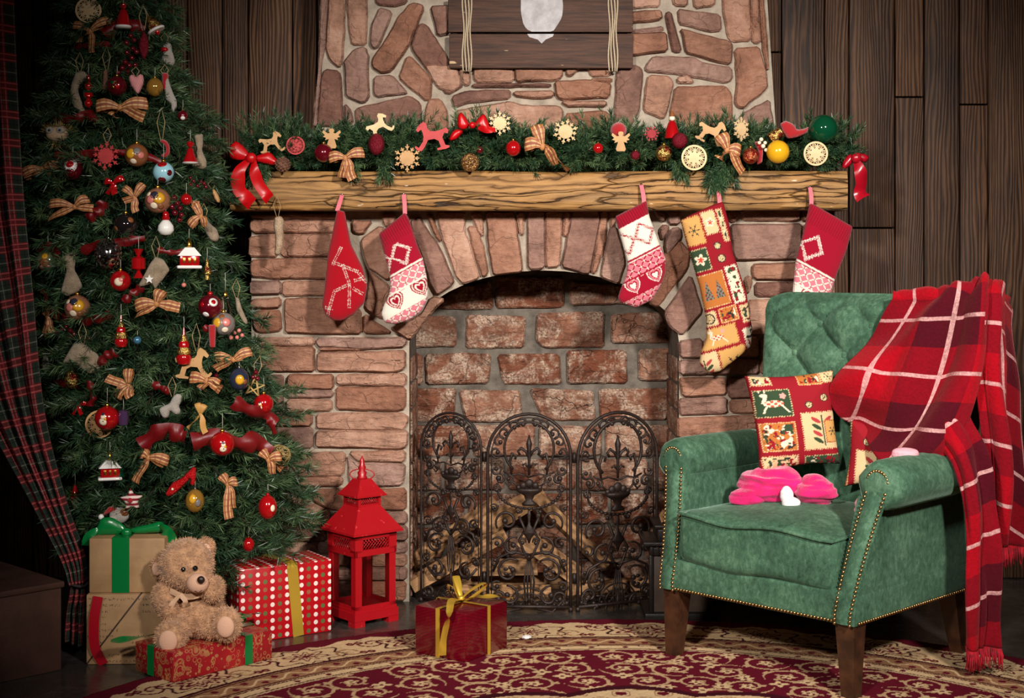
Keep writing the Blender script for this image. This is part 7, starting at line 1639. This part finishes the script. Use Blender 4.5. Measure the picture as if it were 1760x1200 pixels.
m = MB(); fr4(m, .262, .268, h*1.14); fr4(m, .268, .296, h*1.12, h*.86); fr4(m, .296, .322, h*.86, h*.62); fr4(m, .322, .336, h*.62, h*.50); m.build('roof', LR, lant, smooth=False)
m = MB(); fr4(m, .336, .342, h*.5); fr4(m, .360, .365, h*.5)
for sx in (-1, 1):
    for sy in (-1, 1): m.box(c+sx*h*.46-.004, c+sx*h*.46+.004, c+sy*h*.46-.004, c+sy*h*.46+.004, .336, .364)
m.build('vent', LR, lant, smooth=False); lattice(lant, .342, .360, h*.47, c-h*.42, c+h*.42)
m = MB(); fr4(m, .364, .369, h*.68); fr4(m, .369, .392, h*.66, h*.42); fr4(m, .392, .412, h*.42, h*.26); m.build('upper_roof', LR, lant, smooth=False)
MB().lathe([(.012, .410), (.016, .416), (.012, .420), (.014, .430), (.009, .436), (.012, .444), (.008, .452), (.007, .464), (.003, .474), (.001, .478)], 14, Matrix.Translation((c, c, 0))).build('finial', LR, lant)
MB().tube([(c+.030*math.cos(a)*.71*1.2, c-.030*math.cos(a)*.71*1.2, .424+.016*math.sin(a)) for a in [2*PI*i/24 for i in range(24)]], .0016, 6, closed=True).build('ring_handle', LR, lant)
GLS = M('lantern_glass', lin(240, 236, 232), .04, 0, trans=1.0, ior=1.1)
for x0, x1, y0, y1 in ((.028, S-.028, .008, .010), (.008, .010, .028, S-.028), (S-.010, S-.008, .028, S-.028)): MB().box(x0, x1, y0, y1, .058, .200).build('glass_pane', GLS, lant, smooth=False)

# ---------------------------------------------------------------- teddy bear
FUR = M('tan_plush', lin(206, 158, 118), .9, sheen=.3, attr=False, var=(60, lin(156, 116, 86)), bump=(260, .6, .006)); FUR2 = M('plush_fibre', lin(216, 170, 130), .85, sheen=.2, var=(40, lin(186, 140, 104))); PAD = M('peach_plush_pad', lin(214, 168, 140), .95, bump=(300, .4, .003))
bd = 3.735; tk = px2m(bd); bear = thing('teddy_bear', 'tan plush teddy bear sitting on the long red gift', 'teddy bear', P(335, 1098, bd)+Vector((0, 0, .006)))
def B(px, py, dy=0): q = P(px, py, bd)-bear.location; return Vector((q.x, dy, q.z))
E_ = [  # centre, radii (m)
 (B(345, 1052, 0), (42*tk, 38*tk, 46*tk)), (B(322, 970, -.012), (47*tk, 42*tk, 46*tk)), (B(340, 985, -.045), (30*tk, 26*tk, 26*tk)),
 (B(274, 975, .004), (15*tk, 9*tk, 19*tk)), (B(352, 945, .012), (15*tk, 9*tk, 19*tk)),
 (B(288, 1025, -.02), (24*tk, 24*tk, 30*tk)), (B(300, 1040, -.05), (18*tk, 20*tk, 18*tk)), (B(362, 1018, -.02), (20*tk, 20*tk, 18*tk)), (B(373, 1004, -.055), (21*tk, 19*tk, 22*tk)),
 (B(312, 1072, -.05), (26*tk, 34*tk, 26*tk)), (B(308, 1080, -.095), (26*tk, 20*tk, 28*tk)), (B(372, 1070, -.035), (30*tk, 28*tk, 22*tk)), (B(398, 1062, -.065), (25*tk, 22*tk, 29*tk))]
m = MB()
for cc, rr in E_: m.ell(cc, rr, 24, 16)
o = m.build('body', FUR, bear); md = o.modifiers.new('join', 'REMESH'); md.mode = 'VOXEL'; md.voxel_size = .0035; md.use_smooth_shade = True; sm = o.modifiers.new('soft', 'SMOOTH'); sm.iterations = 3
# plush fibres
pts = []; 
for i, (cc, rr) in enumerate(E_):
    n = 2600 if rr[0] > 35*tk else 1300; d = RNG.normal(size=(n, 3)); d /= np.linalg.norm(d, axis=1, keepdims=True); r = np.array(rr); q = np.array(cc)+d*r; nn = d/r; nn /= np.linalg.norm(nn, axis=1, keepdims=True)
    ok = np.ones(n, bool)
    for j, (c2, r2) in enumerate(E_):
        if j != i: ok &= (((q-np.array(c2))/np.array(r2))**2).sum(1) > .97
    for c2, r2 in ((B(352, 987, -.085), 18*tk), (B(308, 1081, -.125), 19*tk), (B(400, 1062, -.098), 18*tk)): ok &= np.linalg.norm(q-np.array(c2), axis=1) > r2
    pts.append(np.concatenate([q[ok], nn[ok]], 1))
pts = np.concatenate(pts); n = len(pts); q = pts[:, :3]; nn = pts[:, 3:]; g = nn*.8+RNG.normal(size=(n, 3))*.38+np.array([0, 0, -.18]); g /= np.linalg.norm(g, axis=1, keepdims=True); ln = RNG.uniform(.006, .011, (n, 1)); sd = np.cross(g, RNG.normal(size=(n, 3))); sd /= np.linalg.norm(sd, axis=1, keepdims=True)
q0 = q-nn*.002; V = np.stack([q0-sd*.0011, q0+sd*.0011, q0+g*ln], 1).reshape(-1, 3); i = np.arange(n)*3; f_ = fast_mesh('fur', V, np.stack([i, i+1, i+2], 1), FUR2, bear); f_['kind'] = 'stuff'
MB().ell(B(352, 990, -.085), (19*tk, 15*tk, 17*tk), 20, 14).build('muzzle', PAD, bear); MB().ell(B(361, 981, -.109), (6.5*tk, 5*tk, 6.5*tk), 14, 10).build('nose', M('dark_brown_nose', lin(44, 26, 20), .35), bear)
MB().tube([B(350, 1000, -.1035), B(356, 1003, -.106), B(362, 999, -.1045)], .0009, 5).build('mouth', M('dark_brown_nose'), bear)
EYE = M('glossy_black_eye', lin(14, 10, 10), .06, coat=1)
for px, py, dy in ((326, 969, -.072), (347, 966, -.078)): MB().ell(B(px, py, dy), 4.6*tk, 12, 8).build('eye', EYE, bear)
MB().ell(B(308, 1081, -.1215), (16*tk, 6*tk, 18*tk), 18, 12).build('foot_pad', PAD, bear); MB().ell(B(400, 1062, -.0945), (15*tk, 6*tk, 18*tk), 18, 12).build('foot_pad', PAD, bear)
for px, py, dy in ((271, 977, -.010), (354, 946, -.002)): MB().ell(B(px, py, dy), (9*tk, 4*tk, 12*tk), 12, 8).build('inner_ear', PAD, bear)
NB_ = M('beige_neck_ribbon', lin(206, 166, 132), .5); m = MB(); m.ribbon(smoothpath([B(300, 1008, -.05), B(325, 1016, -.062), B(348, 1014, -.064), B(366, 1006, -.05)], 14), 10*tk, (0, 0, 1), crown=.05); m.ribbon(smoothpath([B(318, 1014, -.066), B(308, 1026, -.074), B(302, 1040, -.072)], 8), 9*tk, (1, 0, .5)); m.ribbon(smoothpath([B(320, 1012, -.066), B(330, 1022, -.074), B(326, 1028, -.07)], 8), 8*tk, (1, 0, .2)); m.build('neck_ribbon', NB_, bear)

# ---------------------------------------------------------------- tartan curtain and dark crate on the left
def tartan():
    t = NT('green_red_tartan'); uv = t.sep(t.coord('UV')); c = lin(40, 50, 42)
    def line(c, s, f, pos, w, col, k): d = t.math('ABSOLUTE', t.math('SUBTRACT', t.math('FRACT', t.math('MULTIPLY', s, f)), pos)); return t.mix(t.math('MULTIPLY', t.math('LESS_THAN', d, w), k), c, col)
    for s in (uv[0], uv[1]):
        c = line(c, s, 13.0, .5, .17, lin(120, 24, 34), .55); c = line(c, s, 13.0, .40, .025, lin(190, 90, 90), .7); c = line(c, s, 13.0, .60, .025, lin(190, 90, 90), .7); c = line(c, s, 13.0, .02, .02, lin(130, 130, 116), .55); c = line(c, s, 13.0, .16, .012, lin(20, 24, 22), .8); c = line(c, s, 13.0, .84, .012, lin(20, 24, 22), .8)
    t.set(Base_Color=c, Roughness=.85, Specular_IOR_Level=.2); t.bump(t.noise(t.coord('UV'), 700, 2), .2, .002); return t.m
TT = tartan(); cur = thing('tartan_curtain', 'dark green and red tartan curtain gathered at the left edge', 'curtain', P(60, 980, 3.86)); C0 = cur.location
def cloth(name, left, right, nu, nv, amp, folds, seed):
    L = smoothpath([P(*p) for p in left], nv); R_ = smoothpath([P(*p) for p in right], nv); V = []; U = []; acc = 0
    for j in range(nv):
        if j: acc += (L[j].lerp(R_[j], .5)-L[j-1].lerp(R_[j-1], .5)).length
        t = j/(nv-1)
        for i in range(nu):
            s = i/(nu-1); p = L[j].lerp(R_[j], s); w = amp*math.sin(s*folds*2*PI+seed+.8*noise.noise(Vector((s*2, t*3, seed)))); p = p+Vector((0, w, 0)); V.append(p-C0); U.append((s*.62, acc))
    m = MB(); m.grid(V, nu, nv, U); o = m.build(name, TT, cur); md = o.modifiers.new('thickness', 'SOLIDIFY'); md.thickness = .002
cloth('drawn_cloth', [(-240, -320, 3.9), (-230, 0, 3.9), (-190, 300, 3.88), (-110, 550, 3.87), (-30, 720, 3.86), (50, 860, 3.86), (105, 960, 3.86), (121, 1005, 3.86)], [(14, -320, 3.9), (20, 0, 3.9), (34, 300, 3.88), (52, 500, 3.87), (72, 700, 3.86), (108, 850, 3.86), (142, 950, 3.86), (148, 1000, 3.86)], 110, 70, .022, 5, .5)
cloth('hanging_tail', [(121, 1003, 3.86), (112, 1050, 3.86), (108, 1100, 3.86)], [(147, 1003, 3.86), (144, 1050, 3.86), (142, 1112, 3.86)], 30, 12, .012, 3, 1.0)
m = MB(); q = P(134, 1004, 3.86)-C0; m.tube([q+Vector((.024*math.cos(a), .022*math.sin(a), .003*math.sin(a*2))) for a in [2*PI*i/20 for i in range(20)]], .004, 6, closed=True); m.build('tie_cord', M('dark_cord', lin(40, 34, 30), .8), cur)
CR = M('dark_crate_wood', lin(84, 54, 44), .6, bump=(40, .3, .006), var=(9, lin(62, 40, 32)))
q = floor_pt(106, 1152); crate = thing('wooden_crate', 'dark brown wooden crate in the shadow at the lower left', 'crate', (q.x, q.y, 0), (0, 0, math.radians(-135)))
MB().bbox(0, .45, -.36, 0, .0, .212, .004).build('box', CR, crate, auto=40); MB().bbox(-.006, .456, -.366, .006, .212, .228, .004).build('lid', CR, crate, auto=40)
q = floor_pt(905, 1104)
tis = MB(); bm = bmesh.new(); bmesh.ops.create_icosphere(bm, subdivisions=3, radius=1); bm.verts.index_update()
tis.add([Vector((v.co.x*.013, v.co.y*.012, v.co.z*.005+.014))+v.co*.003*noise.noise(v.co*2.2) for v in bm.verts], [[x.index for x in f.verts] for f in bm.faces]); bm.free()
o = tis.build('crumpled_tissue', M('white_tissue', lin(220, 214, 210), .9)); o.location = (q.x, q.y, 0); setkind(o, 'tiny white crumpled tissue lying on the rug border', 'tissue')
